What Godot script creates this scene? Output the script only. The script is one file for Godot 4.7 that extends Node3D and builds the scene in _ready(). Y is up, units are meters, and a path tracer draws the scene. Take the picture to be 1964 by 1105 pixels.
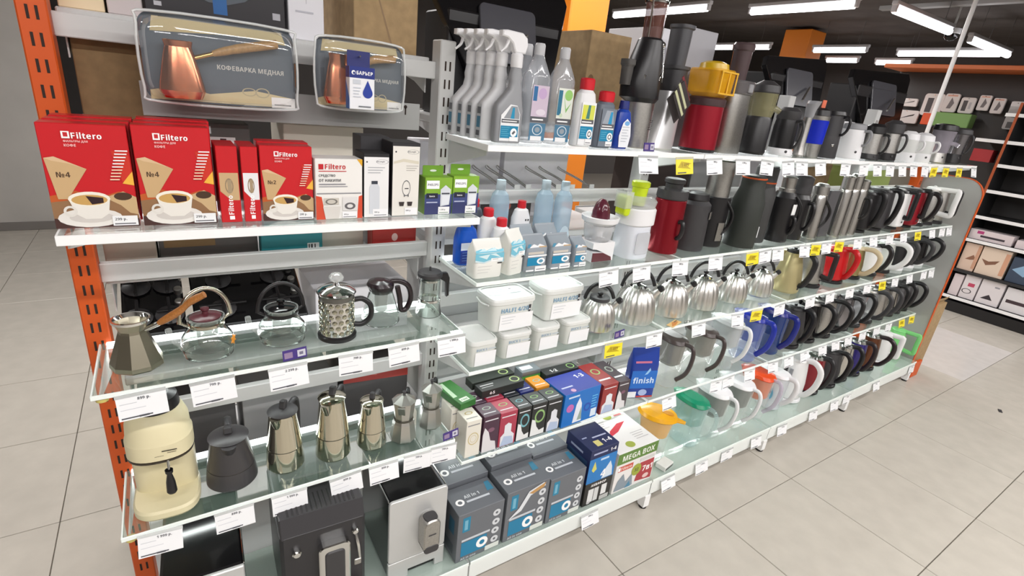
extends Node3D
# A shop gondola of glass shelves full of coffee makers, kettles, thermoses and cleaners.
# Metres; the camera stands at (0, 1.7, 0), the gondola runs along X with its fronts near z = -1.235.

var M := {}
var TEXTS := {}
var used := {}
var rng := RandomNumberGenerator.new()

const YA := 1.56
const YB := 1.16
const YC := 0.855
const YD := 0.503
const YE := 0.165
const Ya := 1.36
const Yb := 1.007
const Yc := 0.61
const ZF := -1.235
const ZB := -1.498
const BAYS := [-0.19, 0.73, 1.65, 2.57, 3.49, 4.43]

func _ready():
	rng.seed = 7
	setup_camera()
	setup_light()
	materials()
	shell()
	gondola()
	rear_goods()
	shelf_filters()
	shelf_teapots()
	shelf_moka()
	shelf_machines()
	shelf_top()
	shelf_thermos()
	shelf_kettles()
	shelf_tablets()
	shelf_bottom()
	far_unit()
	ceiling_bits()
	price_tags()

func setup_camera():
	var cam := Camera3D.new()
	cam.name = "camera"
	cam.fov = 58.37
	cam.near = 0.02
	cam.far = 60.0
	add_child(cam)
	cam.transform = Transform3D(Basis(Vector3(0.8372, 0.10274, 0.53716), Vector3(0.1113, 0.92963, -0.35128), Vector3(-0.53545, 0.35388, 0.76685)).orthonormalized(), Vector3(0, 1.7, 0))
	cam.current = true

func setup_light():
	var we := WorldEnvironment.new()
	we.name = "world_environment"
	var env := Environment.new()
	env.background_mode = Environment.BG_COLOR
	env.background_color = Color(0.02, 0.02, 0.02)
	env.tonemap_mode = Environment.TONE_MAPPER_LINEAR
	env.tonemap_exposure = 1.0
	env.sdfgi_enabled = true
	env.ssao_enabled = true
	env.ssil_enabled = true
	we.environment = env
	add_child(we)
	# ceiling tubes: [x, z, length, runs along x]; the first nine are in view, the rest are unseen, over the aisles
	var rows := [[6.3, -6.1, 1.8, 0], [6.7, -4.15, 1.3, 0], [7.9, -3.25, 1.6, 1], [10.25, -3.25, 1.6, 1], [10.9, -4.0, 1.4, 0], [10.0, -7.25, 1.3, 0], [10.45, -5.5, 0.9, 0], [12.0, -6.2, 0.6, 0], [12.3, -5.35, 0.6, 0],
		[-1.2, 0.75, 1.6, 1], [0.75, 0.75, 1.6, 1], [2.7, 0.75, 1.6, 1], [4.65, 0.75, 1.6, 1], [6.6, 0.75, 1.6, 1],
		[-1.2, 2.7, 1.6, 1], [0.75, 2.7, 1.6, 1], [2.7, 2.7, 1.6, 1], [4.65, 2.7, 1.6, 1],  # second row out of view, added as frontal fill for the shelves
		[-1.2, -3.25, 1.6, 1], [0.75, -3.25, 1.6, 1], [2.7, -3.25, 1.6, 1], [4.65, -3.25, 1.6, 1]]
	for i in rows.size():
		tube_lamp(rows[i], i)

func tube_lamp(r: Array, i: int):
	var t := thing("ceiling_tube_lamp", "white fluorescent tube lamp under dark ceiling " + ("beyond the gondola near orange column" if i < 9 else ("over the aisle before the glass shelves" if r[1] > 0 else "over the far side of the gondola")), "lamp", Vector3(r[0], 3.0, r[1]), 0.0 if r[3] == 1 else PI / 2, "fluorescent tubes under the ceiling")
	var L: float = r[2]
	var s := S()
	bx(s, Vector3(0, 0.075, 0), Vector3(L + 0.1, 0.05, 0.07), 0.008)
	part(t, "housing", s, mat("lamp_white", Color(0.85, 0.85, 0.86), 0.5))
	s = S()
	tube(s, [Vector3(-L / 2, 0.005, 0), Vector3(L / 2, 0.005, 0)], 0.04, 12)
	part(t, "glowing_tube", s, glow("tube_glow", Color(1, 0.985, 1.0), 6.0))
	for k in [-1, 1]:
		s = S()
		bx(s, Vector3(k * (L / 2 + 0.02), 0.02, 0), Vector3(0.035, 0.08, 0.06), 0.006)
		part(t, "end_cap", s, mat("lamp_white", Color(0.85, 0.85, 0.86), 0.5))
		s = S()
		tube(s, [Vector3(k * L * 0.35, 0.1, 0), Vector3(k * L * 0.35, 0.5, 0)], 0.003, 6)
		part(t, "hanging_wire", s, mat("wire_grey", Color(0.5, 0.5, 0.5), 0.5, 0.6))
	var a := AreaLight3D.new()
	a.name = "tube_light"
	a.area_size = Vector2(L, 0.09)
	a.light_energy = 2.3 * L
	a.light_color = Color(1, 0.985, 0.975)
	a.area_range = 14.0
	a.area_attenuation = 2.0
	a.shadow_enabled = true
	t.add_child(a)
	a.position = Vector3(0, -0.05, 0)
	a.rotation.x = -PI / 2

# ---------------------------------------------------------------- helpers
func S() -> SurfaceTool:
	var s := SurfaceTool.new()
	s.begin(Mesh.PRIMITIVE_TRIANGLES)
	return s

func numbered(called: String) -> String:
	var n: int = used.get(called, 0)
	used[called] = n + 1
	return called if n == 0 else "%s_%03d" % [called, n]

func thing(called: String, label: String, category: String, at := Vector3.ZERO, turn := 0.0, group := "") -> Node3D:
	var o := Node3D.new()
	o.name = numbered(called)
	add_child(o, true)
	o.position = at
	o.rotation.y = turn
	o.set_meta("label", label)
	o.set_meta("category", category)
	if group != "":
		o.set_meta("group", group)
	return o

func part(parent: Node3D, called: String, s: SurfaceTool, m: Material, label := "") -> MeshInstance3D:
	var o := MeshInstance3D.new()
	o.name = called
	s.generate_normals()
	var am: ArrayMesh = s.commit()
	am.surface_set_material(0, m)
	o.mesh = am
	o.cast_shadow = GeometryInstance3D.SHADOW_CASTING_SETTING_ON
	parent.add_child(o, true)
	if label != "":
		o.set_meta("label", label)
	return o

func struct(called: String, s: SurfaceTool, m: Material, label: String, category: String) -> MeshInstance3D:
	var o := part(self, called, s, m)
	o.set_meta("kind", "structure")
	o.set_meta("label", label)
	o.set_meta("category", category)
	return o

func mat(key: String, c := Color.WHITE, rough := 0.5, metal := 0.0) -> StandardMaterial3D:
	if M.has(key):
		return M[key]
	var m := StandardMaterial3D.new()
	m.albedo_color = c
	m.roughness = rough
	m.metallic = metal
	M[key] = m
	return m

func glass(key: String, c := Color.WHITE, alpha := 0.15, rough := 0.03) -> StandardMaterial3D:
	if M.has(key):
		return M[key]
	var m := mat(key, Color(c.r, c.g, c.b, alpha), rough)
	m.transparency = BaseMaterial3D.TRANSPARENCY_ALPHA
	m.cull_mode = BaseMaterial3D.CULL_DISABLED
	return m

func glow(key: String, c: Color, e: float) -> StandardMaterial3D:
	if M.has(key):
		return M[key]
	var m := mat(key, c, 0.5)
	m.emission_enabled = true
	m.emission = c
	m.emission_energy_multiplier = e
	return m

func noise_tex(freq: float, a: Color, b: Color, size := 256, kind := FastNoiseLite.TYPE_SIMPLEX_SMOOTH) -> NoiseTexture2D:
	var n := FastNoiseLite.new()
	n.seed = 3
	n.noise_type = kind
	n.frequency = freq
	n.fractal_octaves = 4
	var t := NoiseTexture2D.new()
	t.width = size
	t.height = size
	t.seamless = true
	t.noise = n
	var g := Gradient.new()
	g.set_color(0, a)
	g.set_color(1, b)
	t.color_ramp = g
	return t

func grained(key: String, c: Color, rough: float, spread: float, freq: float, scale: float, metal := 0.0) -> StandardMaterial3D:
	if M.has(key):
		return M[key]
	var m := mat(key, c, rough, metal)
	m.albedo_texture = noise_tex(freq, Color(1 - spread, 1 - spread, 1 - spread), Color(1, 1, 1))
	m.uv1_triplanar = true
	m.uv1_scale = Vector3.ONE * scale
	return m

func tri(s: SurfaceTool, a: Vector3, b: Vector3, c: Vector3, g := -1):
	s.set_smooth_group(g)
	s.add_vertex(a)
	s.set_smooth_group(g)
	s.add_vertex(b)
	s.set_smooth_group(g)
	s.add_vertex(c)

func quad(s: SurfaceTool, a: Vector3, b: Vector3, c: Vector3, d: Vector3, g := -1):
	tri(s, a, b, c, g)
	tri(s, a, c, d, g)

func face(s: SurfaceTool, p: Array, mid: Vector3, g := -1):
	# a convex face, turned so that it looks away from MID
	var n: Vector3 = (p[2] - p[0]).cross(p[1] - p[0])
	var q := p.duplicate()
	if n.dot(p[0] - mid) < 0:
		q.reverse()
	for i in range(1, q.size() - 1):
		tri(s, q[0], q[i], q[i + 1], g)

func bx(s: SurfaceTool, c: Vector3, size: Vector3, bev := 0.0, turn := Basis.IDENTITY):
	var h := size * 0.5
	var b: float = min(bev, min(h.x, min(h.y, h.z)) * 0.9)
	var P := func(sx, sy, sz, ax):
		var v := Vector3(sx * h.x, sy * h.y, sz * h.z)
		if b > 0.0:
			if ax != 0: v.x -= sx * b
			if ax != 1: v.y -= sy * b
			if ax != 2: v.z -= sz * b
		return c + turn * v
	for sg in [-1, 1]:
		face(s, [P.call(sg, -1, -1, 0), P.call(sg, 1, -1, 0), P.call(sg, 1, 1, 0), P.call(sg, -1, 1, 0)], c)
		face(s, [P.call(-1, sg, -1, 1), P.call(1, sg, -1, 1), P.call(1, sg, 1, 1), P.call(-1, sg, 1, 1)], c)
		face(s, [P.call(-1, -1, sg, 2), P.call(1, -1, sg, 2), P.call(1, 1, sg, 2), P.call(-1, 1, sg, 2)], c)
	if b > 0.0:
		for u in [-1, 1]:
			for v in [-1, 1]:
				face(s, [P.call(-1, u, v, 1), P.call(1, u, v, 1), P.call(1, u, v, 2), P.call(-1, u, v, 2)], c)
				face(s, [P.call(u, -1, v, 0), P.call(u, 1, v, 0), P.call(u, 1, v, 2), P.call(u, -1, v, 2)], c)
				face(s, [P.call(u, v, -1, 0), P.call(u, v, 1, 0), P.call(u, v, 1, 1), P.call(u, v, -1, 1)], c)
				for w in [-1, 1]:
					face(s, [P.call(u, v, w, 0), P.call(u, v, w, 1), P.call(u, v, w, 2)], c)

func ring(hx: float, hz: float, y: float, ex: float, n: int, ox: float, oz: float, lobes: float, lobe_n: int) -> PackedVector3Array:
	var out := PackedVector3Array()
	for i in n:
		var t := TAU * i / n
		var cx := cos(t)
		var sz := sin(t)
		var k := 1.0
		if lobes != 0.0:
			k = 1.0 - lobes * pow(abs(sin(t * lobe_n * 0.5)), 0.6) * -1.0 - lobes
		if ex != 2.0:
			cx = sign(cx) * pow(abs(cx), 2.0 / ex)
			sz = sign(sz) * pow(abs(sz), 2.0 / ex)
		out.append(Vector3(ox + hx * k * cx, y, oz + hz * k * sz))
	return out

func loft(s: SurfaceTool, rows: Array, n := 24, xf := Transform3D.IDENTITY, cap0 := true, cap1 := true, flat := false, sharp := 0.55):
	# rows: [half width x, half depth z, y, exponent, offset x, offset z, lobe depth, lobe count]
	var rings := []
	for r in rows:
		var q: Array = r.duplicate()
		var dflt := [0, 0, 0, 2.0, 0.0, 0.0, 0.0, 0]
		for k in range(q.size(), 8):
			q.append(dflt[k])
		var rg := ring(q[0], q[1], q[2], q[3], n, q[4], q[5], q[6], q[7])
		for i in n:
			rg[i] = xf * rg[i]
		rings.append(rg)
	var g := 0
	var last := 0.0
	for k in rings.size() - 1:
		var ang := atan2(rows[k + 1][2] - rows[k][2], rows[k + 1][0] + rows[k + 1][1] * 0.5 - rows[k][0] - rows[k][1] * 0.5)
		if k > 0 and abs(angle_difference(ang, last)) > sharp:
			g += 1
		last = ang
		var gg := -1 if flat else g
		var A: PackedVector3Array = rings[k]
		var B: PackedVector3Array = rings[k + 1]
		for i in n:
			var j := (i + 1) % n
			quad(s, A[i], A[j], B[j], B[i], gg)
	if cap0:
		var A: PackedVector3Array = rings[0]
		for i in range(1, n - 1):
			tri(s, A[0], A[i + 1], A[i], 50)
	if cap1:
		var B: PackedVector3Array = rings[-1]
		for i in range(1, n - 1):
			tri(s, B[0], B[i], B[i + 1], 51)

func lathe(s: SurfaceTool, prof: Array, n := 24, xf := Transform3D.IDENTITY, cap0 := true, cap1 := true, flat := false):
	var rows := []
	for p in prof:
		rows.append([p[0], p[0], p[1]])
	loft(s, rows, n, xf, cap0, cap1, flat)

func at(x: float, y: float, z: float, rx := 0.0, ry := 0.0, rz := 0.0) -> Transform3D:
	return Transform3D(Basis.from_euler(Vector3(rx, ry, rz)), Vector3(x, y, z))

func crv(p: Array, n := 6, closed := false) -> Array:
	var out := []
	var m := p.size()
	var last := m if closed else m - 1
	for i in last:
		var a: Vector3 = p[(i - 1 + m) % m] if closed or i > 0 else p[0]
		var b: Vector3 = p[i]
		var c: Vector3 = p[(i + 1) % m]
		var d: Vector3 = p[(i + 2) % m] if closed or i + 2 < m else p[m - 1]
		for k in n:
			out.append(b.cubic_interpolate(c, a, d, float(k) / n))
	if not closed:
		out.append(p[m - 1])
	return out

func tube(s: SurfaceTool, p: Array, r, n := 8, closed := false, squash := 1.0):
	var m := p.size()
	var rings := []
	var up := Vector3.ZERO
	for i in m:
		var d: Vector3
		if closed:
			d = (p[(i + 1) % m] - p[(i - 1 + m) % m]).normalized()
		else:
			d = (p[min(i + 1, m - 1)] - p[max(i - 1, 0)]).normalized()
		if up == Vector3.ZERO:
			up = Vector3.BACK if abs(d.z) < 0.9 else Vector3.UP
		up = (up - d * up.dot(d)).normalized()
		var sd := d.cross(up)
		var rr: float = r if not (r is Array) else r[min(i, r.size() - 1)]
		var q := PackedVector3Array()
		for k in n:
			var t := TAU * k / n
			q.append(p[i] + sd * cos(t) * rr + up * sin(t) * rr * squash)
		rings.append(q)
	var cnt := m if closed else m - 1
	for i in cnt:
		var A: PackedVector3Array = rings[i]
		var B: PackedVector3Array = rings[(i + 1) % m]
		for k in n:
			var j := (k + 1) % n
			quad(s, A[k], B[k], B[j], A[j], 3)
	if not closed:
		var A: PackedVector3Array = rings[0]
		var B: PackedVector3Array = rings[m - 1]
		for k in range(1, n - 1):
			tri(s, A[0], A[k], A[k + 1], 7)
			tri(s, B[0], B[k + 1], B[k], 8)

func prism(s: SurfaceTool, pts: Array, depth: float, xf := Transform3D.IDENTITY, bev := 0.0):
	# an outline in local xy, extruded along z to both sides
	var poly := PackedVector2Array(pts)
	var area := 0.0
	for i in poly.size():
		area += poly[i].cross(poly[(i + 1) % poly.size()])
	if area < 0:
		poly.reverse()
	var inn := poly
	if bev > 0.0:
		var off := Geometry2D.offset_polygon(poly, -bev, Geometry2D.JOIN_MITER)
		if off.size() == 1 and off[0].size() == poly.size():
			# line up the inset with the outline
			var best := 0
			for k in poly.size():
				if off[0][k].distance_to(poly[0]) < off[0][best].distance_to(poly[0]):
					best = k
			inn = PackedVector2Array()
			for k in poly.size():
				inn.append(off[0][(best + k) % poly.size()])
		else:
			bev = 0.0
	var h := depth / 2
	var V := func(p: Vector2, z: float): return xf * Vector3(p.x, p.y, z)
	var idx := Geometry2D.triangulate_polygon(inn)
	for i in range(0, idx.size(), 3):
		var a := inn[idx[i]]
		var b := inn[idx[i + 1]]
		var c := inn[idx[i + 2]]
		if (b - a).cross(c - a) > 0:
			var t := b
			b = c
			c = t
		tri(s, V.call(a, h), V.call(b, h), V.call(c, h))
		tri(s, V.call(a, -h), V.call(c, -h), V.call(b, -h))
	var n := poly.size()
	for i in n:
		var j := (i + 1) % n
		quad(s, V.call(poly[i], -h + bev), V.call(poly[i], h - bev), V.call(poly[j], h - bev), V.call(poly[j], -h + bev))
		if bev > 0.0:
			quad(s, V.call(poly[i], h - bev), V.call(inn[i], h), V.call(inn[j], h), V.call(poly[j], h - bev))
			quad(s, V.call(inn[i], -h), V.call(poly[i], -h + bev), V.call(poly[j], -h + bev), V.call(inn[j], -h))

func rrect(w: float, h: float, r: float, n := 4, cx := 0.0, cy := 0.0) -> Array:
	var out := []
	for k in 4:
		var c := Vector2((w / 2 - r) * (1 if k in [0, 3] else -1), (h / 2 - r) * (1 if k < 2 else -1))
		for i in n + 1:
			out.append(c + Vector2(cx, cy) + Vector2.from_angle(PI / 2 * (k + float(i) / n)) * r)
	return out

# flat print on a face: FR maps (0..w, 0..h) in metres to the face, z outwards
func text_tris(t: String) -> Dictionary:
	if TEXTS.has(t):
		return TEXTS[t]
	var tm := TextMesh.new()
	var f := SystemFont.new()
	f.font_names = PackedStringArray(["Droid Sans"])
	f.font_weight = 700
	tm.font = f
	tm.text = t
	tm.font_size = 32
	tm.pixel_size = 0.01
	tm.depth = 0.0
	tm.curve_step = 4.0
	var ar := tm.get_mesh_arrays()
	var v: PackedVector3Array = ar[Mesh.ARRAY_VERTEX]
	var ix = ar[Mesh.ARRAY_INDEX]
	var out := PackedVector2Array()
	var lo := Vector2(1e9, 1e9)
	var hi := Vector2(-1e9, -1e9)
	var total: int = ix.size() if ix != null and ix.size() > 0 else v.size()
	for i in total:
		var q: Vector3 = v[ix[i]] if ix != null and ix.size() > 0 else v[i]
		out.append(Vector2(q.x, q.y))
		lo = lo.min(Vector2(q.x, q.y))
		hi = hi.max(Vector2(q.x, q.y))
	TEXTS[t] = {"p": out, "lo": lo, "size": hi - lo}
	return TEXTS[t]

func ink(parent: Node3D, called: String, fr: Transform3D, w: float, h: float, els: Array, curve := 0.0):
	if els.is_empty():
		return
	var V := PackedVector3Array()
	var C := PackedColorArray()
	var lift := 0.0004
	for e in els:
		var tris := PackedVector2Array()
		var col: Color = e[-1]
		match e[0]:
			"r":
				var a := Vector2(e[1], e[2])
				var b := a + Vector2(e[3], e[4])
				tris = PackedVector2Array([a, Vector2(a.x, b.y), b, a, b, Vector2(b.x, a.y)])
			"e", "o":
				var n := 18
				var k0: float = 0.0 if e[0] == "e" else e[5]
				for i in n:
					var u := Vector2(cos(TAU * i / n) * e[3], sin(TAU * i / n) * e[4])
					var v := Vector2(cos(TAU * (i + 1) / n) * e[3], sin(TAU * (i + 1) / n) * e[4])
					var c := Vector2(e[1], e[2])
					if e[0] == "e":
						tris.append_array(PackedVector2Array([c, c + v, c + u]))
					else:
						tris.append_array(PackedVector2Array([c + u * k0, c + v, c + u, c + u * k0, c + v * k0, c + v]))
			"p":
				var poly := PackedVector2Array()
				for q in e[1]:
					poly.append(Vector2(q[0], q[1]))
				var idx := Geometry2D.triangulate_polygon(poly)
				for i in idx:
					tris.append(poly[i])
			"t":
				# text, x, y, height (all shares of the face), widest share
				var d := text_tris(e[1])
				var k: float = e[4] * h / d.size.y
				if e.size() > 6 and d.size.x * k > e[5] * w:
					k = e[5] * w / d.size.x
				for q in d.p:
					tris.append(Vector2(e[2], e[3]) + (q - d.lo) * k / Vector2(w, h))
		var lc := col.srgb_to_linear()
		for i in range(0, tris.size() - 2, 3):
			var a := tris[i]
			var b := tris[i + 1]
			var c := tris[i + 2]
			if (b - a).cross(c - a) > 0:
				var t := b
				b = c
				c = t
			for q in [a, b, c]:
				var p := Vector3(q.x * w, q.y * h, lift)
				if curve > 0.0:
					# wrapped round an upright cylinder of that radius
					var an := (p.x - w / 2) / curve
					p = Vector3(w / 2 + sin(an) * (curve + p.z), p.y, cos(an) * (curve + p.z) - curve)
				V.append(fr * p)
				C.append(lc)
		lift += 0.00012
	if V.is_empty():
		return
	var s := S()
	for i in V.size():
		s.set_smooth_group(-1)
		s.set_color(C[i])
		s.add_vertex(V[i])
	var m := mat("ink", Color.WHITE, 0.45)
	m.vertex_color_use_as_albedo = true
	part(parent, called, s, m)

func front_of(w: float, _h: float, d: float) -> Transform3D:
	return Transform3D(Basis.IDENTITY, Vector3(-w / 2, 0, d / 2))

func top_of(w: float, h: float, d: float) -> Transform3D:
	return Transform3D(Basis(Vector3.RIGHT, Vector3.FORWARD, Vector3.UP), Vector3(-w / 2, h, d / 2))

func left_of(w: float, _h: float, d: float) -> Transform3D:
	return Transform3D(Basis(Vector3.BACK, Vector3.UP, Vector3.LEFT), Vector3(-w / 2, 0, -d / 2))

func carton(called: String, label: String, category: String, at_front: Vector3, size: Vector3, c: Color, prints := {}, group := "", turn := 0.0, rough := 0.5) -> Node3D:
	# AT_FRONT: middle of the front face's bottom edge
	var t := thing(called, label, category, at_front + Basis(Vector3.UP, turn) * Vector3(0, 0, -size.z / 2), turn, group)
	var s := S()
	bx(s, Vector3(0, size.y / 2, 0), size, 0.0012)
	part(t, "box_body", s, mat("card_%s_%.1f" % [c.to_html(), rough], c, rough))
	if prints.has("front"):
		ink(t, "front_print", front_of(size.x, size.y, size.z), size.x, size.y, prints.front)
	if prints.has("top"):
		ink(t, "top_print", top_of(size.x, size.y, size.z), size.x, size.z, prints.top)
	if prints.has("left"):
		ink(t, "side_print", left_of(size.x, size.y, size.z), size.z, size.y, prints.left)
	return t

func c8(r: int, g: int, b: int) -> Color:
	return Color8(r, g, b)

func lines(x: float, y: float, w: float, n: int, gap: float, th: float, col: Color) -> Array:
	# rows of print too small to read
	var out := []
	for i in n:
		out.append(["r", x, y - i * gap, w * (1.0 - 0.13 * ((i * 7) % 3)), th, col])
	return out

func materials():
	var f := grained("floor_tile", c8(200, 194, 183), 0.26, 0.05, 0.02, 1.3)
	f.metallic_specular = 0.4
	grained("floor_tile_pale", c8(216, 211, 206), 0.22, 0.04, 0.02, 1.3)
	grained("cardboard", c8(178, 150, 110), 0.85, 0.12, 0.03, 3.0)
	grained("cardboard_dark", c8(140, 115, 80), 0.85, 0.12, 0.03, 3.0)
	grained("ceiling_dark", c8(98, 92, 88), 0.9, 0.15, 0.01, 0.5)
	grained("steel", c8(214, 212, 208), 0.22, 0.06, 0.05, 6.0, 1.0)
	grained("brushed", c8(196, 194, 190), 0.36, 0.1, 0.08, 5.0, 1.0)
	mat("chrome", c8(222, 222, 220), 0.08, 1.0)
	mat("black", c8(30, 29, 31), 0.35)
	mat("black_gloss", c8(18, 17, 19), 0.12)
	mat("charcoal", c8(58, 57, 59), 0.45)
	mat("white_plastic", c8(236, 236, 238), 0.3)
	mat("grey_plastic", c8(150, 151, 155), 0.4)
	mat("rack_white", c8(206, 207, 206), 0.45)
	mat("rack_grey", c8(172, 173, 172), 0.45)
	mat("rack_orange", c8(214, 88, 24), 0.45)
	mat("slot_shade", c8(48, 34, 28), 0.8)
	mat("lit_edge_white", c8(247, 255, 251), 0.22)  # near-white: the bright light on the glass edges is put into the colour
	mat("rail_white", c8(252, 253, 253), 0.3)
	glow("led_white", c8(250, 253, 255), 2.2)
	glass("shelf_glass", c8(176, 214, 194), 0.1, 0.02)
	glass("base_glass", c8(206, 232, 218), 0.25, 0.02)
	var gl := mat("clear_glass", c8(238, 244, 241), 0.0)
	gl.refraction_enabled = true
	gl.refraction_scale = 0.05
	gl.transparency = BaseMaterial3D.TRANSPARENCY_ALPHA
	gl.albedo_color.a = 0.02
	glass("clear_plastic", c8(226, 230, 234), 0.28, 0.06)

func shell():
	# floor slab, then tiles laid on it with a joint of 4 mm
	var s := S()
	bx(s, Vector3(4, -0.06, -2.5), Vector3(20, 0.1, 15.2))
	var fl := struct("floor", s, mat("joint", c8(142, 136, 126), 0.8), "beige square tiled shop floor with thin dark joints", "floor")
	var tm := S()
	bx(tm, Vector3(0, -0.006, 0), Vector3(0.5965, 0.012, 0.5965), 0.0015)
	tm.generate_normals()
	var mesh: ArrayMesh = tm.commit()
	for i in 20:
		for k in 14:
			var x := 1.911 + 0.3 + 0.6 * (i - 10)
			var z := -0.919 - 0.3 + 0.6 * (k - 10)
			var o := MeshInstance3D.new()
			o.name = "tile"
			o.mesh = mesh
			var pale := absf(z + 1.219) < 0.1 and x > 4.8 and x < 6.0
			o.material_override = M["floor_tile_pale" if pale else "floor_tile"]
			o.position = Vector3(x, 0, z)
			fl.add_child(o, true)
	s = S()
	bx(s, Vector3(4, 3.6, -2.5), Vector3(20, 0.2, 15.2))
	struct("ceiling", s, M.ceiling_dark, "dark grey open shop ceiling behind the lamps", "ceiling")
	var wm := grained("wall_grey", c8(186, 183, 178), 0.8, 0.06, 0.01, 0.6)
	var dk := mat("wall_dark", c8(86, 82, 80), 0.7)
	for w in [["wall_left", Vector3(-6.0, 1.75, -2.5), Vector3(0.2, 3.6, 15.2), wm, "pale grey side wall of the shop"], ["wall_right", Vector3(14.0, 1.75, -2.5), Vector3(0.2, 3.6, 15.2), dk, "dark wall far beyond the appliance aisle"],
		["wall_back", Vector3(4, 1.75, -10.0), Vector3(20, 3.6, 0.2), dk, "dark rear wall of the shop"], ["wall_front", Vector3(4, 1.75, 5.0), Vector3(20, 3.6, 0.2), wm, "pale shop wall across the aisle"]]:
		s = S()
		bx(s, w[1], w[2])
		struct(w[0], s, w[3], w[4], "wall")
	# pale square pillar behind the left end of the gondola
	var t := thing("pillar", "wide pale grey pillar on the tiles behind the orange post", "pillar", Vector3(-1.75, 0, -6.95))
	s = S()
	bx(s, Vector3(0, 1.72, 0), Vector3(1.9, 3.44, 1.0), 0.02)
	part(t, "shaft", s, wm)
	s = S()
	bx(s, Vector3(0, 0.04, 0), Vector3(1.92, 0.08, 1.02), 0.004)
	part(t, "skirting", s, mat("skirt", c8(120, 116, 112), 0.6))
	for c in [[3.25, -4.15, 0.43, "broad orange painted column behind the cardboard boxes"], [11.1, -6.6, 0.55, "orange column far off between the ceiling tubes"]]:
		t = thing("orange_column", c[3], "column", Vector3(c[0], 0, c[1]))
		s = S()
		bx(s, Vector3(0, 1.72, 0), Vector3(c[2], 3.44, c[2]), 0.01)
		part(t, "shaft", s, mat("column_orange", c8(236, 134, 32), 0.55))
		s = S()
		bx(s, Vector3(0, 0.05, 0), Vector3(c[2] + 0.02, 0.1, c[2] + 0.02), 0.004)
		part(t, "plinth", s, mat("skirt", c8(120, 116, 112), 0.6))

func ceiling_bits():
	# cable tray and dome camera under the ceiling, a scrap on the floor
	var t := thing("cable_tray", "long white cable tray under the ceiling beside the tubes", "cable tray", Vector3(8.55, 3.3, -2.3))
	var s := S()
	bx(s, Vector3(0, 0, 0), Vector3(0.12, 0.05, 3.6), 0.004)
	part(t, "tray", s, M.rack_grey)
	for k in [-1.6, 0.0, 1.6]:
		s = S()
		tube(s, [Vector3(0, 0.02, k), Vector3(0, 0.2, k)], 0.008, 6)
		part(t, "hanger_rod", s, M.rack_grey)
	t = thing("dome_camera", "small white dome camera hung near the white pole top", "camera", Vector3(9.6, 3.05, -3.55))
	s = S()
	lathe(s, [[0.09, 0.06], [0.1, 0.07], [0.1, 0.13], [0.08, 0.14]], 20)
	part(t, "camera_base", s, M.rack_white)
	s = S()
	lathe(s, [[0.01, -0.03], [0.05, -0.015], [0.08, 0.02], [0.088, 0.06]], 20)
	part(t, "dome", s, M.black_gloss)
	s = S()
	tube(s, [Vector3(0, 0.13, 0), Vector3(0, 0.45, 0)], 0.015, 8)
	part(t, "mount_rod", s, M.rack_white)
	t = thing("paper_scrap", "tiny dark scrap lying on the pale floor tiles", "scrap", Vector3(4.62, 0.0005, -0.62), 0.4)
	s = S()
	bx(s, Vector3(0, 0.002, 0), Vector3(0.045, 0.004, 0.02), 0.001)
	part(t, "scrap_body", s, M.charcoal)

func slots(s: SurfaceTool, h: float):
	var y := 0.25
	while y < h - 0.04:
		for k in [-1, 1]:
			bx(s, Vector3(k * 0.0075, y, 0.03), Vector3(0.005, 0.026, 0.0015))  # dark plate on the face, painting the shade inside the hole
		y += 0.05

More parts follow.
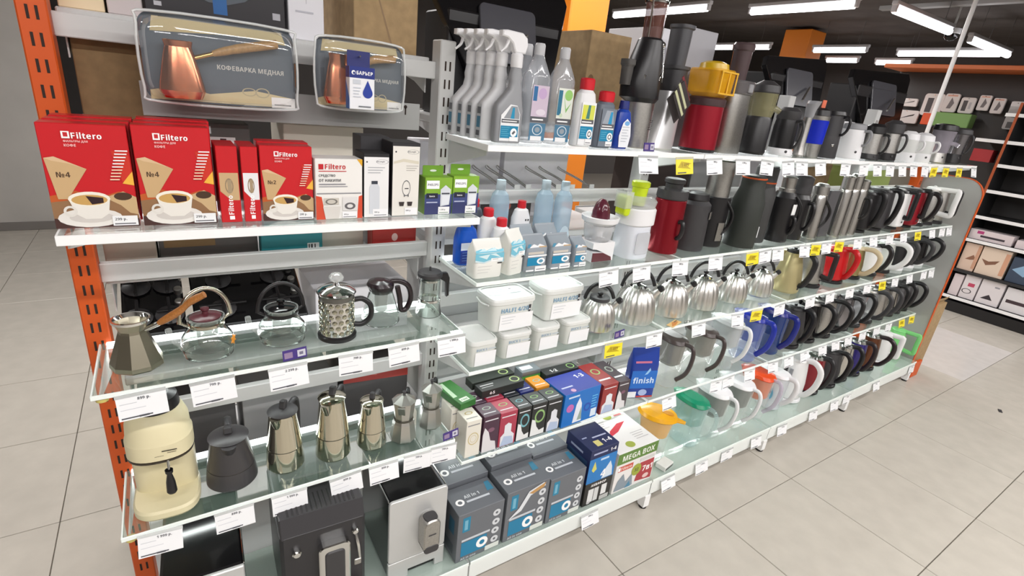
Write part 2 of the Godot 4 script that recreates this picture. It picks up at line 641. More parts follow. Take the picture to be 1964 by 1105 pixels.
func gondola():
	var t := thing("gondola_frame", "slotted steel shop rack with orange end posts, white base and grey end panel", "shop rack", Vector3(0, 0, -1.53))
	var s: SurfaceTool
	for i in BAYS.size():
		var o: bool = i == 0 or i == BAYS.size() - 1
		var h := 2.25 if i == 0 else 1.82
		if i == BAYS.size() - 1:
			h = 1.66
		s = S()
		bx(s, Vector3(0, h / 2, 0), Vector3(0.05, h, 0.06), 0.003)
		var p := part(t, "post", s, M.rack_orange if o else M.rack_white, "orange slotted post" if o else "white slotted post")
		p.position = Vector3(BAYS[i], 0, 0)
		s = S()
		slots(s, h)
		part(p, "slots", s, M.slot_shade).set_meta("kind", "stuff")
	for i in 5:
		var x0: float = BAYS[i] + 0.025
		var x1: float = BAYS[i + 1] - 0.025
		var ys := [1.735, 1.18, 0.76] if i == 0 else [1.35, 0.98, 0.62]
		for y in ys:
			s = S()
			bx(s, Vector3((x0 + x1) / 2, y, -0.01), Vector3(x1 - x0, 0.048, 0.024), 0.002)
			part(t, "crossbar", s, M.rack_white)
		# base tray with its front, and the foot under each post
		s = S()
		bx(s, Vector3((BAYS[i] + BAYS[i + 1]) / 2, 0.11, 0.0), Vector3(0.918, 0.08, 0.81), 0.003)
		part(t, "base_tray", s, M.rack_white)
	for i in BAYS.size():
		s = S()
		prism(s, [Vector2(0.41, 0.075), Vector2(0.41, 0.012), Vector2(0.375, 0.012), Vector2(0.36, 0.05), Vector2(-0.36, 0.05), Vector2(-0.375, 0.012), Vector2(-0.41, 0.012), Vector2(-0.41, 0.075)], 0.035, at(BAYS[i], 0, 0, 0, -PI / 2, 0))
		part(t, "foot", s, mat("rail_white"))
		for k in [-1, 1]:
			s = S()
			lathe(s, [[0.018, 0.0], [0.018, 0.012]], 12, at(BAYS[i], 0, k * 0.392))
			part(t, "foot_pad", s, M.black)
	# perforated grey panel behind the hanging coffee-pot packs
	s = S()
	bx(s, Vector3(0.31, 1.6, 0.02), Vector3(0.68, 0.075, 0.004), 0.001)
	part(t, "hanger_panel", s, M.rack_grey)
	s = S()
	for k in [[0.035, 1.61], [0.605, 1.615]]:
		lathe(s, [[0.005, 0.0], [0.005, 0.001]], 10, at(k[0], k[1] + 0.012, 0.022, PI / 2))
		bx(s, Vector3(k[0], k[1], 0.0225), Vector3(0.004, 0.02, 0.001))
	part(t, "keyhole", s, M.slot_shade)  # dark pieces paint the shaded inside of the keyholes
	# rounded end panel edged in orange
	var out := []
	out.append(Vector2(-0.42, 0.02))
	out.append(Vector2(0.38, 0.02))
	for i in 9:
		out.append(Vector2(0.26, 1.36) + Vector2.from_angle(PI / 2 * i / 8) * 0.115)
	out.append(Vector2(-0.42, 1.475))
	s = S()
	prism(s, out, 0.02, at(4.5, 0, 0, 0, -PI / 2, 0))
	part(t, "end_panel", s, mat("panel_grey", c8(168, 169, 166), 0.5), "rounded grey end panel")
	s = S()
	for i in range(1, out.size() - 1):
		var a: Vector2 = out[i]
		var b: Vector2 = out[i + 1]
		var d := b - a
		bx(s, Vector3(4.5, (a.y + b.y) / 2, (a.x + b.x) / 2), Vector3(0.026, 0.004, d.length() + 0.002), 0.0, Basis(Vector3.RIGHT, -atan2(d.y, d.x)))
	part(t, "panel_edging", s, M.rack_orange)
	s = S()
	bx(s, Vector3(4.57, 0.07, 0.39), Vector3(0.11, 0.13, 0.02), 0.002)
	part(t, "kick_plate", s, M.rack_orange)
	# small brass tabs on the end post
	for y in [0.986, 0.588]:
		s = S()
		lathe(s, [[0.012, 0.0], [0.012, 0.006], [0.006, 0.006]], 12, at(-0.172, y, 0.28))
		part(t, "rubber_pad", s, mat("brass_pad", c8(205, 190, 110), 0.4))
	# glass shelves, bay by bay
	for i in 5:
		var x0: float = BAYS[i] + (0.003 if i > 0 else 0.0)
		var x1: float = BAYS[i + 1] - 0.003
		if i == 4:
			x1 = 4.455
		if i == 0:
			glass_shelf(x0, x1, Ya, 0.02, "under the red filter boxes")
			glass_shelf(x0, 0.70, Yb, 0.011, "under the glass teapots")
			glass_shelf(x0, x1 - 0.025, Yc, 0.012, "under the stovetop coffee pots")
		else:
			var under := [["under the spray bottles and black juicer", "under the red and silver juicers", "under the white coffee grinders", "under the blender by the end panel"],
				["under the juicer and cleaner bags", "under the large black thermoses", "under the steel flasks", "under the red kettle by the end panel"],
				["under the white tubs", "under the ribbed steel kettles", "under the cream and red kettles", "under the last kettles of the kettle row"],
				["under the dishwasher tablet boxes", "under the grey-topped filter jugs", "under the black-handled glass kettles", "under the kettles next to the end panel"]]
			var yy := [YA, YB, YC, YD]
			for k in 4:
				glass_shelf(x0, x1, yy[k], 0.017 if k == 0 else (0.012 if i == 1 else 0.011), under[k][i - 1])
		base_glass(x0, x1, ["under the coffee machines", "under the grey tablet boxes", "under the yellow and green jugs", "under the white electric kettle", "under the brown kettle"][i])

func glass_shelf(x0: float, x1: float, y: float, th: float, where: String):
	var t := thing("glass_shelf", "green-edged clear glass shelf " + where, "shelf", Vector3((x0 + x1) / 2, y - th, (ZF + ZB) / 2), 0.0, "glass shelves of the gondola")
	var w := x1 - x0
	var d := ZF - ZB
	var s := S()
	bx(s, Vector3(0, th / 2, 0), Vector3(w - 0.008, th, d - 0.008))
	part(t, "pane", s, M.shelf_glass)
	# light strip clamped on the rear edge; brightness of other edges is painted near-white
	s = S()
	bx(s, Vector3(0, th / 2, -d / 2 + 0.007), Vector3(w - 0.03, th + 0.004, 0.012), 0.001)
	part(t, "light_strip", s, M.led_white)
	var a := AreaLight3D.new()
	a.name = "strip_light"
	a.area_size = Vector2(w - 0.04, 0.012)
	a.light_energy = 0.1 * w
	a.light_color = Color(0.97, 1.0, 0.985)
	a.area_range = 6.0
	a.area_attenuation = 2.0
	a.shadow_enabled = true
	t.add_child(a)
	a.position = Vector3(0, -0.006, -d / 2 + 0.016)
	a.rotation = Vector3(-0.7, PI, 0)
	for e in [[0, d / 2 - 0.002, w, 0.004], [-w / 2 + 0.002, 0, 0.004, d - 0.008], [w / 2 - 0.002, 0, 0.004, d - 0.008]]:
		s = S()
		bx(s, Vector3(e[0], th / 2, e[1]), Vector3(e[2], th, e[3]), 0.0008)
		part(t, "polished_edge", s, M.lit_edge_white if th < 0.015 else M.rail_white)
	for k in [-1, 1]:
		s = S()
		prism(s, [Vector2(0.001, -0.001), Vector2(0.235, -0.001), Vector2(0.235, -0.014), Vector2(0.06, -0.06), Vector2(0.001, -0.075)], 0.003, at(k * (w / 2 - 0.014), 0, -d / 2, 0, -PI / 2, 0))
		part(t, "bracket", s, M.rack_white)

func base_glass(x0: float, x1: float, where: String):
	var t := thing("base_glass", "lowest glass shelf lying on the white base " + where, "shelf", Vector3((x0 + x1) / 2, 0.1505, -1.307), 0.0, "glass on the gondola base")
	var w := x1 - x0
	var s := S()
	bx(s, Vector3(0, 0.007, 0), Vector3(w - 0.006, 0.013, 0.374))
	part(t, "pane", s, M.base_glass)
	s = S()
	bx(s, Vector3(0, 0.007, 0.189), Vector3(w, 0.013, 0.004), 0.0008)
	part(t, "polished_edge", s, M.lit_edge_white)
	s = S()
	bx(s, Vector3(0, -0.035, 0.186), Vector3(w, 0.066, 0.003), 0.0008)
	part(t, "price_rail", s, mat("rail_frost", c8(238, 243, 240), 0.35))

# ---------------------------------------------------------------- upper left: filters, packs, cleaners
func filter_print(no: String, full := true) -> Array:
	var W := Color.WHITE
	var cream := c8(228, 210, 176)
	var e := [["p", [[0, 0], [1, 0], [1, 0.3], [0.8, 0.36], [0.55, 0.3], [0.3, 0.37], [0, 0.32]], c8(196, 92, 40)],
		["p", [[0.35, 0.3], [0.55, 0.46], [0.66, 0.36], [0.98, 0.36], [0.98, 0.42], [0.5, 0.42]], c8(226, 84, 32)],
		["p", [[0, 0], [1, 0], [1, 0.24], [0.5, 0.3], [0, 0.26]], c8(150, 112, 78)],
		["p", [[0, 0], [1, 0], [1, 0.08], [0, 0.1]], c8(72, 44, 42)],
		["p", [[0.62, 0.3], [0.8, 0.22], [0.9, 0.14], [1, 0.12], [1, 0.3], [0.85, 0.36]], c8(206, 176, 132)],
		["e", 0.84, 0.31, 0.11, 0.04, c8(74, 50, 34)],
		["p", [[0.78, 0.76], [0.98, 0.76], [1, 0.44], [0.86, 0.46]], c8(208, 50, 36)],
		["p", [[0.86, 0.44], [1, 0.42], [1, 0.56], [0.95, 0.52]], c8(244, 186, 70)],
		["p", [[0.02, 0.68], [0.13, 0.695], [0.47, 0.58], [0.2, 0.29], [0.09, 0.29]], c8(206, 172, 126)],
		["p", [[0.02, 0.68], [0.13, 0.695], [0.47, 0.58], [0.28, 0.63], [0.1, 0.655]], c8(222, 190, 150)],
		["t", no, 0.12, 0.5, 0.05, c8(80, 58, 40)],
		["e", 0.42, 0.1, 0.38, 0.095, c8(236, 232, 226)], ["e", 0.43, 0.105, 0.26, 0.055, c8(214, 208, 202)],
		["p", [[0.2, 0.29], [0.68, 0.29], [0.64, 0.14], [0.54, 0.09], [0.36, 0.09], [0.26, 0.14]], c8(240, 236, 228)],
		["o", 0.2, 0.17, 0.08, 0.055, 0.6, c8(232, 228, 220)],
		["e", 0.44, 0.29, 0.245, 0.072, c8(246, 240, 226)], ["e", 0.44, 0.28, 0.21, 0.052, c8(206, 164, 96)], ["p", [[0.4, 0.32], [0.6, 0.3], [0.6, 0.25], [0.46, 0.235]], c8(48, 28, 30)],
		["r", 0.26, 0.865, 0.09, 0.065, W], ["r", 0.28, 0.88, 0.05, 0.04, c8(200, 40, 48)], ["t", "Filtero", 0.365, 0.865, 0.065, 0.34, W],
		["t", "ФИЛЬТРЫ ДЛЯ", 0.27, 0.825, 0.024, 0.34, c8(246, 200, 198)], ["t", "КОФЕ", 0.27, 0.79, 0.024, 0.2, c8(246, 200, 198)]]
	for i in 10:
		e.append(["r", 0.83 - 0.012 * i, 0.755 - 0.031 * i, 0.15 - 0.004 * i, 0.011, Color(1, 1, 1) if i < 6 else c8(250, 220, 190)])
	if full:
		e.append(["r", 0.67, 0.015, 0.31, 0.1, c8(246, 247, 248)])
		e.append(["t", "299 р.", 0.7, 0.06, 0.035, 0.25, c8(70, 70, 76)])
		e.append(["r", 0.69, 0.028, 0.26, 0.012, c8(110, 110, 116)])
	return e

func shelf_filters():
	var red := c8(204, 32, 40)
	var y := Ya + 0.0005
	# two rows of large packs, one behind the other
	for k in 2:
		var x := -0.125 if k == 0 else 0.016
		for j in 3:
			var lb := "red coffee filter box with cup picture, beige cone marked No 4, " + ("beside the orange post" if k == 0 else "beside the narrow packs")
			if j > 0:
				lb = "red coffee filter box, " + ("second" if j == 1 else "last") + " of the No 4 row " + ("at the orange post" if k == 0 else "next to the narrow packs")
			carton("coffee_filter_box", lb, "box", Vector3(x + 0.004 * j, y, -1.288 - 0.05 * j), Vector3(0.134, 0.2 + (0.003 if k == 1 else 0.0) + 0.002 * j, 0.046), red, {"front": filter_print("№4", true)} if j == 0 else {}, "red coffee filter boxes", 0.0, 0.3)
	for k in 2:
		var pc := c8(204, 172, 128) if k == 0 else c8(236, 236, 238)
		var t := carton("filter_pack", "thin red filter pack standing edge-on with " + ("brown" if k == 0 else "white") + " panel on its spine", "box", Vector3(0.112 if k == 0 else 0.1555, y, -1.286), Vector3(0.041 if k == 0 else 0.034, 0.168, 0.1), red, {"front": [
			["p", [[0.06, 0.66], [0.96, 0.66], [0.96, 0.3], [0.55, 0.3], [0.06, 0.42]], pc], ["o", 0.5, 0.49, 0.2, 0.1, 0.75, c8(150, 130, 104)], ["r", 0.42, 0.4, 0.2, 0.17, c8(170, 150, 120)],
			["r", 0.4, 0.04, 0.24, 0.05, Color.WHITE]]}, "thin red filter packs", 0.0, 0.35)
		# the name runs up the spine
		ink(t, "name_print", Transform3D(Basis(Vector3.UP, Vector3.LEFT, Vector3.BACK), Vector3(0.005, 0.018, 0.0502)), 0.06, 0.011, [["t", "Filtero", 0, 0, 1.0, 0.8, Color.WHITE]])
	var f2 := filter_print("№2")
	carton("coffee_filter_box", "smaller red coffee filter box with cone marked No 2", "box", Vector3(0.233, y, -1.287), Vector3(0.112, 0.172, 0.05), red, {"front": f2}, "red coffee filter boxes", 0.0, 0.3)
	carton("coffee_filter_box", "red coffee filter box behind the No 2 box", "box", Vector3(0.236, y, -1.34), Vector3(0.112, 0.174, 0.05), red, {}, "red coffee filter boxes", 0.0, 0.3)
	var tx := c8(90, 90, 96)
	carton("descaler_box", "white descaler box with red brand name and orange lower corners", "box", Vector3(0.3495, y, -1.28), Vector3(0.113, 0.147, 0.06), c8(240, 238, 234), {"front": [
		["p", [[0, 0], [0.2, 0], [0.12, 0.38], [0, 0.4]], c8(216, 78, 52)], ["p", [[0.88, 0], [1, 0], [1, 0.4], [0.92, 0.38]], c8(216, 78, 52)], ["p", [[0.88, 1], [1, 1], [1, 0.88]], c8(226, 170, 40)],
		["r", 0.02, 0.425, 0.95, 0.02, c8(150, 150, 154)], ["r", 0.07, 0.83, 0.1, 0.085, c8(196, 38, 46)], ["t", "Filtero", 0.2, 0.835, 0.085, 0.46, c8(196, 38, 46)], ["r", 0.07, 0.795, 0.58, 0.012, c8(196, 38, 46)],
		["t", "СРЕДСТВО", 0.07, 0.7, 0.05, 0.42, tx], ["t", "ОТ НАКИПИ", 0.07, 0.63, 0.05, 0.46, tx], ["r", 0.07, 0.58, 0.56, 0.018, c8(140, 140, 146)], ["r", 0.07, 0.545, 0.6, 0.014, c8(160, 160, 166)],
		["r", 0.16, 0.25, 0.32, 0.11, c8(206, 200, 190)], ["o", 0.32, 0.3, 0.13, 0.05, 0.7, c8(120, 116, 110)], ["p", [[0.14, 0.22], [0.52, 0.22], [0.47, 0.01], [0.19, 0.01]], c8(222, 218, 212)],
		["r", 0.56, 0.14, 0.32, 0.23, c8(228, 226, 224)], ["o", 0.72, 0.22, 0.12, 0.06, 0.55, c8(104, 102, 104)], ["r", 0.55, 0.015, 0.33, 0.11, c8(248, 248, 250)], ["t", "399 р.", 0.58, 0.06, 0.03, 0.2, c8(80, 80, 86)], ["r", 0.57, 0.03, 0.28, 0.012, c8(130, 130, 136)]]}, "", 0.02)
	# two narrow water-care boxes and a dark one behind
	carton("water_filter_box", "narrow white box with black top showing a white filter cartridge", "box", Vector3(0.443, y, -1.283), Vector3(0.066, 0.162, 0.07), c8(32, 31, 34), {"front": [
		["r", 0.02, 0.005, 0.96, 0.94, c8(240, 240, 240)], ["t", "DeLonghi", 0.5, 0.86, 0.03, 0.44, c8(90, 92, 98)], ["o", 0.72, 0.875, 0.24, 0.035, 0.93, c8(120, 122, 128)], ["r", 0.1, 0.86, 0.05, 0.02, c8(40, 40, 46)]]
		+ lines(0.16, 0.78, 0.66, 3, 0.04, 0.012, c8(176, 178, 182)) + [["p", [[0.22, 0.06], [0.62, 0.06], [0.62, 0.48], [0.52, 0.55], [0.32, 0.55], [0.22, 0.48]], c8(214, 218, 224)], ["r", 0.3, 0.53, 0.24, 0.05, c8(58, 62, 74)],
		["r", 0.36, 0.015, 0.6, 0.12, c8(248, 248, 250)], ["t", "999 р.", 0.42, 0.065, 0.03, 0.3, c8(80, 80, 86)], ["r", 0.4, 0.03, 0.5, 0.012, c8(130, 130, 136)]]})
	carton("coffee_care_box", "tall white box with black top showing a bottle and two cups", "box", Vector3(0.523, y, -1.287), Vector3(0.076, 0.19, 0.08), c8(44, 43, 46), {"front": [
		["r", 0.02, 0.005, 0.96, 0.95, c8(236, 233, 226)], ["t", "DeLonghi", 0.56, 0.87, 0.026, 0.36, c8(90, 92, 98)], ["o", 0.74, 0.883, 0.21, 0.03, 0.92, c8(120, 122, 128)], ["r", 0.1, 0.87, 0.05, 0.02, c8(40, 40, 46)], ["p", [[0.05, 0.75], [0.4, 0.79], [0.95, 0.76], [0.95, 0.72], [0.4, 0.75], [0.05, 0.72]], c8(220, 214, 196)]]
		+ lines(0.5, 0.69, 0.44, 3, 0.03, 0.01, c8(190, 186, 180)) + [["o", 0.52, 0.39, 0.15, 0.11, 0.9, c8(90, 92, 98)], ["r", 0.46, 0.38, 0.14, 0.012, c8(60, 60, 66)], ["r", 0.44, 0.27, 0.03, 0.03, c8(80, 80, 86)], ["r", 0.58, 0.27, 0.03, 0.03, c8(80, 80, 86)],
		["p", [[0.26, 0.2], [0.46, 0.2], [0.43, 0.14], [0.29, 0.14]], c8(60, 52, 50)], ["p", [[0.56, 0.2], [0.76, 0.2], [0.73, 0.14], [0.59, 0.14]], c8(60, 52, 50)], ["r", 0.48, 0.015, 0.46, 0.1, c8(248, 248, 250)], ["t", "899 р.", 0.52, 0.06, 0.026, 0.26, c8(80, 80, 86)]]})
	carton("coffee_care_box", "dark boxed cleaner behind the tall white box with two cups", "box", Vector3(0.47, y, -1.375), Vector3(0.078, 0.193, 0.07), c8(54, 53, 56))
	for k in 2:
		var t := carton("filter_cartridge_box", "green and navy water filter box with hang tab, " + ("beside the tall white box" if k == 0 else "at the end of the shelf"), "box", Vector3(0.62 if k == 0 else 0.7045, y, -1.288), Vector3(0.082, 0.102 if k == 0 else 0.106, 0.045), c8(132, 178, 52), {"front": [
			["r", 0, 0, 1, 0.55, c8(66, 76, 128)], ["r", 0, 0, 1, 0.3, c8(56, 62, 108)], ["r", 0.05, 0.44, 0.42, 0.14, c8(34, 40, 58)], ["t", "Saeco", 0.16, 0.48, 0.05, 0.2, Color.WHITE],
			["r", 0.05, 0.7, 0.46, 0.22, Color.WHITE], ["t", "PHILIPS", 0.09, 0.78, 0.07, 0.38, c8(70, 76, 96)], ["r", 0.06, 0.32, 0.4, 0.03, c8(190, 196, 222)],
			["p", [[0.57, 0.22], [0.9, 0.26], [0.94, 0.68], [0.74, 0.8], [0.56, 0.68]], c8(216, 222, 228)], ["r", 0.6, 0.55, 0.3, 0.04, c8(64, 68, 78)], ["p", [[0.62, 0.26], [0.88, 0.28], [0.9, 0.52], [0.63, 0.52]], c8(232, 236, 242)],
			["r", 0.5, 0.01, 0.42, 0.2, c8(247, 248, 248)], ["t", "1 299 р.", 0.55, 0.1, 0.05, 0.26, c8(80, 80, 86)], ["r", 0.54, 0.04, 0.34, 0.02, c8(130, 150, 130)]]}, "green water filter boxes")
		var s := S()
		prism(s, rrect(0.062, 0.028, 0.003), 0.001, at(-0.004, 0.115 if k == 0 else 0.12, -0.012))
		var tab := part(t, "hang_tab", s, mat("green_tab", c8(112, 160, 44), 0.5))
		ink(tab, "slot_print", at(-0.004, 0.115 if k == 0 else 0.12, -0.0112), 0.02, 0.01, [["e", 0, 0, 0.5, 0.3, c8(226, 232, 226)]])
	# hanging packs with copper coffee pots, on hooks from the top bar
	for k in 2:
		var cx := 0.135 if k == 0 else 0.45
		var w := 0.315 if k == 0 else 0.235
		var h := 0.185 if k == 0 else 0.172
		var z := -1.425
		var y0 := 1.598 if k == 0 else 1.612
		var t := thing("coffee_pot_pack", ("larger" if k == 0 else "smaller") + " clear blister pack with copper coffee pot on dark card, hung from top bar", "coffee pot", Vector3(cx, y0, z), 0.0, "blister packed copper coffee pots")
		var s := S()
		prism(s, rrect(w - 0.01, h - 0.008, 0.025, 5, 0, h / 2), 0.002, at(0, 0, -0.012))
		part(t, "backing_card", s, mat("pack_card", c8(84, 94, 104), 0.5))
		ink(t, "card_print", at(-w / 2, 0, -0.0108), w, h, [["p", [[0.04, 0.04], [0.96, 0.04], [0.96, 0.16], [0.7, 0.22], [0.4, 0.14], [0.2, 0.2], [0.04, 0.14]], c8(206, 192, 150)], ["p", [[0.1, 0.94], [0.9, 0.94], [0.93, 0.8], [0.6, 0.84], [0.08, 0.78]], c8(196, 182, 140)],
			["t", "КОФЕВАРКА МЕДНАЯ", 0.46, 0.42, 0.07, 0.48, c8(196, 196, 190)], ["o", 0.66, 0.2, 0.05, 0.05, 0.8, c8(180, 170, 140)], ["o", 0.75, 0.2, 0.05, 0.06, 0.8, c8(180, 170, 140)], ["r", 0.81, 0.03, 0.17, 0.13, c8(240, 240, 238)], ["r", 0.83, 0.06, 0.12, 0.015, c8(130, 130, 130)]])
		var R := 0.042 if k == 0 else 0.036
		s = S()
		loft(s, [[R * 0.5, R * 0.25, 0.013], [R * 0.86, R * 0.43, 0.014], [R * 1.05, R * 0.52, 0.03], [R, R * 0.5, 0.045], [R * 0.72, R * 0.36, 0.1], [R * 0.6, R * 0.3, 0.118], [R * 0.66, R * 0.33, 0.13], [R * 0.6, R * 0.3, 0.131]], 28, at(-w * 0.27, 0, 0.016))
		var pot := part(t, "copper_pot", s, mat("copper", c8(224, 146, 110), 0.18, 1.0))
		s = S()
		tube(s, [Vector3(-w * 0.27 + R * 0.7, 0.1, 0.014), Vector3(-w * 0.27 + R * 0.7 + 0.04, 0.113, 0.012)], 0.005, 8)
		part(pot, "handle_socket", s, mat("brass", c8(206, 172, 110), 0.25, 1.0))
		s = S()
		tube(s, crv([Vector3(-w * 0.27 + R * 0.7 + 0.035, 0.112, 0.012), Vector3(0.03, 0.128, 0.01), Vector3(w * 0.36, 0.148 if k == 0 else 0.135, 0.008)], 5), [0.006, 0.007, 0.008, 0.009, 0.009, 0.01], 10)
		part(pot, "wooden_handle", s, grained("pack_wood", c8(190, 150, 96), 0.4, 0.2, 0.05, 9.0))
		# clear blister dome with a rim
		s = S()
		var rows := [[w / 2 - 0.002, h / 2 - 0.002, 0.0, 6.0], [w / 2 - 0.008, h / 2 - 0.008, 0.01, 6.0], [w / 2 - 0.016, h / 2 - 0.014, 0.042, 6.0], [w / 2 - 0.028, h / 2 - 0.026, 0.05, 5.0], [w / 2 - 0.06, h / 2 - 0.05, 0.051, 5.0]]
		loft(s, rows, 40, at(0, h / 2, -0.01, PI / 2), false, true)
		part(t, "clear_blister", s, glass("blister", c8(235, 240, 240), 0.05, 0.03))
		s = S()
		tube(s, crv([Vector3(-w / 2 + 0.003, 0.03, 0), Vector3(-w / 2 + 0.003, h - 0.03, 0), Vector3(-w / 2 + 0.03, h - 0.003, 0), Vector3(w / 2 - 0.03, h - 0.003, 0), Vector3(w / 2 - 0.003, h - 0.03, 0), Vector3(w / 2 - 0.003, 0.03, 0), Vector3(w / 2 - 0.03, 0.003, 0), Vector3(-w / 2 + 0.03, 0.003, 0)], 4, true), 0.003, 6, true)
		part(t, "blister_rim", s, glass("blister_rim", c8(240, 244, 244), 0.55, 0.08))
		s = S()
		tube(s, [Vector3(0, h - 0.02, -0.02), Vector3(0, h - 0.022, -0.095)], 0.0025, 6)
		part(t, "hook", s, M.chrome)
	var b := carton("water_filter_box", "small navy and white filter box with blue drop hung over copper pot pack", "box", Vector3(0.425, 1.62, -1.342), Vector3(0.062, 0.098, 0.03), c8(240, 242, 246), {"front": [
		["r", 0, 0.74, 1, 0.26, c8(30, 48, 128)], ["t", "БАРЬЕР", 0.28, 0.82, 0.085, 0.64, Color.WHITE], ["e", 0.16, 0.86, 0.08, 0.05, Color.WHITE], ["e", 0.18, 0.85, 0.045, 0.03, c8(30, 48, 128)],
		["e", 0.72, 0.4, 0.2, 0.12, c8(34, 62, 158)], ["p", [[0.53, 0.44], [0.72, 0.7], [0.91, 0.44]], c8(34, 62, 158)], ["r", 0.14, 0.6, 0.3, 0.1, c8(206, 212, 220)]] + lines(0.14, 0.5, 0.3, 4, 0.07, 0.02, c8(196, 202, 212)) + [["r", 0.35, 0.06, 0.5, 0.03, c8(120, 124, 130)]],
		"left": [["r", 0, 0.74, 1, 0.26, c8(30, 48, 128)], ["p", [[0, 0], [1, 0], [1, 0.25], [0, 0.7]], c8(66, 122, 196)]]})
	var s2 := S()
	prism(s2, rrect(0.056, 0.036, 0.002), 0.001, at(0, 0.116, -0.014))
	part(b, "hang_tab", s2, mat("navy_tab", c8(38, 44, 108), 0.5))
	s2 = S()
	tube(s2, [Vector3(0, 0.122, 0.0), Vector3(0, 0.12, -0.022)], 0.002, 6)
	part(b, "hook", s2, M.chrome)

# ---------------------------------------------------------------- glass teapots
func teapot_glass(called: String, label: String, at_: Vector3, R: float, H: float, lid: Material, handle: Material, over: bool, turn: float) -> Node3D:
	var t := thing(called, label, "teapot", at_, turn)
	var s := S()
	walled(s, [[R * 0.7, 0.001], [R * 0.92, 0.008], [R, H * 0.3], [R * 0.93, H * 0.52], [R * 0.66, H * 0.74], [R * 0.6, H * 0.8], [R * 0.62, H * 0.98], [R * 0.68, H]])
	part(t, "glass_body", s, M.clear_glass)
	s = S()
	tube(s, crv([Vector3(-R * 0.85, H * 0.4, 0), Vector3(-R * 1.25, H * 0.6, 0), Vector3(-R * 1.35, H * 0.88, 0)], 5), [R * 0.26, R * 0.22, R * 0.18, R * 0.15, R * 0.13, R * 0.12, R * 0.11, R * 0.11], 12)
	part(t, "spout", s, glass("spout_glass", c8(220, 228, 226), 0.2, 0.02))
	s = S()
	lathe(s, [[R * 0.34, H * 0.28], [R * 0.36, H * 0.3], [R * 0.42, H * 0.95]], 20, Transform3D.IDENTITY, true, false)
	part(t, "infuser", s, glass("infuser", c8(190, 190, 182), 0.4, 0.1))
	s = S()
	lathe(s, [[R * 0.56, H * 0.98], [R * 0.58, H * 1.02], [R * 0.4, H * 1.06], [R * 0.12, H * 1.08], [R * 0.1, H * 1.14], [R * 0.17, H * 1.18], [R * 0.15, H * 1.22], [R * 0.02, H * 1.23]], 24, Transform3D.IDENTITY, false, true)
	part(t, "lid", s, lid)
	s = S()
	lathe(s, [[R * 0.66, H * 0.985], [R * 0.7, H * 0.99], [R * 0.7, H * 1.01], [R * 0.64, H * 1.015]], 24, Transform3D.IDENTITY, false, false)
	part(t, "glass_rim", s, glass("spout_glass"))
	s = S()
	if over:
		var p := []
		for i in 9:
			var a := PI * i / 8
			p.append(Vector3(cos(a) * R * 0.95, H * 0.95 + sin(a) * H * 0.75, 0))
		tube(s, crv(p, 3), R * 0.085, 10)
		part(t, "bail_handle", s, handle)
		s = S()
		lathe(s, [[R * 0.64, H * 0.8], [R * 0.68, H * 0.82], [R * 0.68, H * 0.88], [R * 0.64, H * 0.9]], 24, Transform3D.IDENTITY, false, false)
		for k in [-1, 1]:
			tube(s, [Vector3(k * R * 0.66, H * 0.85, 0), Vector3(k * R * 0.95, H * 0.97, 0)], R * 0.06, 8)
		part(t, "neck_band", s, handle)
	return t

func walled(s: SurfaceTool, prof: Array, wall := 0.0022):
	# a vessel with an outer and an inner face
	var p := prof.duplicate()
	for i in range(prof.size() - 1, -1, -1):
		p.append([maxf(prof[i][0] - wall, 0.001), prof[i][1] + (wall if i == 0 else 0.0)])
	lathe(s, p, 36)

func c_handle(s: SurfaceTool, r: float, y0: float, y1: float, out: float, th: float, n := 10, squash := 1.0):
	# a D-shaped grip along local +z from height y1 down to y0
	var m := (y0 + y1) / 2
	tube(s, crv([Vector3(0, y1, r - th), Vector3(0, y1 + th * 0.6, r + out * 0.55), Vector3(0, y1 - (y1 - m) * 0.45, r + out), Vector3(0, m - (m - y0) * 0.4, r + out * 0.9), Vector3(0, y0, r + out * 0.35), Vector3(0, y0, r - th)], 5), th, n, false, squash)

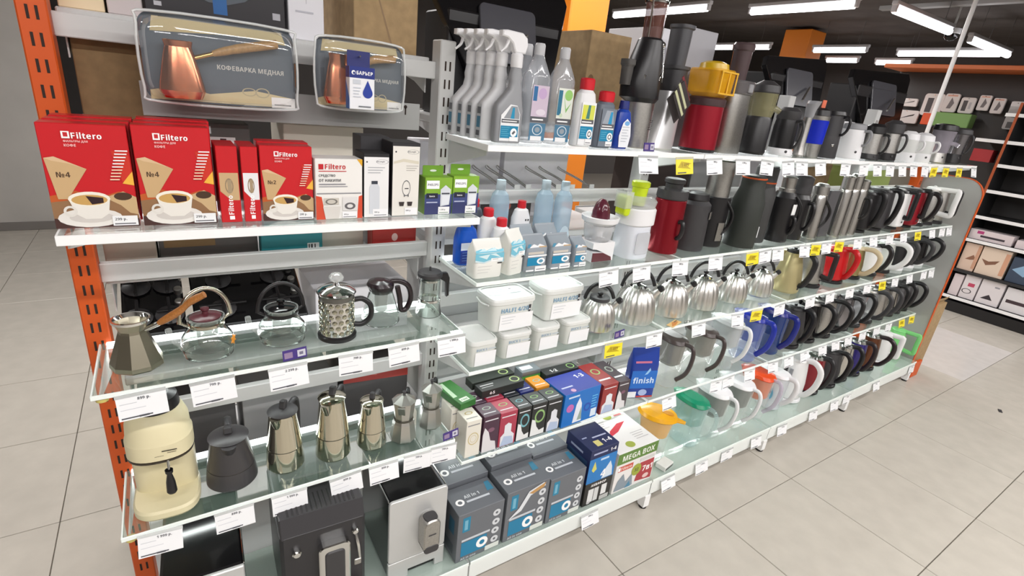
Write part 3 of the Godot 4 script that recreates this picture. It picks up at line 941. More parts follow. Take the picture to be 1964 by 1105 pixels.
func shelf_teapots():
	var y := Yb + 0.0005
	# faceted silver coffee pot with a wooden handle
	var t := thing("turkish_coffee_pot", "silver faceted long-handled coffee pot at the end of teapot shelf", "coffee pot", Vector3(-0.107, y, -1.345), -0.35)
	var s := S()
	lathe(s, [[0.047, 0.0], [0.054, 0.006], [0.053, 0.016], [0.028, 0.09], [0.027, 0.096], [0.036, 0.118]], 9, Transform3D.IDENTITY, true, false, true)
	part(t, "faceted_body", s, mat("pewter", c8(176, 170, 152), 0.3, 1.0))
	s = S()
	lathe(s, [[0.036, 0.117], [0.038, 0.117], [0.0385, 0.123], [0.034, 0.1235], [0.031, 0.114]], 28, Transform3D.IDENTITY, false, false)
	part(t, "rim", s, M.chrome)
	s = S()
	tube(s, [Vector3(0.026, 0.095, 0), Vector3(0.06, 0.112, 0)], 0.006, 8)
	part(t, "handle_ferrule", s, M.chrome)
	s = S()
	tube(s, crv([Vector3(0.056, 0.11, 0), Vector3(0.1, 0.14, 0), Vector3(0.128, 0.166, 0), Vector3(0.158, 0.184, 0)], 4), [0.006, 0.008, 0.009, 0.0095, 0.009, 0.008, 0.007, 0.0075, 0.0085, 0.009, 0.009, 0.008, 0.008], 10)
	part(t, "wooden_handle", s, grained("handle_wood", c8(196, 128, 66), 0.35, 0.25, 0.06, 12.0))
	var steel_h := mat("handle_steel", c8(196, 192, 176), 0.18, 1.0)
	t = teapot_glass("glass_teapot", "glass teapot with maroon lid, steel arch handle and orange flower", Vector3(0.04, y, -1.345), 0.06, 0.105, mat("maroon_lid", c8(92, 44, 52), 0.25), steel_h, true, 0.25)
	s = S()
	for i in 6:
		loft(s, [[0.002, 0.001, 0.0], [0.004, 0.0015, 0.006], [0.001, 0.001, 0.013]], 8, at(0.044, 0.048, 0.042, 0, 0.8, i * 1.05))
	part(t, "orange_flower_decor", s, mat("flower_orange", c8(238, 152, 30), 0.4))
	teapot_glass("glass_teapot", "round glass teapot with black lid and black arch handle", Vector3(0.214, y, -1.36), 0.061, 0.098, M.black_gloss, M.black, true, 0.1)
	# french press in a worked steel sleeve
	t = thing("french_press", "french press in patterned steel sleeve with black handle", "french press", Vector3(0.352, y, -1.335), 0.0)
	s = S()
	lathe(s, [[0.049, 0.0], [0.052, 0.003], [0.052, 0.012], [0.046, 0.016]], 28)
	part(t, "black_foot_ring", s, M.black)
	s = S()
	lathe(s, [[0.045, 0.014], [0.045, 0.118]], 32)
	part(t, "steel_sleeve", s, M.chrome)
	s = S()
	for i in 16:
		for k in 6:
			var a := TAU * (i + 0.5 * (k % 2)) / 16
			lathe(s, [[0.0075, -0.001], [0.006, 0.002], [0.003, 0.0028]], 7, Transform3D(Basis(Vector3.UP, -a + PI / 2) * Basis(Vector3.RIGHT, PI / 2), Vector3(cos(a) * 0.0448, 0.026 + k * 0.0165, sin(a) * 0.0448)), false, true)
	part(t, "sleeve_pattern", s, mat("worked_steel", c8(188, 186, 168), 0.16, 1.0)).set_meta("kind", "stuff")
	s = S()
	lathe(s, [[0.046, 0.117], [0.047, 0.12], [0.047, 0.132], [0.045, 0.134]], 28)
	part(t, "glass_collar", s, mat("collar_dark", c8(92, 90, 84), 0.2))
	s = S()
	lathe(s, [[0.05, 0.133], [0.052, 0.136], [0.05, 0.141], [0.036, 0.15], [0.01, 0.156], [0.006, 0.165]], 28)
	part(t, "lid", s, M.chrome)
	s = S()
	lathe(s, [[0.007, 0.163], [0.018, 0.17], [0.02, 0.178], [0.014, 0.187], [0.004, 0.189]], 16)
	part(t, "glass_knob", s, glass("knob_glass", c8(225, 228, 226), 0.35, 0.02))
	s = S()
	tube(s, crv([Vector3(0.044, 0.105, 0), Vector3(0.07, 0.107, 0.004), Vector3(0.092, 0.085, 0.008), Vector3(0.092, 0.05, 0.008), Vector3(0.07, 0.03, 0.004), Vector3(0.044, 0.032, 0)], 5), 0.008, 10)
	part(t, "handle", s, M.black)
	# glass pot with a black lid that runs into its handle
	t = thing("glass_coffee_pot", "cone shaped glass pot with black lid flowing into black handle", "teapot", Vector3(0.495, y, -1.385), 0.1)
	s = S()
	walled(s, [[0.05, 0.001], [0.056, 0.008], [0.054, 0.03], [0.034, 0.1], [0.036, 0.112]])
	part(t, "glass_body", s, M.clear_glass)
	s = S()
	lathe(s, [[0.016, 0.04], [0.018, 0.042], [0.02, 0.1]], 16, Transform3D.IDENTITY, true, false)
	part(t, "infuser", s, glass("infuser"))
	s = S()
	loft(s, [[0.028, 0.028, 0.098], [0.037, 0.037, 0.112], [0.04, 0.039, 0.122, 2.0, -0.002], [0.034, 0.034, 0.132, 2.0, -0.004], [0.015, 0.018, 0.138, 2.0, -0.004]], 24)
	part(t, "lid", s, mat("black_wine", c8(38, 28, 32), 0.18))
	s = S()
	tube(s, crv([Vector3(0.02, 0.126, 0), Vector3(0.05, 0.128, 0.006), Vector3(0.082, 0.11, 0.012), Vector3(0.092, 0.07, 0.014), Vector3(0.08, 0.035, 0.012), Vector3(0.062, 0.034, 0.01), Vector3(0.058, 0.07, 0.008), Vector3(0.05, 0.11, 0.006)], 4), 0.0085, 10)
	part(t, "handle", s, mat("black_wine"))
	# plain press with black lid
	t = thing("glass_coffee_press", "clear glass coffee press with black lid beside the white post", "french press", Vector3(0.652, y, -1.385), 0.0)
	s = S()
	walled(s, [[0.036, 0.001], [0.041, 0.006], [0.034, 0.045], [0.033, 0.06], [0.033, 0.125], [0.037, 0.133]])
	part(t, "glass_body", s, M.clear_glass)
	s = S()
	lathe(s, [[0.036, 0.131], [0.039, 0.133], [0.039, 0.142], [0.034, 0.148], [0.004, 0.15], [0.003, 0.162]], 26)
	part(t, "lid", s, M.charcoal)
	s = S()
	prism(s, [Vector2(0.03, 0.14), Vector2(0.058, 0.138), Vector2(0.066, 0.12), Vector2(0.066, 0.06), Vector2(0.058, 0.056), Vector2(0.055, 0.105), Vector2(0.036, 0.118)], 0.016, Transform3D.IDENTITY, 0.002)
	part(t, "handle", s, M.black)
	s = S()
	lathe(s, [[0.034, 0.05], [0.0355, 0.052], [0.0355, 0.058], [0.034, 0.06]], 24, Transform3D.IDENTITY, false, false)
	part(t, "steel_band", s, M.chrome)
	s = S()
	lathe(s, [[0.031, 0.118], [0.031, 0.124]], 20)
	part(t, "plunger_plate", s, M.chrome)

# ---------------------------------------------------------------- stovetop pots
func moka(label: String, at_: Vector3, R: float, H: float, facet: bool, m: Material, turn: float, knob_lid: bool):
	var t := thing("moka_pot", label, "coffee pot", at_, turn, "stovetop coffee pots")
	var n := 8 if facet else 32
	var s := S()
	if facet:
		lathe(s, [[R * 0.92, 0], [R, 0.006], [R * 0.8, H * 0.36], [R * 0.7, H * 0.42]], n, Transform3D.IDENTITY, true, true, true)
	else:
		lathe(s, [[R * 0.9, 0], [R, 0.008], [R * 1.0, H * 0.08], [R * 0.92, H * 0.33]], n)
	part(t, "boiler", s, m)
	s = S()
	if facet:
		lathe(s, [[R * 0.7, H * 0.42], [R * 0.73, H * 0.425], [R * 0.73, H * 0.45], [R * 0.7, H * 0.455]], 24)
	else:
		lathe(s, [[R * 0.9, H * 0.33], [R * 0.9, H * 0.345]], n)
	part(t, "seam_ring", s, mat("seam", c8(96, 94, 86), 0.3, 0.8))
	s = S()
	if facet:
		lathe(s, [[R * 0.68, H * 0.455], [R * 0.86, H * 0.8]], n, Transform3D.IDENTITY, true, true, true)
		prism(s, [Vector2(-R * 0.78, H * 0.79), Vector2(-R * 1.12, H * 0.8), Vector2(-R * 0.72, H * 0.6)], R * 0.5)
	else:
		lathe(s, [[R * 0.92, H * 0.345], [R * 0.72, H * 0.82], [R * 0.74, H * 0.86]], n)
		loft(s, [[R * 0.2, R * 0.2, H * 0.7, 2.0, -R * 0.6], [R * 0.3, R * 0.3, H * 0.86, 2.0, -R * 0.72]], 12)
	part(t, "upper_chamber", s, m)
	s = S()
	if facet:
		lathe(s, [[R * 0.9, H * 0.8], [R * 0.92, H * 0.82], [R * 0.2, H * 0.93]], n, Transform3D.IDENTITY, true, true, true)
	else:
		lathe(s, [[R * 0.76, H * 0.86], [R * 0.78, H * 0.875], [R * 0.6, H * 0.9], [R * 0.15, H * 0.91]], n)
	part(t, "lid", s, M.charcoal if knob_lid else m)
	s = S()
	if facet:
		lathe(s, [[R * 0.1, H * 0.92], [R * 0.1, H * 0.95], [R * 0.16, H * 1.0], [R * 0.06, H * 1.02]], 10)
	else:
		bx(s, Vector3(R * 0.1, H * 0.955, 0), Vector3(R * 0.34, H * 0.12, R * 0.34), 0.003, Basis(Vector3.BACK, -0.3))
	part(t, "knob", s, M.charcoal)
	s = S()
	var x := R * 0.78
	tube(s, crv([Vector3(x, H * 0.84, 0), Vector3(x + R * 0.55, H * 0.86, 0), Vector3(x + R * 0.75, H * 0.7, 0), Vector3(x + R * 0.72, H * 0.35, 0)], 5), R * 0.13, 8, false, 1.3)
	part(t, "handle", s, M.black if facet else M.charcoal)
	if facet:
		s = S()
		lathe(s, [[0.0045, 0], [0.0045, 0.005], [0.002, 0.006]], 8, at(R * 0.55, H * 0.3, R * 0.62, PI / 2, 0, 0))
		part(t, "safety_valve", s, M.chrome)

func shelf_moka():
	var y := Yc + 0.0005
	# cream hand-lever espresso maker
	var t := thing("cream_coffee_machine", "rounded cream coffee machine with black cap and hanging black lever", "coffee machine", Vector3(-0.09, y, -1.342), -0.06)
	t.scale = Vector3.ONE * 1.05
	var cm := mat("cream_enamel", c8(228, 218, 180), 0.38)
	var s := S()
	loft(s, [[0.066, 0.078, 0.0, 3.2], [0.07, 0.082, 0.006, 3.2], [0.07, 0.082, 0.02, 3.2], [0.066, 0.078, 0.026, 3.2]], 40)
	part(t, "drip_base", s, cm)
	s = S()
	loft(s, [[0.066, 0.04, 0.02, 3.0, 0, -0.036], [0.066, 0.042, 0.1, 3.0, 0, -0.034], [0.066, 0.046, 0.15, 3.0, 0, -0.03]], 36)
	part(t, "column", s, cm)
	s = S()
	loft(s, [[0.067, 0.062, 0.148, 2.6, 0, -0.012], [0.069, 0.066, 0.152, 2.5, 0, -0.01], [0.069, 0.066, 0.19, 2.4, 0, -0.01], [0.066, 0.064, 0.196, 2.4, 0, -0.01], [0.064, 0.062, 0.23, 2.2, 0, -0.012], [0.056, 0.055, 0.25, 2.1, 0, -0.016], [0.05, 0.05, 0.258, 2.0, 0, -0.02]], 40)
	part(t, "brew_head", s, cm)
	s = S()
	loft(s, [[0.0685, 0.0655, 0.1445, 2.5, 0, -0.01], [0.0685, 0.0655, 0.149, 2.5, 0, -0.01]], 40)
	part(t, "dark_seam", s, mat("seam_brown", c8(58, 50, 40), 0.4))
	s = S()
	loft(s, [[0.049, 0.049, 0.257, 2.0, 0, -0.02], [0.05, 0.05, 0.262, 2.0, 0, -0.02], [0.046, 0.046, 0.285, 2.0, 0, -0.022], [0.03, 0.03, 0.292, 2.0, 0, -0.022]], 32)
	part(t, "black_cap", s, M.black)
	ink(t, "name_print", at(-0.02, 0.165, 0.0565), 0.06, 0.02, [["r", 0.45, 0.55, 0.5, 0.14, c8(60, 54, 44)], ["r", 0.62, 0.3, 0.3, 0.08, c8(120, 110, 90)], ["r", 0.2, 0.0, 0.3, 0.05, c8(120, 110, 90)]])
	s = S()
	tube(s, [Vector3(0.016, 0.15, 0.056), Vector3(0.016, 0.128, 0.064)], 0.003, 8)
	part(t, "lever_pin", s, M.chrome)
	s = S()
	lathe(s, [[0.008, 0.122], [0.0085, 0.13], [0.0055, 0.118], [0.006, 0.114], [0.0095, 0.095], [0.011, 0.068], [0.009, 0.064]], 16, at(0.016, 0, 0.066))
	part(t, "black_lever", s, M.black)
	moka("dark grey enamelled coffee pot with black knob beside cream machine", Vector3(0.06, y, -1.345), 0.064, 0.165, false, mat("dark_enamel", c8(62, 60, 62), 0.3), 1.5, false)
	var st := mat("moka_steel", c8(206, 200, 182), 0.1, 1.0)
	moka("polished steel stovetop coffee pot with black lid, beside the dark pot", Vector3(0.199, y, -1.345), 0.052, 0.212, false, st, 0.9, true)
	moka("tallest polished steel stovetop coffee pot with grey lid knob", Vector3(0.333, y, -1.335), 0.051, 0.23, false, st, 0.9, false)
	moka("smaller polished steel stovetop coffee pot beside the faceted ones", Vector3(0.452, y, -1.332), 0.046, 0.182, false, st, 0.9, false)
	var al := mat("moka_aluminium", c8(198, 197, 192), 0.34, 1.0)
	moka("faceted aluminium coffee pot with pyramid lid beside the steel pots", Vector3(0.552, y, -1.318), 0.043, 0.174, true, al, 1.0, false)
	moka("faceted aluminium coffee pot next to the cream tablet boxes", Vector3(0.66, y, -1.345), 0.04, 0.174, true, al, 0.9, false)

# ---------------------------------------------------------------- coffee machines on the base
func shelf_machines():
	var y := YE + 0.0005
	var t := thing("coffee_machine", "black automatic coffee machine with ribbed top and chrome spout frame", "coffee machine", Vector3(0.268, y, -1.318), -0.05)
	t.scale = Vector3(1.16, 1.04, 1.0)
	var s := S()
	bx(s, Vector3(0, 0.165, 0), Vector3(0.2, 0.33, 0.31), 0.008)
	part(t, "housing", s, mat("machine_black", c8(44, 43, 46), 0.32))
	s = S()
	prism(s, [Vector2(0.155, 0.32), Vector2(0.135, 0.372), Vector2(-0.15, 0.372), Vector2(-0.15, 0.32)], 0.196, at(0, 0, 0, 0, -PI / 2, 0), 0.003)
	part(t, "top_cover", s, mat("machine_top", c8(58, 57, 60), 0.4))
	for i in 15:
		s = S()
		bx(s, Vector3(-0.077 + i * 0.011, 0.3722, 0.095), Vector3(0.005, 0.002, 0.07), 0.0005)
		part(t, "vent_rib", s, M.black)
	s = S()
	bx(s, Vector3(-0.02, 0.38, -0.06), Vector3(0.12, 0.015, 0.12), 0.004)
	part(t, "bean_lid", s, M.charcoal)
	s = S()
	prism(s, rrect(0.075, 0.17, 0.016, 4, 0.02, 0.19), 0.03, at(0, 0, 0.165), 0.003)
	var fr := part(t, "spout_frame", s, M.chrome)
	s = S()
	prism(s, rrect(0.048, 0.14, 0.012, 4, 0.02, 0.185), 0.034, at(0, 0, 0.167), 0.003)
	part(fr, "spout_cover", s, M.charcoal)
	for k in [[-0.065, 0.268, 0.011], [0.073, 0.285, 0.009]]:
		s = S()
		lathe(s, [[k[2], 0.0], [k[2], 0.01], [k[2] * 0.7, 0.014]], 14, at(k[0], k[1], 0.155, PI / 2))
		part(t, "chrome_knob", s, M.chrome)
	s = S()
	tube(s, crv([Vector3(0.075, 0.27, 0.16), Vector3(0.078, 0.24, 0.175), Vector3(0.082, 0.19, 0.17)], 4), 0.004, 8)
	part(t, "steam_wand", s, M.chrome)
	s = S()
	bx(s, Vector3(0.08, 0.16, 0.156), Vector3(0.018, 0.022, 0.006), 0.002)
	part(t, "button", s, M.brushed)
	s = S()
	bx(s, Vector3(0, 0.03, 0.18), Vector3(0.18, 0.06, 0.06), 0.006)
	part(t, "drip_tray", s, M.black)
	# silver fronted machine
	t = thing("coffee_machine", "silver fronted coffee machine with black glossy top and oval spout", "coffee machine", Vector3(0.555, y, -1.315), -0.02)
	s = S()
	bx(s, Vector3(0, 0.16, -0.01), Vector3(0.186, 0.32, 0.29), 0.006)
	part(t, "housing", s, M.black_gloss)
	s = S()
	prism(s, rrect(0.196, 0.25, 0.012, 4, 0, 0.205), 0.012, at(0, 0, 0.142), 0.002)
	part(t, "front_plate", s, mat("silver_paint", c8(206, 207, 206), 0.34, 0.35))
	s = S()
	prism(s, [Vector2(-0.098, 0.0), Vector2(-0.03, 0.0), Vector2(-0.03, 0.03), Vector2(0.065, 0.03), Vector2(0.065, 0.0), Vector2(0.098, 0.0), Vector2(0.098, 0.078), Vector2(-0.098, 0.078)], 0.012, at(0, 0, 0.142), 0.0015)
	part(t, "lower_plate", s, mat("silver_paint"))
	s = S()
	prism(s, rrect(0.056, 0.13, 0.024, 6, 0.028, 0.19), 0.05, at(0, 0, 0.172), 0.004)
	var sp := part(t, "spout_block", s, M.brushed)
	s = S()
	prism(s, rrect(0.05, 0.03, 0.012, 5, 0.028, 0.138), 0.053, at(0, 0, 0.172), 0.002)
	part(sp, "spout_tip", s, M.charcoal)
	s = S()
	loft(s, [[0.023, 0.02, 0.2535, 3.0], [0.021, 0.018, 0.257, 3.0]], 20, at(0.028, 0, 0.173))
	part(sp, "spout_top", s, M.charcoal)
	ink(sp, "badge_print", at(0.012, 0.195, 0.1972), 0.032, 0.008, [["r", 0.1, 0.1, 0.8, 0.6, c8(70, 70, 74)]])
	for k in [-1, 1]:
		s = S()
		bx(s, Vector3(k * 0.0955, 0.325, -0.01), Vector3(0.004, 0.006, 0.29), 0.001)
		part(t, "chrome_trim", s, M.chrome)
	# black machine below the cream one, mostly hidden by tags
	t = thing("coffee_machine", "black flat-topped coffee machine below the cream machine", "coffee machine", Vector3(-0.03, y, -1.33), -0.05)
	s = S()
	bx(s, Vector3(0, 0.15, 0), Vector3(0.19, 0.3, 0.3), 0.008)
	part(t, "housing", s, M.black_gloss)
	s = S()
	bx(s, Vector3(0, 0.19, 0.152), Vector3(0.188, 0.215, 0.012), 0.003)
	part(t, "front_plate", s, mat("silver_paint"))
	s = S()
	bx(s, Vector3(0.094, 0.3, 0), Vector3(0.004, 0.006, 0.3), 0.001)
	part(t, "chrome_trim", s, M.chrome)
	s = S()
	bx(s, Vector3(0, 0.17, 0.17), Vector3(0.06, 0.1, 0.04), 0.006)
	part(t, "spout_block", s, M.black)

# ---------------------------------------------------------------- bottles
func bottle(called: String, label: String, at_: Vector3, body: Array, bm: Material, cap: Array, cm: Material, lab: Array, lw: float, ly: float, lh: float, lz: float, group := "", turn := 0.0, cat := "bottle") -> Node3D:
	var t := thing(called, label, cat, at_, turn, group)
	var s := S()
	loft(s, body, 28)
	part(t, "bottle_body", s, bm)
	if not cap.is_empty():
		s = S()
		loft(s, cap, 18)
		part(t, "cap", s, cm)
	if not lab.is_empty():
		ink(t, "front_label", at(-lw / 2, ly, lz), lw, lh, lab)
	return t

func cleaner_label(pic: Array, bg: Color) -> Array:
	return [["r", 0, 0, 1, 1, bg]] + pic + [["r", 0.06, 0.5, 0.88, 0.1, c8(96, 96, 102)], ["r", 0.1, 0.53, 0.7, 0.025, Color.WHITE], ["r", 0.06, 0.46, 0.88, 0.03, Color.WHITE],
		["r", 0.04, 0.14, 0.92, 0.3, c8(24, 136, 178)], ["e", 0.74, 0.26, 0.2, 0.11, Color.WHITE], ["o", 0.74, 0.26, 0.13, 0.07, 0.6, c8(96, 100, 106)]] + lines(0.1, 0.37, 0.4, 4, 0.055, 0.018, c8(96, 178, 206)) + [["r", 0.5, 0.01, 0.46, 0.13, c8(246, 246, 247)], ["r", 0.54, 0.04, 0.36, 0.02, c8(120, 120, 126)]]

func spray_bottle(label: String, at_: Vector3, bm: Material, lab: bool):
	var t := thing("spray_bottle", label, "spray bottle", at_, 0.0, "white trigger spray bottles")
	var s := S()
	loft(s, [[0.043, 0.017, 0, 3.5], [0.046, 0.0185, 0.004, 3.5], [0.046, 0.0185, 0.09, 3.5], [0.043, 0.018, 0.105, 3.0], [0.022, 0.017, 0.145, 2.4, 0.014], [0.018, 0.015, 0.165, 2.2, 0.014], [0.021, 0.015, 0.178, 2.2, 0.015], [0.018, 0.014, 0.19, 2.0, 0.014], [0.015, 0.014, 0.205, 2.0, 0.014]], 28)
	part(t, "bottle_body", s, bm)
	s = S()
	lathe(s, [[0.016, 0.203], [0.017, 0.206], [0.017, 0.235], [0.014, 0.24]], 18, at(0.014, 0, 0))
	part(t, "screw_collar", s, M.white_plastic)
	s = S()
	prism(s, [Vector2(0.034, 0.24), Vector2(0.04, 0.262), Vector2(0.036, 0.28), Vector2(0.02, 0.291), Vector2(-0.03, 0.293), Vector2(-0.045, 0.291), Vector2(-0.045, 0.277), Vector2(-0.028, 0.275), Vector2(-0.01, 0.262), Vector2(0.0, 0.24)], 0.024, Transform3D.IDENTITY, 0.003)
	part(t, "spray_head", s, M.white_plastic)
	s = S()
	tube(s, crv([Vector3(-0.018, 0.272, 0), Vector3(-0.026, 0.252, 0), Vector3(-0.042, 0.238, 0)], 4), [0.0055, 0.005, 0.0045, 0.004, 0.004, 0.0035, 0.003, 0.003, 0.003], 8, false, 1.5)
	part(t, "trigger", s, M.white_plastic)
	if lab:
		ink(t, "front_label", at(-0.034, 0.006, 0.0187), 0.066, 0.1, [["p", [[0.02, 0], [0.98, 0], [0.98, 0.75], [0.8, 0.98], [0.45, 1.0], [0.02, 0.7]], c8(238, 240, 242)], ["p", [[0.16, 0.62], [0.5, 0.96], [0.8, 0.96], [0.95, 0.75], [0.95, 0.62]], c8(150, 154, 160)], ["p", [[0.5, 0.62], [0.58, 0.92], [0.68, 0.92], [0.7, 0.62]], c8(34, 144, 184)],
			["r", 0.06, 0.5, 0.9, 0.1, c8(94, 96, 102)], ["r", 0.1, 0.535, 0.74, 0.025, Color.WHITE], ["r", 0.04, 0.08, 0.9, 0.34, c8(26, 134, 174)], ["e", 0.72, 0.24, 0.17, 0.12, Color.WHITE], ["p", [[0.62, 0.22], [0.74, 0.3], [0.82, 0.26], [0.7, 0.18]], c8(96, 100, 106)]] + lines(0.08, 0.36, 0.42, 5, 0.055, 0.018, c8(96, 178, 206)) + [["r", 0.52, 0.0, 0.46, 0.12, c8(247, 247, 248)]])
	else:
		ink(t, "side_label", Transform3D(Basis(Vector3.BACK, Vector3.UP, Vector3.LEFT), Vector3(-0.0463, 0.008, -0.012)), 0.024, 0.09, [["r", 0, 0, 1, 1, c8(200, 204, 208)], ["r", 0.1, 0.3, 0.8, 0.34, c8(70, 130, 160)], ["r", 0.1, 0.72, 0.8, 0.2, c8(110, 112, 118)], ["r", 0.1, 0.05, 0.8, 0.16, c8(90, 92, 98)]])

func shelf_top():
	var y := YA + 0.0005
	var gp := mat("spray_grey", c8(150, 152, 156), 0.35)
	var wp := mat("spray_pale", c8(204, 205, 207), 0.4)
	spray_bottle("grey trigger spray bottle with full front label, first of the row", Vector3(0.836, y, -1.315), gp, true)
	for k in 4:
		spray_bottle("pale trigger spray bottle, " + ["second", "third", "fourth", "last"][k] + " behind the labelled grey one", Vector3(0.812 - 0.011 * k, y, -1.356 - 0.0385 * k), wp, false)
	var clr := glass("refill_clear", c8(214, 219, 226), 0.34, 0.06)
	var flip := mat("flip_grey", c8(196, 197, 200), 0.35)
	var rb := [[0.036, 0.026, 0, 3.0], [0.04, 0.03, 0.006, 3.0], [0.04, 0.03, 0.185, 3.0], [0.036, 0.028, 0.2, 2.6], [0.018, 0.016, 0.238, 2.2], [0.014, 0.013, 0.25, 2.0]]
	var cap := [[0.015, 0.014, 0.246], [0.016, 0.015, 0.25], [0.016, 0.015, 0.272], [0.013, 0.012, 0.278]]
	var base_l := [["r", 0, 0.34, 1, 0.1, c8(90, 92, 98)], ["r", 0.1, 0.375, 0.7, 0.025, Color.WHITE], ["r", 0, 0.0, 1, 0.32, c8(78, 124, 154)], ["o", 0.5, 0.2, 0.32, 0.1, 0.86, c8(226, 234, 240)], ["e", 0.5, 0.2, 0.16, 0.05, c8(150, 160, 170)], ["r", 0.1, 0.0, 0.7, 0.08, c8(240, 240, 242)]]
	for k in 3:
		var pic := [["r", 0, 0.44, 1, 0.56, c8(206, 190, 208)], ["r", 0.05, 0.72, 0.24, 0.26, c8(48, 108, 160)], ["e", 0.62, 0.86, 0.26, 0.1, c8(196, 168, 206)], ["e", 0.6, 0.52, 0.3, 0.06, c8(226, 216, 228)]]
		if k == 1:
			pic = [["r", 0, 0.44, 1, 0.56, c8(226, 230, 220)], ["r", 0.02, 0.5, 0.26, 0.46, c8(44, 112, 142)], ["e", 0.68, 0.88, 0.26, 0.1, c8(150, 200, 110)], ["p", [[0.35, 0.9], [0.6, 0.55], [0.9, 0.75], [0.6, 0.62]], c8(130, 186, 100)], ["e", 0.3, 0.5, 0.1, 0.04, c8(200, 220, 190)]]
		bottle("refill_bottle", ["clear refill bottle with lilac picture label and grey flip cap", "clear refill bottle with green picture label and grey flip cap", "clear refill bottle behind the lilac labelled one"][k], Vector3([0.945, 1.035, 0.95][k], y, [-1.345, -1.34, -1.415][k]), rb, clr, cap, flip, pic + base_l if k < 2 else [], 0.058, 0.01, 0.155, 0.0302, "clear refill bottles")
	bottle("cleaner_bottle", "white cleaner bottle with yellow glove label and red cap", Vector3(1.108, y, -1.305), [[0.032, 0.02, 0, 3.0], [0.036, 0.024, 0.005, 3.0], [0.036, 0.024, 0.13, 3.0], [0.03, 0.022, 0.158, 2.6], [0.018, 0.016, 0.17, 2.2]], M.white_plastic, [[0.019, 0.017, 0.168, 3.0], [0.021, 0.019, 0.172, 3.0], [0.021, 0.019, 0.198, 3.0], [0.018, 0.016, 0.202, 3.0]], mat("cap_red", c8(206, 34, 46), 0.3),
		cleaner_label([["r", 0.06, 0.6, 0.86, 0.34, c8(214, 220, 90)], ["p", [[0.35, 0.62], [0.45, 0.94], [0.62, 0.94], [0.6, 0.62]], c8(70, 130, 120)], ["p", [[0.1, 0.62], [0.2, 0.86], [0.3, 0.62]], c8(232, 220, 50)]], c8(240, 241, 243)), 0.056, 0.008, 0.125, 0.0243)
	bottle("cleaner_bottle", "grey cleaner bottle with teal label and red cap", Vector3(1.19, y, -1.3), [[0.033, 0.02, 0, 3.0], [0.037, 0.024, 0.005, 3.0], [0.037, 0.024, 0.105, 3.0], [0.031, 0.022, 0.132, 2.6], [0.02, 0.017, 0.142, 2.2]], mat("bottle_slate", c8(104, 112, 124), 0.35), [[0.021, 0.018, 0.14, 3.0], [0.024, 0.02, 0.144, 3.0], [0.024, 0.02, 0.168, 3.0], [0.02, 0.017, 0.172, 3.0]], mat("cap_red"),
		cleaner_label([["p", [[0.1, 0.6], [0.3, 0.95], [0.75, 0.95], [0.92, 0.6]], c8(160, 168, 178)], ["p", [[0.5, 0.6], [0.6, 0.92], [0.75, 0.92], [0.75, 0.6]], c8(40, 148, 196)]], c8(120, 128, 140)), 0.06, 0.006, 0.115, 0.0243)
	bottle("rinse_bottle", "blue rinse aid bottle with white wrap label", Vector3(1.272, y, -1.3), [[0.028, 0.02, 0, 2.6], [0.034, 0.024, 0.008, 2.6], [0.034, 0.024, 0.08, 2.6], [0.026, 0.02, 0.115, 2.4], [0.016, 0.014, 0.125]], mat("bottle_blue", c8(36, 70, 168), 0.25), [[0.017, 0.015, 0.123], [0.018, 0.016, 0.126], [0.016, 0.014, 0.15]], mat("cap_navy", c8(30, 44, 120), 0.3),
		[["p", [[0.1, 0], [0.9, 0], [1, 0.4], [0.85, 0.85], [0.5, 1], [0.2, 0.85], [0, 0.4]], c8(238, 241, 246)], ["e", 0.55, 0.84, 0.22, 0.08, c8(120, 176, 226)]] + lines(0.2, 0.7, 0.6, 6, 0.1, 0.02, c8(176, 182, 192)), 0.052, 0.006, 0.09, 0.0243)
	# upright slow juicer, black on a brushed base
	var t := thing("slow_juicer", "tall black slow juicer on brushed steel base with clear feed chute", "juicer", Vector3(1.4, y, -1.36), 0.1)
	var s := S()
	lathe(s, [[0.05, 0.0], [0.052, 0.004], [0.052, 0.15], [0.048, 0.155]], 32)
	var bs := part(t, "steel_base", s, M.brushed)
	ink(bs, "grille_print", at(0.0, 0.05, 0.0525), 0.03, 0.05, lines(0.0, 0.9, 0.8, 6, 0.12, 0.05, c8(50, 50, 52)) + [["r", -0.6, 0.1, 0.2, 0.7, c8(110, 110, 112)]], 0.052)
	s = S()
	loft(s, [[0.05, 0.05, 0.15], [0.07, 0.062, 0.165, 2.2, -0.01], [0.072, 0.06, 0.21, 2.2, -0.014], [0.055, 0.05, 0.29, 2.2, -0.006], [0.042, 0.042, 0.345], [0.036, 0.036, 0.352]], 32)
	part(t, "black_body", s, M.black)
	s = S()
	lathe(s, [[0.03, 0.35], [0.034, 0.46], [0.037, 0.47]], 24, Transform3D.IDENTITY, true, false)
	part(t, "feed_chute", s, glass("chute_brown", c8(108, 70, 62), 0.75, 0.06))
	s = S()
	for k in [-1, 1]:
		tube(s, [Vector3(k * 0.034, 0.352, 0.014), Vector3(k * 0.038, 0.46, 0.014)], 0.003, 8)
	lathe(s, [[0.0385, 0.455], [0.0395, 0.462], [0.0385, 0.468]], 24, Transform3D.IDENTITY, false, false)
	part(t, "chrome_chute_rim", s, M.chrome)
	s = S()
	lathe(s, [[0.009, 0.0], [0.009, 0.006], [0.006, 0.009]], 14, at(0.025, 0.335, 0.032, PI / 2 - 0.3))
	tube(s, crv([Vector3(0.028, 0.325, 0.037), Vector3(0.03, 0.28, 0.045), Vector3(0.028, 0.235, 0.054)], 4), 0.002, 6)
	tube(s, crv([Vector3(0.01, 0.225, 0.054), Vector3(0.028, 0.245, 0.05), Vector3(0.046, 0.222, 0.042)], 4), 0.0025, 6)
	part(t, "chrome_trim", s, M.chrome)
	s = S()
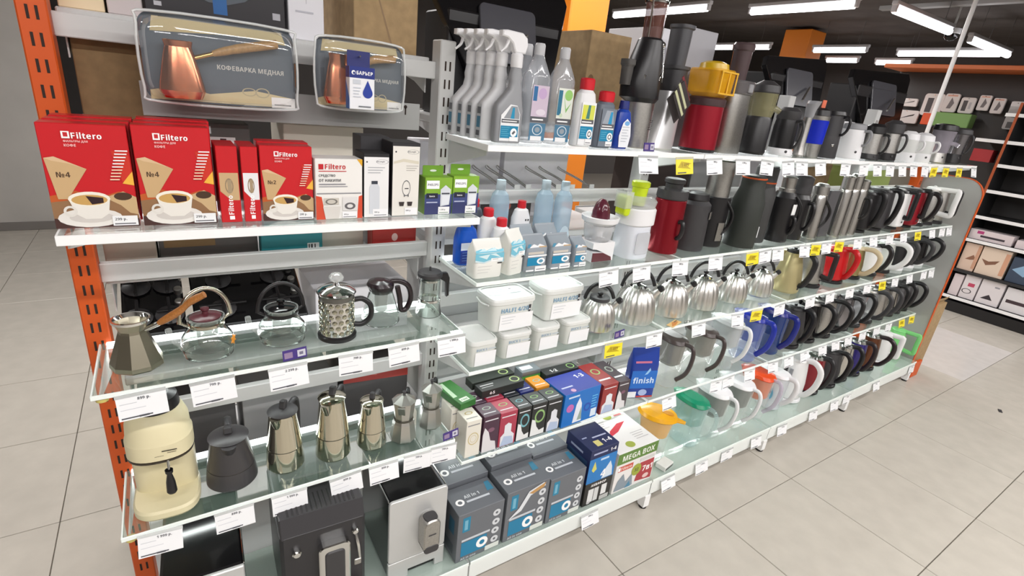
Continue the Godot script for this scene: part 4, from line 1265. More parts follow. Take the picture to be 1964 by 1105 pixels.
	bx(s, Vector3(-0.045, 0.225, 0.045), Vector3(0.024, 0.024, 0.006), 0.002)
	part(t, "badge", s, M.chrome)
	s = S()
	loft(s, [[0.016, 0.016, 0.2, 3.0], [0.018, 0.018, 0.255, 3.0], [0.022, 0.022, 0.262, 3.0], [0.022, 0.022, 0.278, 3.0]], 16, at(-0.094, 0, 0.0))
	part(t, "side_spout", s, mat("smoke_grey", c8(82, 80, 78), 0.3))
	# juicer with grey tank on top
	t = thing("slow_juicer", "silver juicer with black column and big light grey hopper", "juicer", Vector3(1.555, y, -1.375), 0.15)
	s = S()
	loft(s, [[0.062, 0.05, 0, 2.6, -0.02], [0.064, 0.052, 0.004, 2.6, -0.02], [0.05, 0.048, 0.13, 2.5, 0.0], [0.045, 0.045, 0.2, 2.4, 0.005]], 30)
	part(t, "silver_body", s, mat("silver_satin", c8(214, 214, 216), 0.3, 0.5))
	s = S()
	loft(s, [[0.04, 0.04, 0.198, 2.6, 0.008], [0.042, 0.042, 0.27, 2.6, 0.01], [0.05, 0.046, 0.275, 2.6, 0.012], [0.05, 0.046, 0.285, 2.6, 0.012]], 26)
	part(t, "black_column", s, M.charcoal)
	s = S()
	loft(s, [[0.03, 0.034, 0.285, 3.0, 0.0], [0.034, 0.036, 0.4, 3.0, 0.004], [0.04, 0.04, 0.405, 3.0, 0.006], [0.04, 0.04, 0.415, 3.0, 0.006]], 22)
	part(t, "pusher", s, mat("pusher_dark", c8(70, 70, 74), 0.4))
	# light grey open carton beside it, seen above the row
	carton("grey_box", "light grey folded carton standing behind the red juicer", "box", Vector3(1.74, y, -1.44), Vector3(0.2, 0.43, 0.045), c8(170, 170, 176), {"top": [["r", 0.1, 0.1, 0.5, 0.8, c8(150, 150, 156)]]}, "", 0.0)
	# leaflets hung on the silver juicer
	t = thing("leaflet_bundle", "bundle of dark striped leaflets leaning on the silver juicer", "leaflet", Vector3(1.51, 1.66, -1.272), 0.1)
	for k in 6:
		s = S()
		bx(s, Vector3(0.012 * k - 0.02, 0.05 + 0.012 * k, -0.004 * k), Vector3(0.011, 0.1, 0.002), 0.0, Basis(Vector3.BACK, 0.72))
		part(t, "leaflet", s, mat("leaf_a", c8(52, 46, 46), 0.4) if k % 2 == 0 else (mat("leaf_b", c8(120, 34, 40), 0.4) if k == 5 else mat("leaf_c", c8(196, 198, 160), 0.4)))
	s = S()
	bx(s, Vector3(0.005, 0.066, -0.014), Vector3(0.1, 0.1, 0.003), 0.0, Basis(Vector3.BACK, 0.72))
	part(t, "back_sheet", s, mat("leaf_a"))
	# red juicer with yellow basket
	t = thing("citrus_juicer", "dark red juicer with yellow clear basket on top", "juicer", Vector3(1.722, y, -1.335), 0.1)
	s = S()
	lathe(s, [[0.066, 0.0], [0.068, 0.006], [0.068, 0.012]], 32)
	part(t, "black_foot", s, M.black)
	s = S()
	lathe(s, [[0.068, 0.012], [0.066, 0.165]], 36)
	part(t, "red_body", s, mat("red_metal", c8(158, 26, 44), 0.3, 0.35))
	s = S()
	lathe(s, [[0.067, 0.165], [0.069, 0.168], [0.069, 0.19], [0.06, 0.196]], 32)
	part(t, "dark_ring", s, mat("ring_dark", c8(66, 44, 46), 0.4))
	s = S()
	loft(s, [[0.05, 0.05, 0.196, 4.0], [0.066, 0.066, 0.21, 4.0], [0.07, 0.07, 0.285, 4.0], [0.066, 0.066, 0.292, 4.0]], 28, Transform3D.IDENTITY, true, false)
	part(t, "yellow_basket", s, glass("basket_yellow", c8(240, 176, 30), 0.62, 0.1))
	s = S()
	for k in [-1, 0, 1]:
		bx(s, Vector3(k * 0.05, 0.245, 0.071), Vector3(0.006, 0.075, 0.004), 0.001)
	for yy in [0.21, 0.283]:
		bx(s, Vector3(0, yy, 0.071), Vector3(0.11, 0.006, 0.004), 0.001)
	part(t, "basket_ribs", s, mat("amber_rib", c8(238, 186, 60), 0.3))
	s = S()
	lathe(s, [[0.055, 0.288], [0.05, 0.31], [0.03, 0.318]], 24)
	part(t, "yellow_lid", s, mat("lid_yellow", c8(216, 176, 24), 0.3))
	# steel juicer with brown pusher
	t = thing("centrifugal_juicer", "steel juicer with smoky pusher tube and clear lid", "juicer", Vector3(1.882, y, -1.345), 0.1)
	s = S()
	loft(s, [[0.07, 0.06, 0.0, 3.4], [0.072, 0.062, 0.006, 3.4], [0.062, 0.056, 0.22, 3.2]], 30)
	part(t, "steel_body", s, M.brushed)
	s = S()
	loft(s, [[0.066, 0.06, 0.22, 3.0], [0.07, 0.064, 0.225, 3.0], [0.072, 0.066, 0.262, 3.0], [0.07, 0.062, 0.268, 3.0]], 30)
	part(t, "grey_collar", s, glass("smoke_lid", c8(120, 116, 118), 0.6, 0.08))
	s = S()
	lathe(s, [[0.033, 0.268], [0.035, 0.37], [0.04, 0.375], [0.041, 0.392], [0.036, 0.4]], 26)
	part(t, "pusher", s, mat("smoke_brown", c8(84, 70, 72), 0.22))
	s = S()
	bx(s, Vector3(0.0, 0.243, 0.067), Vector3(0.03, 0.03, 0.01), 0.003)
	part(t, "latch", s, M.grey_plastic)
	appliance("blender", "black juicer with clear olive bowl and side spout", "juicer", Vector3(2.085, y, -1.34), [[0.05, 0.0], [0.056, 0.01], [0.05, 0.14], [0.046, 0.15]], M.black, [[0.046, 0.15], [0.05, 0.17], [0.052, 0.24]], glass("bowl_olive", c8(150, 146, 110), 0.6, 0.08), [[0.05, 0.238], [0.054, 0.245], [0.05, 0.27], [0.02, 0.288]], M.charcoal, Vector3(0.05, 0.185, 0.03))
	appliance("coffee_grinder", "black grinder with steel ring and white sticker", "coffee grinder", Vector3(2.3, y, -1.34), [[0.052, 0.0], [0.054, 0.01], [0.05, 0.03]], M.white_plastic, [[0.05, 0.03], [0.05, 0.12], [0.046, 0.15]], M.black, [[0.047, 0.15], [0.049, 0.155], [0.049, 0.185], [0.03, 0.2]], M.charcoal)
	# hand blender, steel shaft with a grey head
	t = thing("hand_blender", "steel shafted hand blender with grey head leaning beside blue mug", "blender", Vector3(2.405, y, -1.31), 0.0)
	s = S()
	lathe(s, [[0.024, 0.0], [0.026, 0.008], [0.018, 0.05], [0.017, 0.17]], 20)
	part(t, "steel_shaft", s, M.brushed)
	s = S()
	loft(s, [[0.018, 0.018, 0.168], [0.022, 0.022, 0.2], [0.024, 0.028, 0.225, 2.0, 0, 0.004], [0.016, 0.03, 0.238, 2.0, 0, 0.008]], 20)
	part(t, "grey_head", s, M.grey_plastic)
	t = thing("travel_mug", "bright blue travel mug with steel base and coral tag", "mug", Vector3(2.5, y, -1.31), 0.0)
	s = S()
	lathe(s, [[0.034, 0.0], [0.036, 0.004], [0.037, 0.06]], 26)
	part(t, "steel_base", s, M.brushed)
	s = S()
	lathe(s, [[0.0375, 0.06], [0.04, 0.062], [0.042, 0.16], [0.04, 0.163]], 26)
	part(t, "blue_sleeve", s, mat("mug_blue", c8(14, 40, 186), 0.3))
	s = S()
	lathe(s, [[0.041, 0.163], [0.042, 0.18], [0.04, 0.182]], 26)
	part(t, "steel_rim", s, M.brushed)
	s = S()
	lathe(s, [[0.04, 0.18], [0.036, 0.205], [0.02, 0.215]], 22)
	part(t, "black_lid", s, M.black)
	s = S()
	bx(s, Vector3(0.0, 0.228, 0.0), Vector3(0.03, 0.04, 0.004), 0.001)
	part(t, "coral_tag", s, mat("coral", c8(226, 116, 84), 0.5))
	appliance("coffee_grinder", "tall matte black grinder with clear handle loop", "coffee grinder", Vector3(2.66, y, -1.33), [[0.055, 0.0], [0.056, 0.006], [0.05, 0.1]], M.charcoal, [[0.05, 0.1], [0.046, 0.19]], M.charcoal, [[0.047, 0.19], [0.049, 0.195], [0.045, 0.21]], M.black)
	appliance("coffee_grinder", "white coffee grinder with grey steel lid", "coffee grinder", Vector3(2.9, y, -1.335), [[0.062, 0.0], [0.064, 0.006], [0.058, 0.06]], M.white_plastic, [[0.058, 0.06], [0.05, 0.14]], M.white_plastic, [[0.05, 0.14], [0.052, 0.144], [0.05, 0.165], [0.03, 0.17]], M.grey_plastic)
	appliance("coffee_grinder", "steel and black coffee grinder with round clear dome", "coffee grinder", Vector3(3.13, y, -1.335), [[0.05, 0.0], [0.052, 0.006], [0.048, 0.03]], M.black, [[0.048, 0.03], [0.044, 0.13]], M.brushed, [[0.045, 0.13], [0.048, 0.135], [0.046, 0.165], [0.03, 0.18]], M.black)
	appliance("coffee_grinder", "steel grinder with black top knob and oval window", "coffee grinder", Vector3(3.33, y, -1.335), [[0.05, 0.0], [0.052, 0.006], [0.05, 0.04]], M.black, [[0.05, 0.04], [0.046, 0.14]], M.brushed, [[0.047, 0.14], [0.05, 0.146], [0.048, 0.19], [0.02, 0.21]], M.charcoal)
	appliance("grinder_bowl", "white rounded chopper with frosted bowl", "chopper", Vector3(3.56, y, -1.335), [[0.055, 0.0], [0.058, 0.01], [0.055, 0.05]], M.white_plastic, [[0.055, 0.05], [0.054, 0.12]], mat("frost", c8(214, 216, 214), 0.4), [[0.05, 0.12], [0.045, 0.15], [0.02, 0.165]], M.white_plastic)
	appliance("grinder_bowl", "white wide chopper next to the clear blender", "chopper", Vector3(3.76, y, -1.335), [[0.06, 0.0], [0.063, 0.01], [0.06, 0.05]], M.white_plastic, [[0.06, 0.05], [0.06, 0.12]], mat("frost"), [[0.055, 0.12], [0.05, 0.15], [0.02, 0.165]], M.white_plastic)
	appliance("blender", "clear jug blender with black lid on steel base", "blender", Vector3(4.02, y, -1.335), [[0.055, 0.0], [0.057, 0.006], [0.05, 0.06]], M.brushed, [[0.05, 0.06], [0.062, 0.19]], glass("jar_smoke", c8(170, 164, 176), 0.5, 0.05), [[0.063, 0.19], [0.065, 0.195], [0.06, 0.222], [0.03, 0.23]], M.black, Vector3(0.045, 0.12, 0.055))
	appliance("blender", "black chrome blender at the very end of top shelf", "blender", Vector3(4.29, y, -1.335), [[0.05, 0.0], [0.052, 0.006], [0.046, 0.06]], M.black, [[0.046, 0.06], [0.056, 0.18]], mat("jar_chrome", c8(150, 148, 152), 0.15, 0.9), [[0.057, 0.18], [0.059, 0.186], [0.055, 0.21], [0.03, 0.22]], M.charcoal)

func appliance(called: String, label: String, cat: String, at_: Vector3, low: Array, lm: Material, mid: Array, mm: Material, top: Array, tm: Material, spout := Vector3.ZERO):
	var t := thing(called, label, cat, at_, 0.0, "small kitchen appliances on the top shelf")
	var s := S()
	lathe(s, low, 28)
	part(t, "base", s, lm)
	s = S()
	lathe(s, mid, 28)
	part(t, "middle_body", s, mm)
	s = S()
	lathe(s, top, 28)
	part(t, "lid", s, tm)
	s = S()
	var r: float = low[-1][0]
	lathe(s, [[0.006, 0.0], [0.006, 0.004], [0.004, 0.005]], 12, at(-r * 0.5, low[-1][1] * 0.6, r * 0.86, PI / 2, -0.5, 0))
	part(t, "switch", s, M.charcoal if lm != M.charcoal else M.chrome)
	if spout != Vector3.ZERO:
		s = S()
		tube(s, [Vector3(0, spout.y, 0), Vector3(spout.x, spout.y, spout.z), Vector3(spout.x * 1.3, spout.y - 0.01, spout.z * 1.4)], 0.013, 12)
		part(t, "spout", s, mm)
	else:
		s = S()
		var m: Array = mid[0]
		c_handle(s, m[0], m[1] + 0.01, mid[-1][1] - 0.005, 0.028, 0.006)
		part(t, "side_grip", s, tm)

# ---------------------------------------------------------------- thermos shelf
func thermos(label: String, at_: Vector3, prof: Array, m: Material, cap: Array, cm: Material, extra := {}, turn := 0.0) -> Node3D:
	var t := thing("thermos", label, "thermos", at_, turn, "thermoses and flasks")
	var s := S()
	lathe(s, prof, 30)
	part(t, "flask_body", s, m)
	s = S()
	lathe(s, cap, 24)
	part(t, "screw_cap", s, cm)
	if extra.has("handle"):
		s = S()
		c_handle(s, prof[1][0], extra.handle[0], extra.handle[1], extra.handle[2], 0.009)
		part(t, "handle", s, M.black)
	if extra.has("strap"):
		s = S()
		tube(s, crv([Vector3(0.0, extra.strap, prof[1][0] * 0.9), Vector3(0.02, extra.strap - 0.05, prof[1][0] + 0.02), Vector3(0.02, 0.1, prof[1][0] + 0.014), Vector3(0.0, 0.06, prof[1][0])], 5), 0.003, 6, false, 3.0)
		part(t, "strap", s, M.black)
	if extra.has("badge"):
		var b: Array = extra.badge
		s = S()
		bx(s, Vector3(b[0], b[1], sqrt(maxf(0.0, pow(prof[1][0], 2) - b[0] * b[0])) + 0.001), Vector3(b[2], b[3], 0.004), 0.001, Basis(Vector3.UP, asin(clampf(b[0] / prof[1][0], -1, 1))))
		part(t, "badge", s, b[4])
	if extra.has("ring"):
		var r: Array = extra.ring
		s = S()
		lathe(s, [[r[0], r[1]], [r[0] + 0.002, r[1] + 0.001], [r[0] + 0.002, r[1] + r[2]], [r[0], r[1] + r[2] + 0.001]], 30, Transform3D.IDENTITY, false, false)
		part(t, "accent_ring", s, r[3])
	return t

func soft_bag(called: String, label: String, at_: Vector3, w: float, h: float, d: float, m: Material, els: Array, top: Array, group := "", turn := 0.0) -> Node3D:
	# a stand-up bag: boxy below, pinched to a seam on top
	var t := thing(called, label, "bag", at_, turn, group)
	var s := S()
	loft(s, [[w / 2 * 0.96, d / 2 * 0.94, 0.0, 6.0], [w / 2, d / 2, 0.005, 6.0], [w / 2, d / 2, h * 0.68, 6.0], [w / 2 * 0.98, d / 2 * 0.7, h * 0.82, 5.0], [w / 2 * 0.97, 0.004, h * 0.95, 5.0], [w / 2 * 0.97, 0.002, h, 5.0]], 36)
	part(t, "bag_body", s, m)
	ink(t, "front_print", at(-w / 2, 0, d / 2), w, h * 0.68, els)
	if not top.is_empty():
		var n := Vector3(0, d / 2 * 0.3, h * 0.14).normalized()
		ink(t, "shoulder_print", Transform3D(Basis(Vector3.RIGHT, Vector3(0, n.z, -n.y), n), Vector3(-w / 2 * 0.97, h * 0.69, d / 2 * 0.985)), w * 0.97, h * 0.13, top)
	return t

func shelf_thermos():
	var y := YB + 0.0005
	var teal := c8(24, 134, 176)
	var salt := mat("salt_white", c8(236, 236, 230), 0.35)
	var wave := [["p", [[0, 0], [1, 0], [1, 0.7], [0.8, 0.5], [0.6, 0.9], [0.4, 0.5], [0.2, 0.8], [0, 0.5]], c8(110, 190, 214)], ["p", [[0.1, 0.3], [0.3, 0.9], [0.4, 0.4], [0.7, 1], [0.75, 0.3]], c8(196, 226, 234)]]
	var saltp := [["p", [[0, 0.7], [0.3, 0.62], [0.6, 0.72], [1, 0.62], [1, 1], [0, 1]], c8(120, 192, 214)], ["p", [[0, 0.68], [0.3, 0.6], [0.6, 0.7], [1, 0.6], [1, 0.64], [0.6, 0.76], [0.3, 0.66], [0, 0.75]], c8(206, 226, 232)], ["p", [[0.1, 0.9], [0.4, 0.76], [0.5, 0.95], [0.9, 0.8], [0.7, 0.98]], c8(216, 236, 240)], ["r", 0.55, 0.66, 0.42, 0.13, c8(246, 246, 246)], ["r", 0.6, 0.74, 0.2, 0.015, c8(140, 140, 140)], ["r", 0.78, 0.56, 0.16, 0.05, c8(50, 50, 54)]] + lines(0.1, 0.48, 0.5, 3, 0.12, 0.012, c8(190, 190, 190))
	soft_bag("salt_bag", "white dishwasher salt bag with blue wave print at shelf corner", Vector3(0.79, y, -1.296), 0.1, 0.118, 0.062, salt, saltp, wave, "white salt bags")
	soft_bag("salt_bag", "taller white salt bag with blue wave print beside grey pouches", Vector3(0.885, y, -1.302), 0.066, 0.142, 0.07, salt, saltp, wave, "white salt bags", 0.25)
	var pouch := mat("pouch_grey", c8(148, 156, 164), 0.35)
	var pp := [["r", 0.08, 0.28, 0.62, 0.34, teal], ["r", 0.08, 0.66, 0.84, 0.06, Color.WHITE], ["r", 0.08, 0.76, 0.7, 0.1, c8(206, 200, 190)], ["e", 0.68, 0.46, 0.18, 0.13, Color.WHITE], ["e", 0.68, 0.46, 0.1, 0.07, c8(90, 150, 178)], ["r", 0.45, 0.03, 0.5, 0.22, c8(246, 246, 247)], ["r", 0.5, 0.1, 0.4, 0.03, c8(110, 110, 116)], ["r", 0.05, 0.05, 0.34, 0.06, Color.WHITE]]
	var pt := [["p", [[0.1, 0.1], [0.35, 0.9], [0.5, 0.5], [0.62, 0.9], [0.9, 0.2]], c8(232, 234, 236)], ["p", [[0.55, 0.1], [0.9, 0.1], [0.9, 0.35], [0.55, 0.35]], c8(196, 160, 110)], ["p", [[0.0, 0.1], [0.12, 0.1], [0.25, 0.9], [0.1, 0.9]], c8(70, 140, 170)]]
	for k in 3:
		soft_bag("tablet_pouch", ["grey tablet pouch with teal label beside the salt bags", "grey tablet pouch with teal label between two pouches", "small grey tablet pouch beside the citrus press"][k], Vector3([0.972, 1.073, 1.158][k], y, -1.312), [0.088, 0.09, 0.058][k], [0.118, 0.115, 0.1][k], 0.085, pouch, pp, pt, "grey tablet pouches")
	for k in 2:
		soft_bag("tablet_pouch", ["grey pouch standing behind the pouch beside the salt bags", "grey pouch standing behind the middle pouch"][k], Vector3([0.985, 1.085][k], y, -1.402), 0.088, 0.125, 0.08, pouch, [], pt, "grey tablet pouches")
	# cleaner bottles behind
	bottle("rinse_bottle", "bright blue rinse aid bottle with dark cap at shelf corner", Vector3(0.785, y, -1.415), [[0.034, 0.026, 0, 2.8], [0.038, 0.03, 0.006, 2.8], [0.038, 0.03, 0.085, 2.8], [0.032, 0.026, 0.115, 2.4], [0.018, 0.016, 0.13]], mat("rinse_blue", c8(22, 84, 190), 0.22), [[0.02, 0.018, 0.128], [0.021, 0.019, 0.135], [0.016, 0.014, 0.148]], mat("cap_navy"), [["r", 0, 0.1, 1, 0.5, c8(30, 60, 160)], ["r", 0, 0.6, 1, 0.28, c8(216, 226, 240)]] + lines(0.1, 0.5, 0.6, 4, 0.1, 0.02, c8(120, 160, 220)), 0.062, 0.0, 0.088, 0.0302)
	for k in 3:
		bottle("descaler_bottle", ["white bottle with red cap behind the tall salt bag", "white bottle with red cap, back row beside the blue bottle", "grey bottle with red cap beneath the filter shelf end"][k], Vector3([0.885, 0.866, 0.84][k], y, [-1.365, -1.42, -1.474][k]), [[0.03, 0.018, 0, 2.8], [0.034, 0.021, 0.006, 2.8], [0.034, 0.021, 0.1 + 0.02 * k, 2.8], [0.026, 0.02, 0.126 + 0.02 * k, 2.4], [0.016, 0.015, 0.135 + 0.02 * k]], M.white_plastic if k < 2 else mat("bottle_slate"), [[0.017, 0.016, 0.133 + 0.02 * k], [0.018, 0.017, 0.136 + 0.02 * k], [0.018, 0.017, 0.156 + 0.02 * k], [0.015, 0.014, 0.16 + 0.02 * k]], mat("cap_red"), [], 0.0, 0.0, 0.0, 0.0, "red capped bottles")
	bottle("descaler_bottle", "round white bottle with red cap and red brand name behind pouches", Vector3(1.028, y, -1.468), [[0.03, 0.018, 0, 2.4], [0.036, 0.022, 0.01, 2.4], [0.036, 0.022, 0.13, 2.4], [0.026, 0.018, 0.158, 2.2], [0.014, 0.013, 0.166]], M.white_plastic, [[0.015, 0.014, 0.164], [0.016, 0.015, 0.168], [0.015, 0.014, 0.19]], mat("cap_red"), [["t", "Filtero", 0.1, 0.3, 0.16, 0.8, c8(190, 40, 50)], ["r", 0.1, 0.22, 0.8, 0.03, c8(190, 40, 50)], ["e", 0.65, 0.8, 0.06, 0.05, c8(40, 40, 46)], ["e", 0.85, 0.8, 0.06, 0.05, c8(40, 40, 46)]], 0.05, 0.07, 0.07, 0.0223, "red capped bottles")
	var wb := glass("pale_blue_plastic", c8(176, 206, 226), 0.5, 0.1)
	for k in 3:
		bottle("water_bottle", ["pale blue clear bottle with frosted cap behind the filter shelf end", "pale blue clear bottle behind the grey pouches", "taller pale blue clear bottle beside the citrus press"][k], Vector3([0.935, 1.12, 1.19][k], y, [-1.468, -1.462, -1.44][k]), [[0.03, 0.024, 0, 2.6], [0.034, 0.026, 0.006, 2.6], [0.034, 0.026, 0.19, 2.6], [0.028, 0.024, 0.215, 2.3], [0.014, 0.013, 0.232]], wb, [[0.016, 0.015, 0.23], [0.017, 0.016, 0.234], [0.016, 0.015, 0.262]], mat("cap_frost", c8(196, 214, 224), 0.4), [["e", 0.5, 0.3, 0.5, 0.3, c8(206, 224, 236)]], 0.05, 0.01, 0.16, 0.0263, "pale blue clear bottles")
	# citrus press: white stand, dish and maroon reamer
	var t := thing("citrus_press", "white citrus press with maroon reamer cone and dish", "juicer", Vector3(1.287, y, -1.34), 0.0)
	var wt: Material = M.white_plastic
	var s := S()
	prism(s, [Vector2(-0.052, 0.0), Vector2(0.052, 0.0), Vector2(0.052, 0.07), Vector2(-0.052, 0.07), Vector2(-0.052, 0.048), Vector2(-0.03, 0.045), Vector2(0.0, 0.033), Vector2(-0.05, 0.036)], 0.085, Transform3D.IDENTITY, 0.004)
	part(t, "stand", s, wt)
	s = S()
	prism(s, [Vector2(-0.05, 0.001), Vector2(0.045, 0.001), Vector2(0.04, 0.015), Vector2(0.0, 0.032), Vector2(-0.05, 0.034)], 0.086, at(0, 0, 0.002))
	part(t, "maroon_front", s, mat("maroon", c8(98, 46, 54), 0.3))
	s = S()
	lathe(s, [[0.044, 0.07], [0.05, 0.08], [0.056, 0.13]], 28, Transform3D.IDENTITY, true, false)
	part(t, "juice_jar", s, glass("jar_clear", c8(222, 224, 228), 0.4, 0.05))
	s = S()
	lathe(s, [[0.018, 0.09], [0.02, 0.13]], 16)
	part(t, "drive_shaft", s, wt)
	s = S()
	lathe(s, [[0.05, 0.13], [0.066, 0.142], [0.069, 0.158], [0.064, 0.16], [0.05, 0.152]], 32)
	part(t, "dish", s, wt)
	s = S()
	loft(s, [[0.034, 0.034, 0.152, 2.0, 0, 0, 0.08, 10], [0.032, 0.032, 0.175, 2.0, 0, 0, 0.1, 10], [0.024, 0.024, 0.202, 2.0, 0, 0, 0.1, 10], [0.01, 0.01, 0.218, 2.0, 0, 0, 0.06, 10], [0.002, 0.002, 0.22]], 40)
	part(t, "reamer", s, mat("reamer_maroon", c8(88, 34, 48), 0.15))
	# white juicer with lime parts
	t = thing("centrifugal_juicer", "white juicer with lime green pusher and lime jug spout", "juicer", Vector3(1.458, y, -1.335), 0.0)
	s = S()
	loft(s, [[0.062, 0.058, 0.0, 3.0], [0.064, 0.06, 0.006, 3.0], [0.06, 0.056, 0.125, 3.0]], 32)
	part(t, "clear_tank", s, mat("tank_white", c8(222, 226, 234), 0.25))
	s = S()
	prism(s, rrect(0.07, 0.085, 0.012, 4, 0.0, 0.062), 0.004, at(0, 0, 0.06), 0.001)
	part(t, "tank_window", s, glass("jar_clear"))
	s = S()
	loft(s, [[0.064, 0.06, 0.125, 2.6], [0.07, 0.066, 0.13, 2.6], [0.07, 0.066, 0.185, 2.6], [0.066, 0.062, 0.19, 2.6]], 32)
	part(t, "white_body", s, wt)
	s = S()
	loft(s, [[0.064, 0.06, 0.19, 2.6], [0.068, 0.064, 0.215, 2.6], [0.056, 0.052, 0.228, 2.4], [0.034, 0.034, 0.232]], 30)
	part(t, "clear_lid", s, glass("jar_clear"))
	s = S()
	lathe(s, [[0.026, 0.195], [0.028, 0.235], [0.03, 0.262], [0.034, 0.264], [0.034, 0.28], [0.03, 0.283]], 24, at(0.0, 0, 0))
	part(t, "lime_pusher", s, mat("lime", c8(196, 216, 36), 0.3))
	s = S()
	prism(s, rrect(0.03, 0.075, 0.012, 4, -0.082, 0.2), 0.05, at(0, 0, 0.01), 0.003)
	part(t, "lime_spout", s, mat("lime"))
	s = S()
	prism(s, [Vector2(-0.102, 0.25), Vector2(-0.066, 0.25), Vector2(-0.066, 0.19), Vector2(-0.102, 0.19)], 0.06, at(0, 0, 0.01), 0.003)
	part(t, "spout_guard", s, glass("jar_clear"))
	# flasks and airpots
	thermos("dark red metal pump flask with black and steel lid", Vector3(1.655, y, -1.345), [[0.06, 0.0], [0.062, 0.004], [0.06, 0.21], [0.056, 0.214]], mat("red_flask", c8(138, 20, 34), 0.22, 0.4), [[0.058, 0.214], [0.062, 0.22], [0.06, 0.25], [0.034, 0.256], [0.034, 0.272], [0.04, 0.276], [0.04, 0.288], [0.036, 0.292]], M.charcoal, {"handle": [0.07, 0.13, 0.02]})
	thermos("matte black food flask with silver square badge", Vector3(1.815, y, -1.35), [[0.066, 0.0], [0.068, 0.004], [0.064, 0.19], [0.05, 0.205]], M.charcoal, [[0.05, 0.205], [0.052, 0.21], [0.048, 0.232], [0.03, 0.238]], M.black, {"badge": [0.03, 0.15, 0.028, 0.03, M.brushed]})
	thermos("steel topped airpot with black body and long silver panel", Vector3(1.97, y, -1.37), [[0.062, 0.0], [0.064, 0.004], [0.064, 0.21], [0.058, 0.215]], M.black, [[0.05, 0.215], [0.05, 0.36], [0.04, 0.366]], M.brushed, {"badge": [-0.01, 0.07, 0.034, 0.08, M.brushed], "strap": 0.2})
	thermos("large black and green thermos with orange ring", Vector3(2.13, y, -1.315), [[0.066, 0.0], [0.068, 0.006], [0.068, 0.2], [0.05, 0.26], [0.05, 0.305], [0.046, 0.31]], mat("flask_greenblack", c8(46, 50, 46), 0.5), [[0.044, 0.3], [0.044, 0.312]], M.charcoal, {"ring": [0.05, 0.298, 0.006, mat("ring_orange", c8(206, 92, 44), 0.4)], "badge": [0.045, 0.07, 0.014, 0.05, M.rail_white]})
	thermos("dark thermos with twin orange rings behind the large one", Vector3(2.29, y, -1.36), [[0.058, 0.0], [0.06, 0.006], [0.06, 0.22], [0.048, 0.26], [0.048, 0.34]], mat("flask_slate", c8(58, 58, 58), 0.5), [[0.046, 0.338], [0.044, 0.348]], M.charcoal, {"ring": [0.048, 0.272, 0.006, mat("ring_orange")]})
	thermos("black thermos with white label, strap and steel cup cap", Vector3(2.44, y, -1.33), [[0.056, 0.0], [0.058, 0.006], [0.056, 0.21], [0.04, 0.235]], M.black, [[0.036, 0.235], [0.036, 0.25], [0.03, 0.252], [0.032, 0.3], [0.026, 0.306]], M.brushed, {"badge": [0.0, 0.16, 0.03, 0.05, M.rail_white], "strap": 0.22, "handle": [0.05, 0.12, 0.02]})
	thermos("black thermos with grey screw lid and side grip", Vector3(2.585, y, -1.34), [[0.055, 0.0], [0.057, 0.006], [0.055, 0.2], [0.045, 0.22]], M.black, [[0.044, 0.22], [0.046, 0.225], [0.044, 0.3], [0.03, 0.31]], M.charcoal, {"handle": [0.06, 0.18, 0.03], "badge": [0.02, 0.05, 0.014, 0.03, M.rail_white]})
	thermos("plain steel vacuum flask with domed cup", Vector3(2.715, y, -1.31), [[0.038, 0.0], [0.04, 0.004], [0.04, 0.2], [0.034, 0.22]], M.steel, [[0.034, 0.22], [0.036, 0.224], [0.036, 0.262], [0.024, 0.276]], M.brushed, {"strap": 0.2})
	carton("flask_box", "tall dark grey cardboard flask box between steel flasks", "box", Vector3(2.845, y, -1.3), Vector3(0.09, 0.24, 0.09), c8(78, 77, 80))
	for k in 3:
		thermos(["tall slim steel flask beside the dark grey box", "tall slim steel flask, middle one of three", "tall slim steel flask with black grip hook"][k], Vector3([2.945, 3.03, 3.115][k], y, -1.3), [[0.032, 0.0], [0.034, 0.004], [0.034, 0.23], [0.03, 0.246]], M.steel, [[0.029, 0.246], [0.031, 0.25], [0.031, [0.31, 0.318, 0.29][k]], [0.024, [0.318, 0.326, 0.298][k]]], M.steel, {"handle": [0.1, 0.2, 0.03]} if k == 2 else {})
	kettle("black flat electric kettle beside the slim steel flasks", Vector3(3.25, y, -1.34), 0.24, 0.058, M.black, M.black, {"flat": 3.6, "deep": 1.35, "out": 0.034, "taper": 0.92})
	kettle("matte black electric kettle before the white one", Vector3(3.45, y, -1.34), 0.25, 0.06, M.charcoal, M.black, {"flat": 3.2, "deep": 1.3, "out": 0.034, "taper": 0.9})
	kettle("white square electric kettle with black handle", Vector3(3.655, y, -1.34), 0.245, 0.06, mat("kettle_white", c8(236, 236, 236), 0.25), M.black, {"flat": 4.5, "deep": 1.4, "out": 0.03, "taper": 0.92, "square": true})
	kettle("dark red square electric kettle wrapped in clear film", Vector3(3.86, y, -1.34), 0.25, 0.062, mat("kettle_red", c8(132, 22, 34), 0.2), M.black, {"flat": 4.5, "deep": 1.4, "out": 0.02, "taper": 0.94, "square": true})
	kettle("chrome and black electric kettle behind the red one", Vector3(4.05, y, -1.335), 0.22, 0.056, M.chrome, M.black, {})
	kettle("white retro kettle with thick white square handle", Vector3(4.21, y, -1.335), 0.25, 0.054, M.brushed, mat("kettle_white"), {"thick": 0.013, "out": 0.08, "square": true})
	kettle("steel kettle with slim black handle at the end panel", Vector3(4.375, y, -1.335), 0.235, 0.054, M.brushed, M.black, {"square": true})

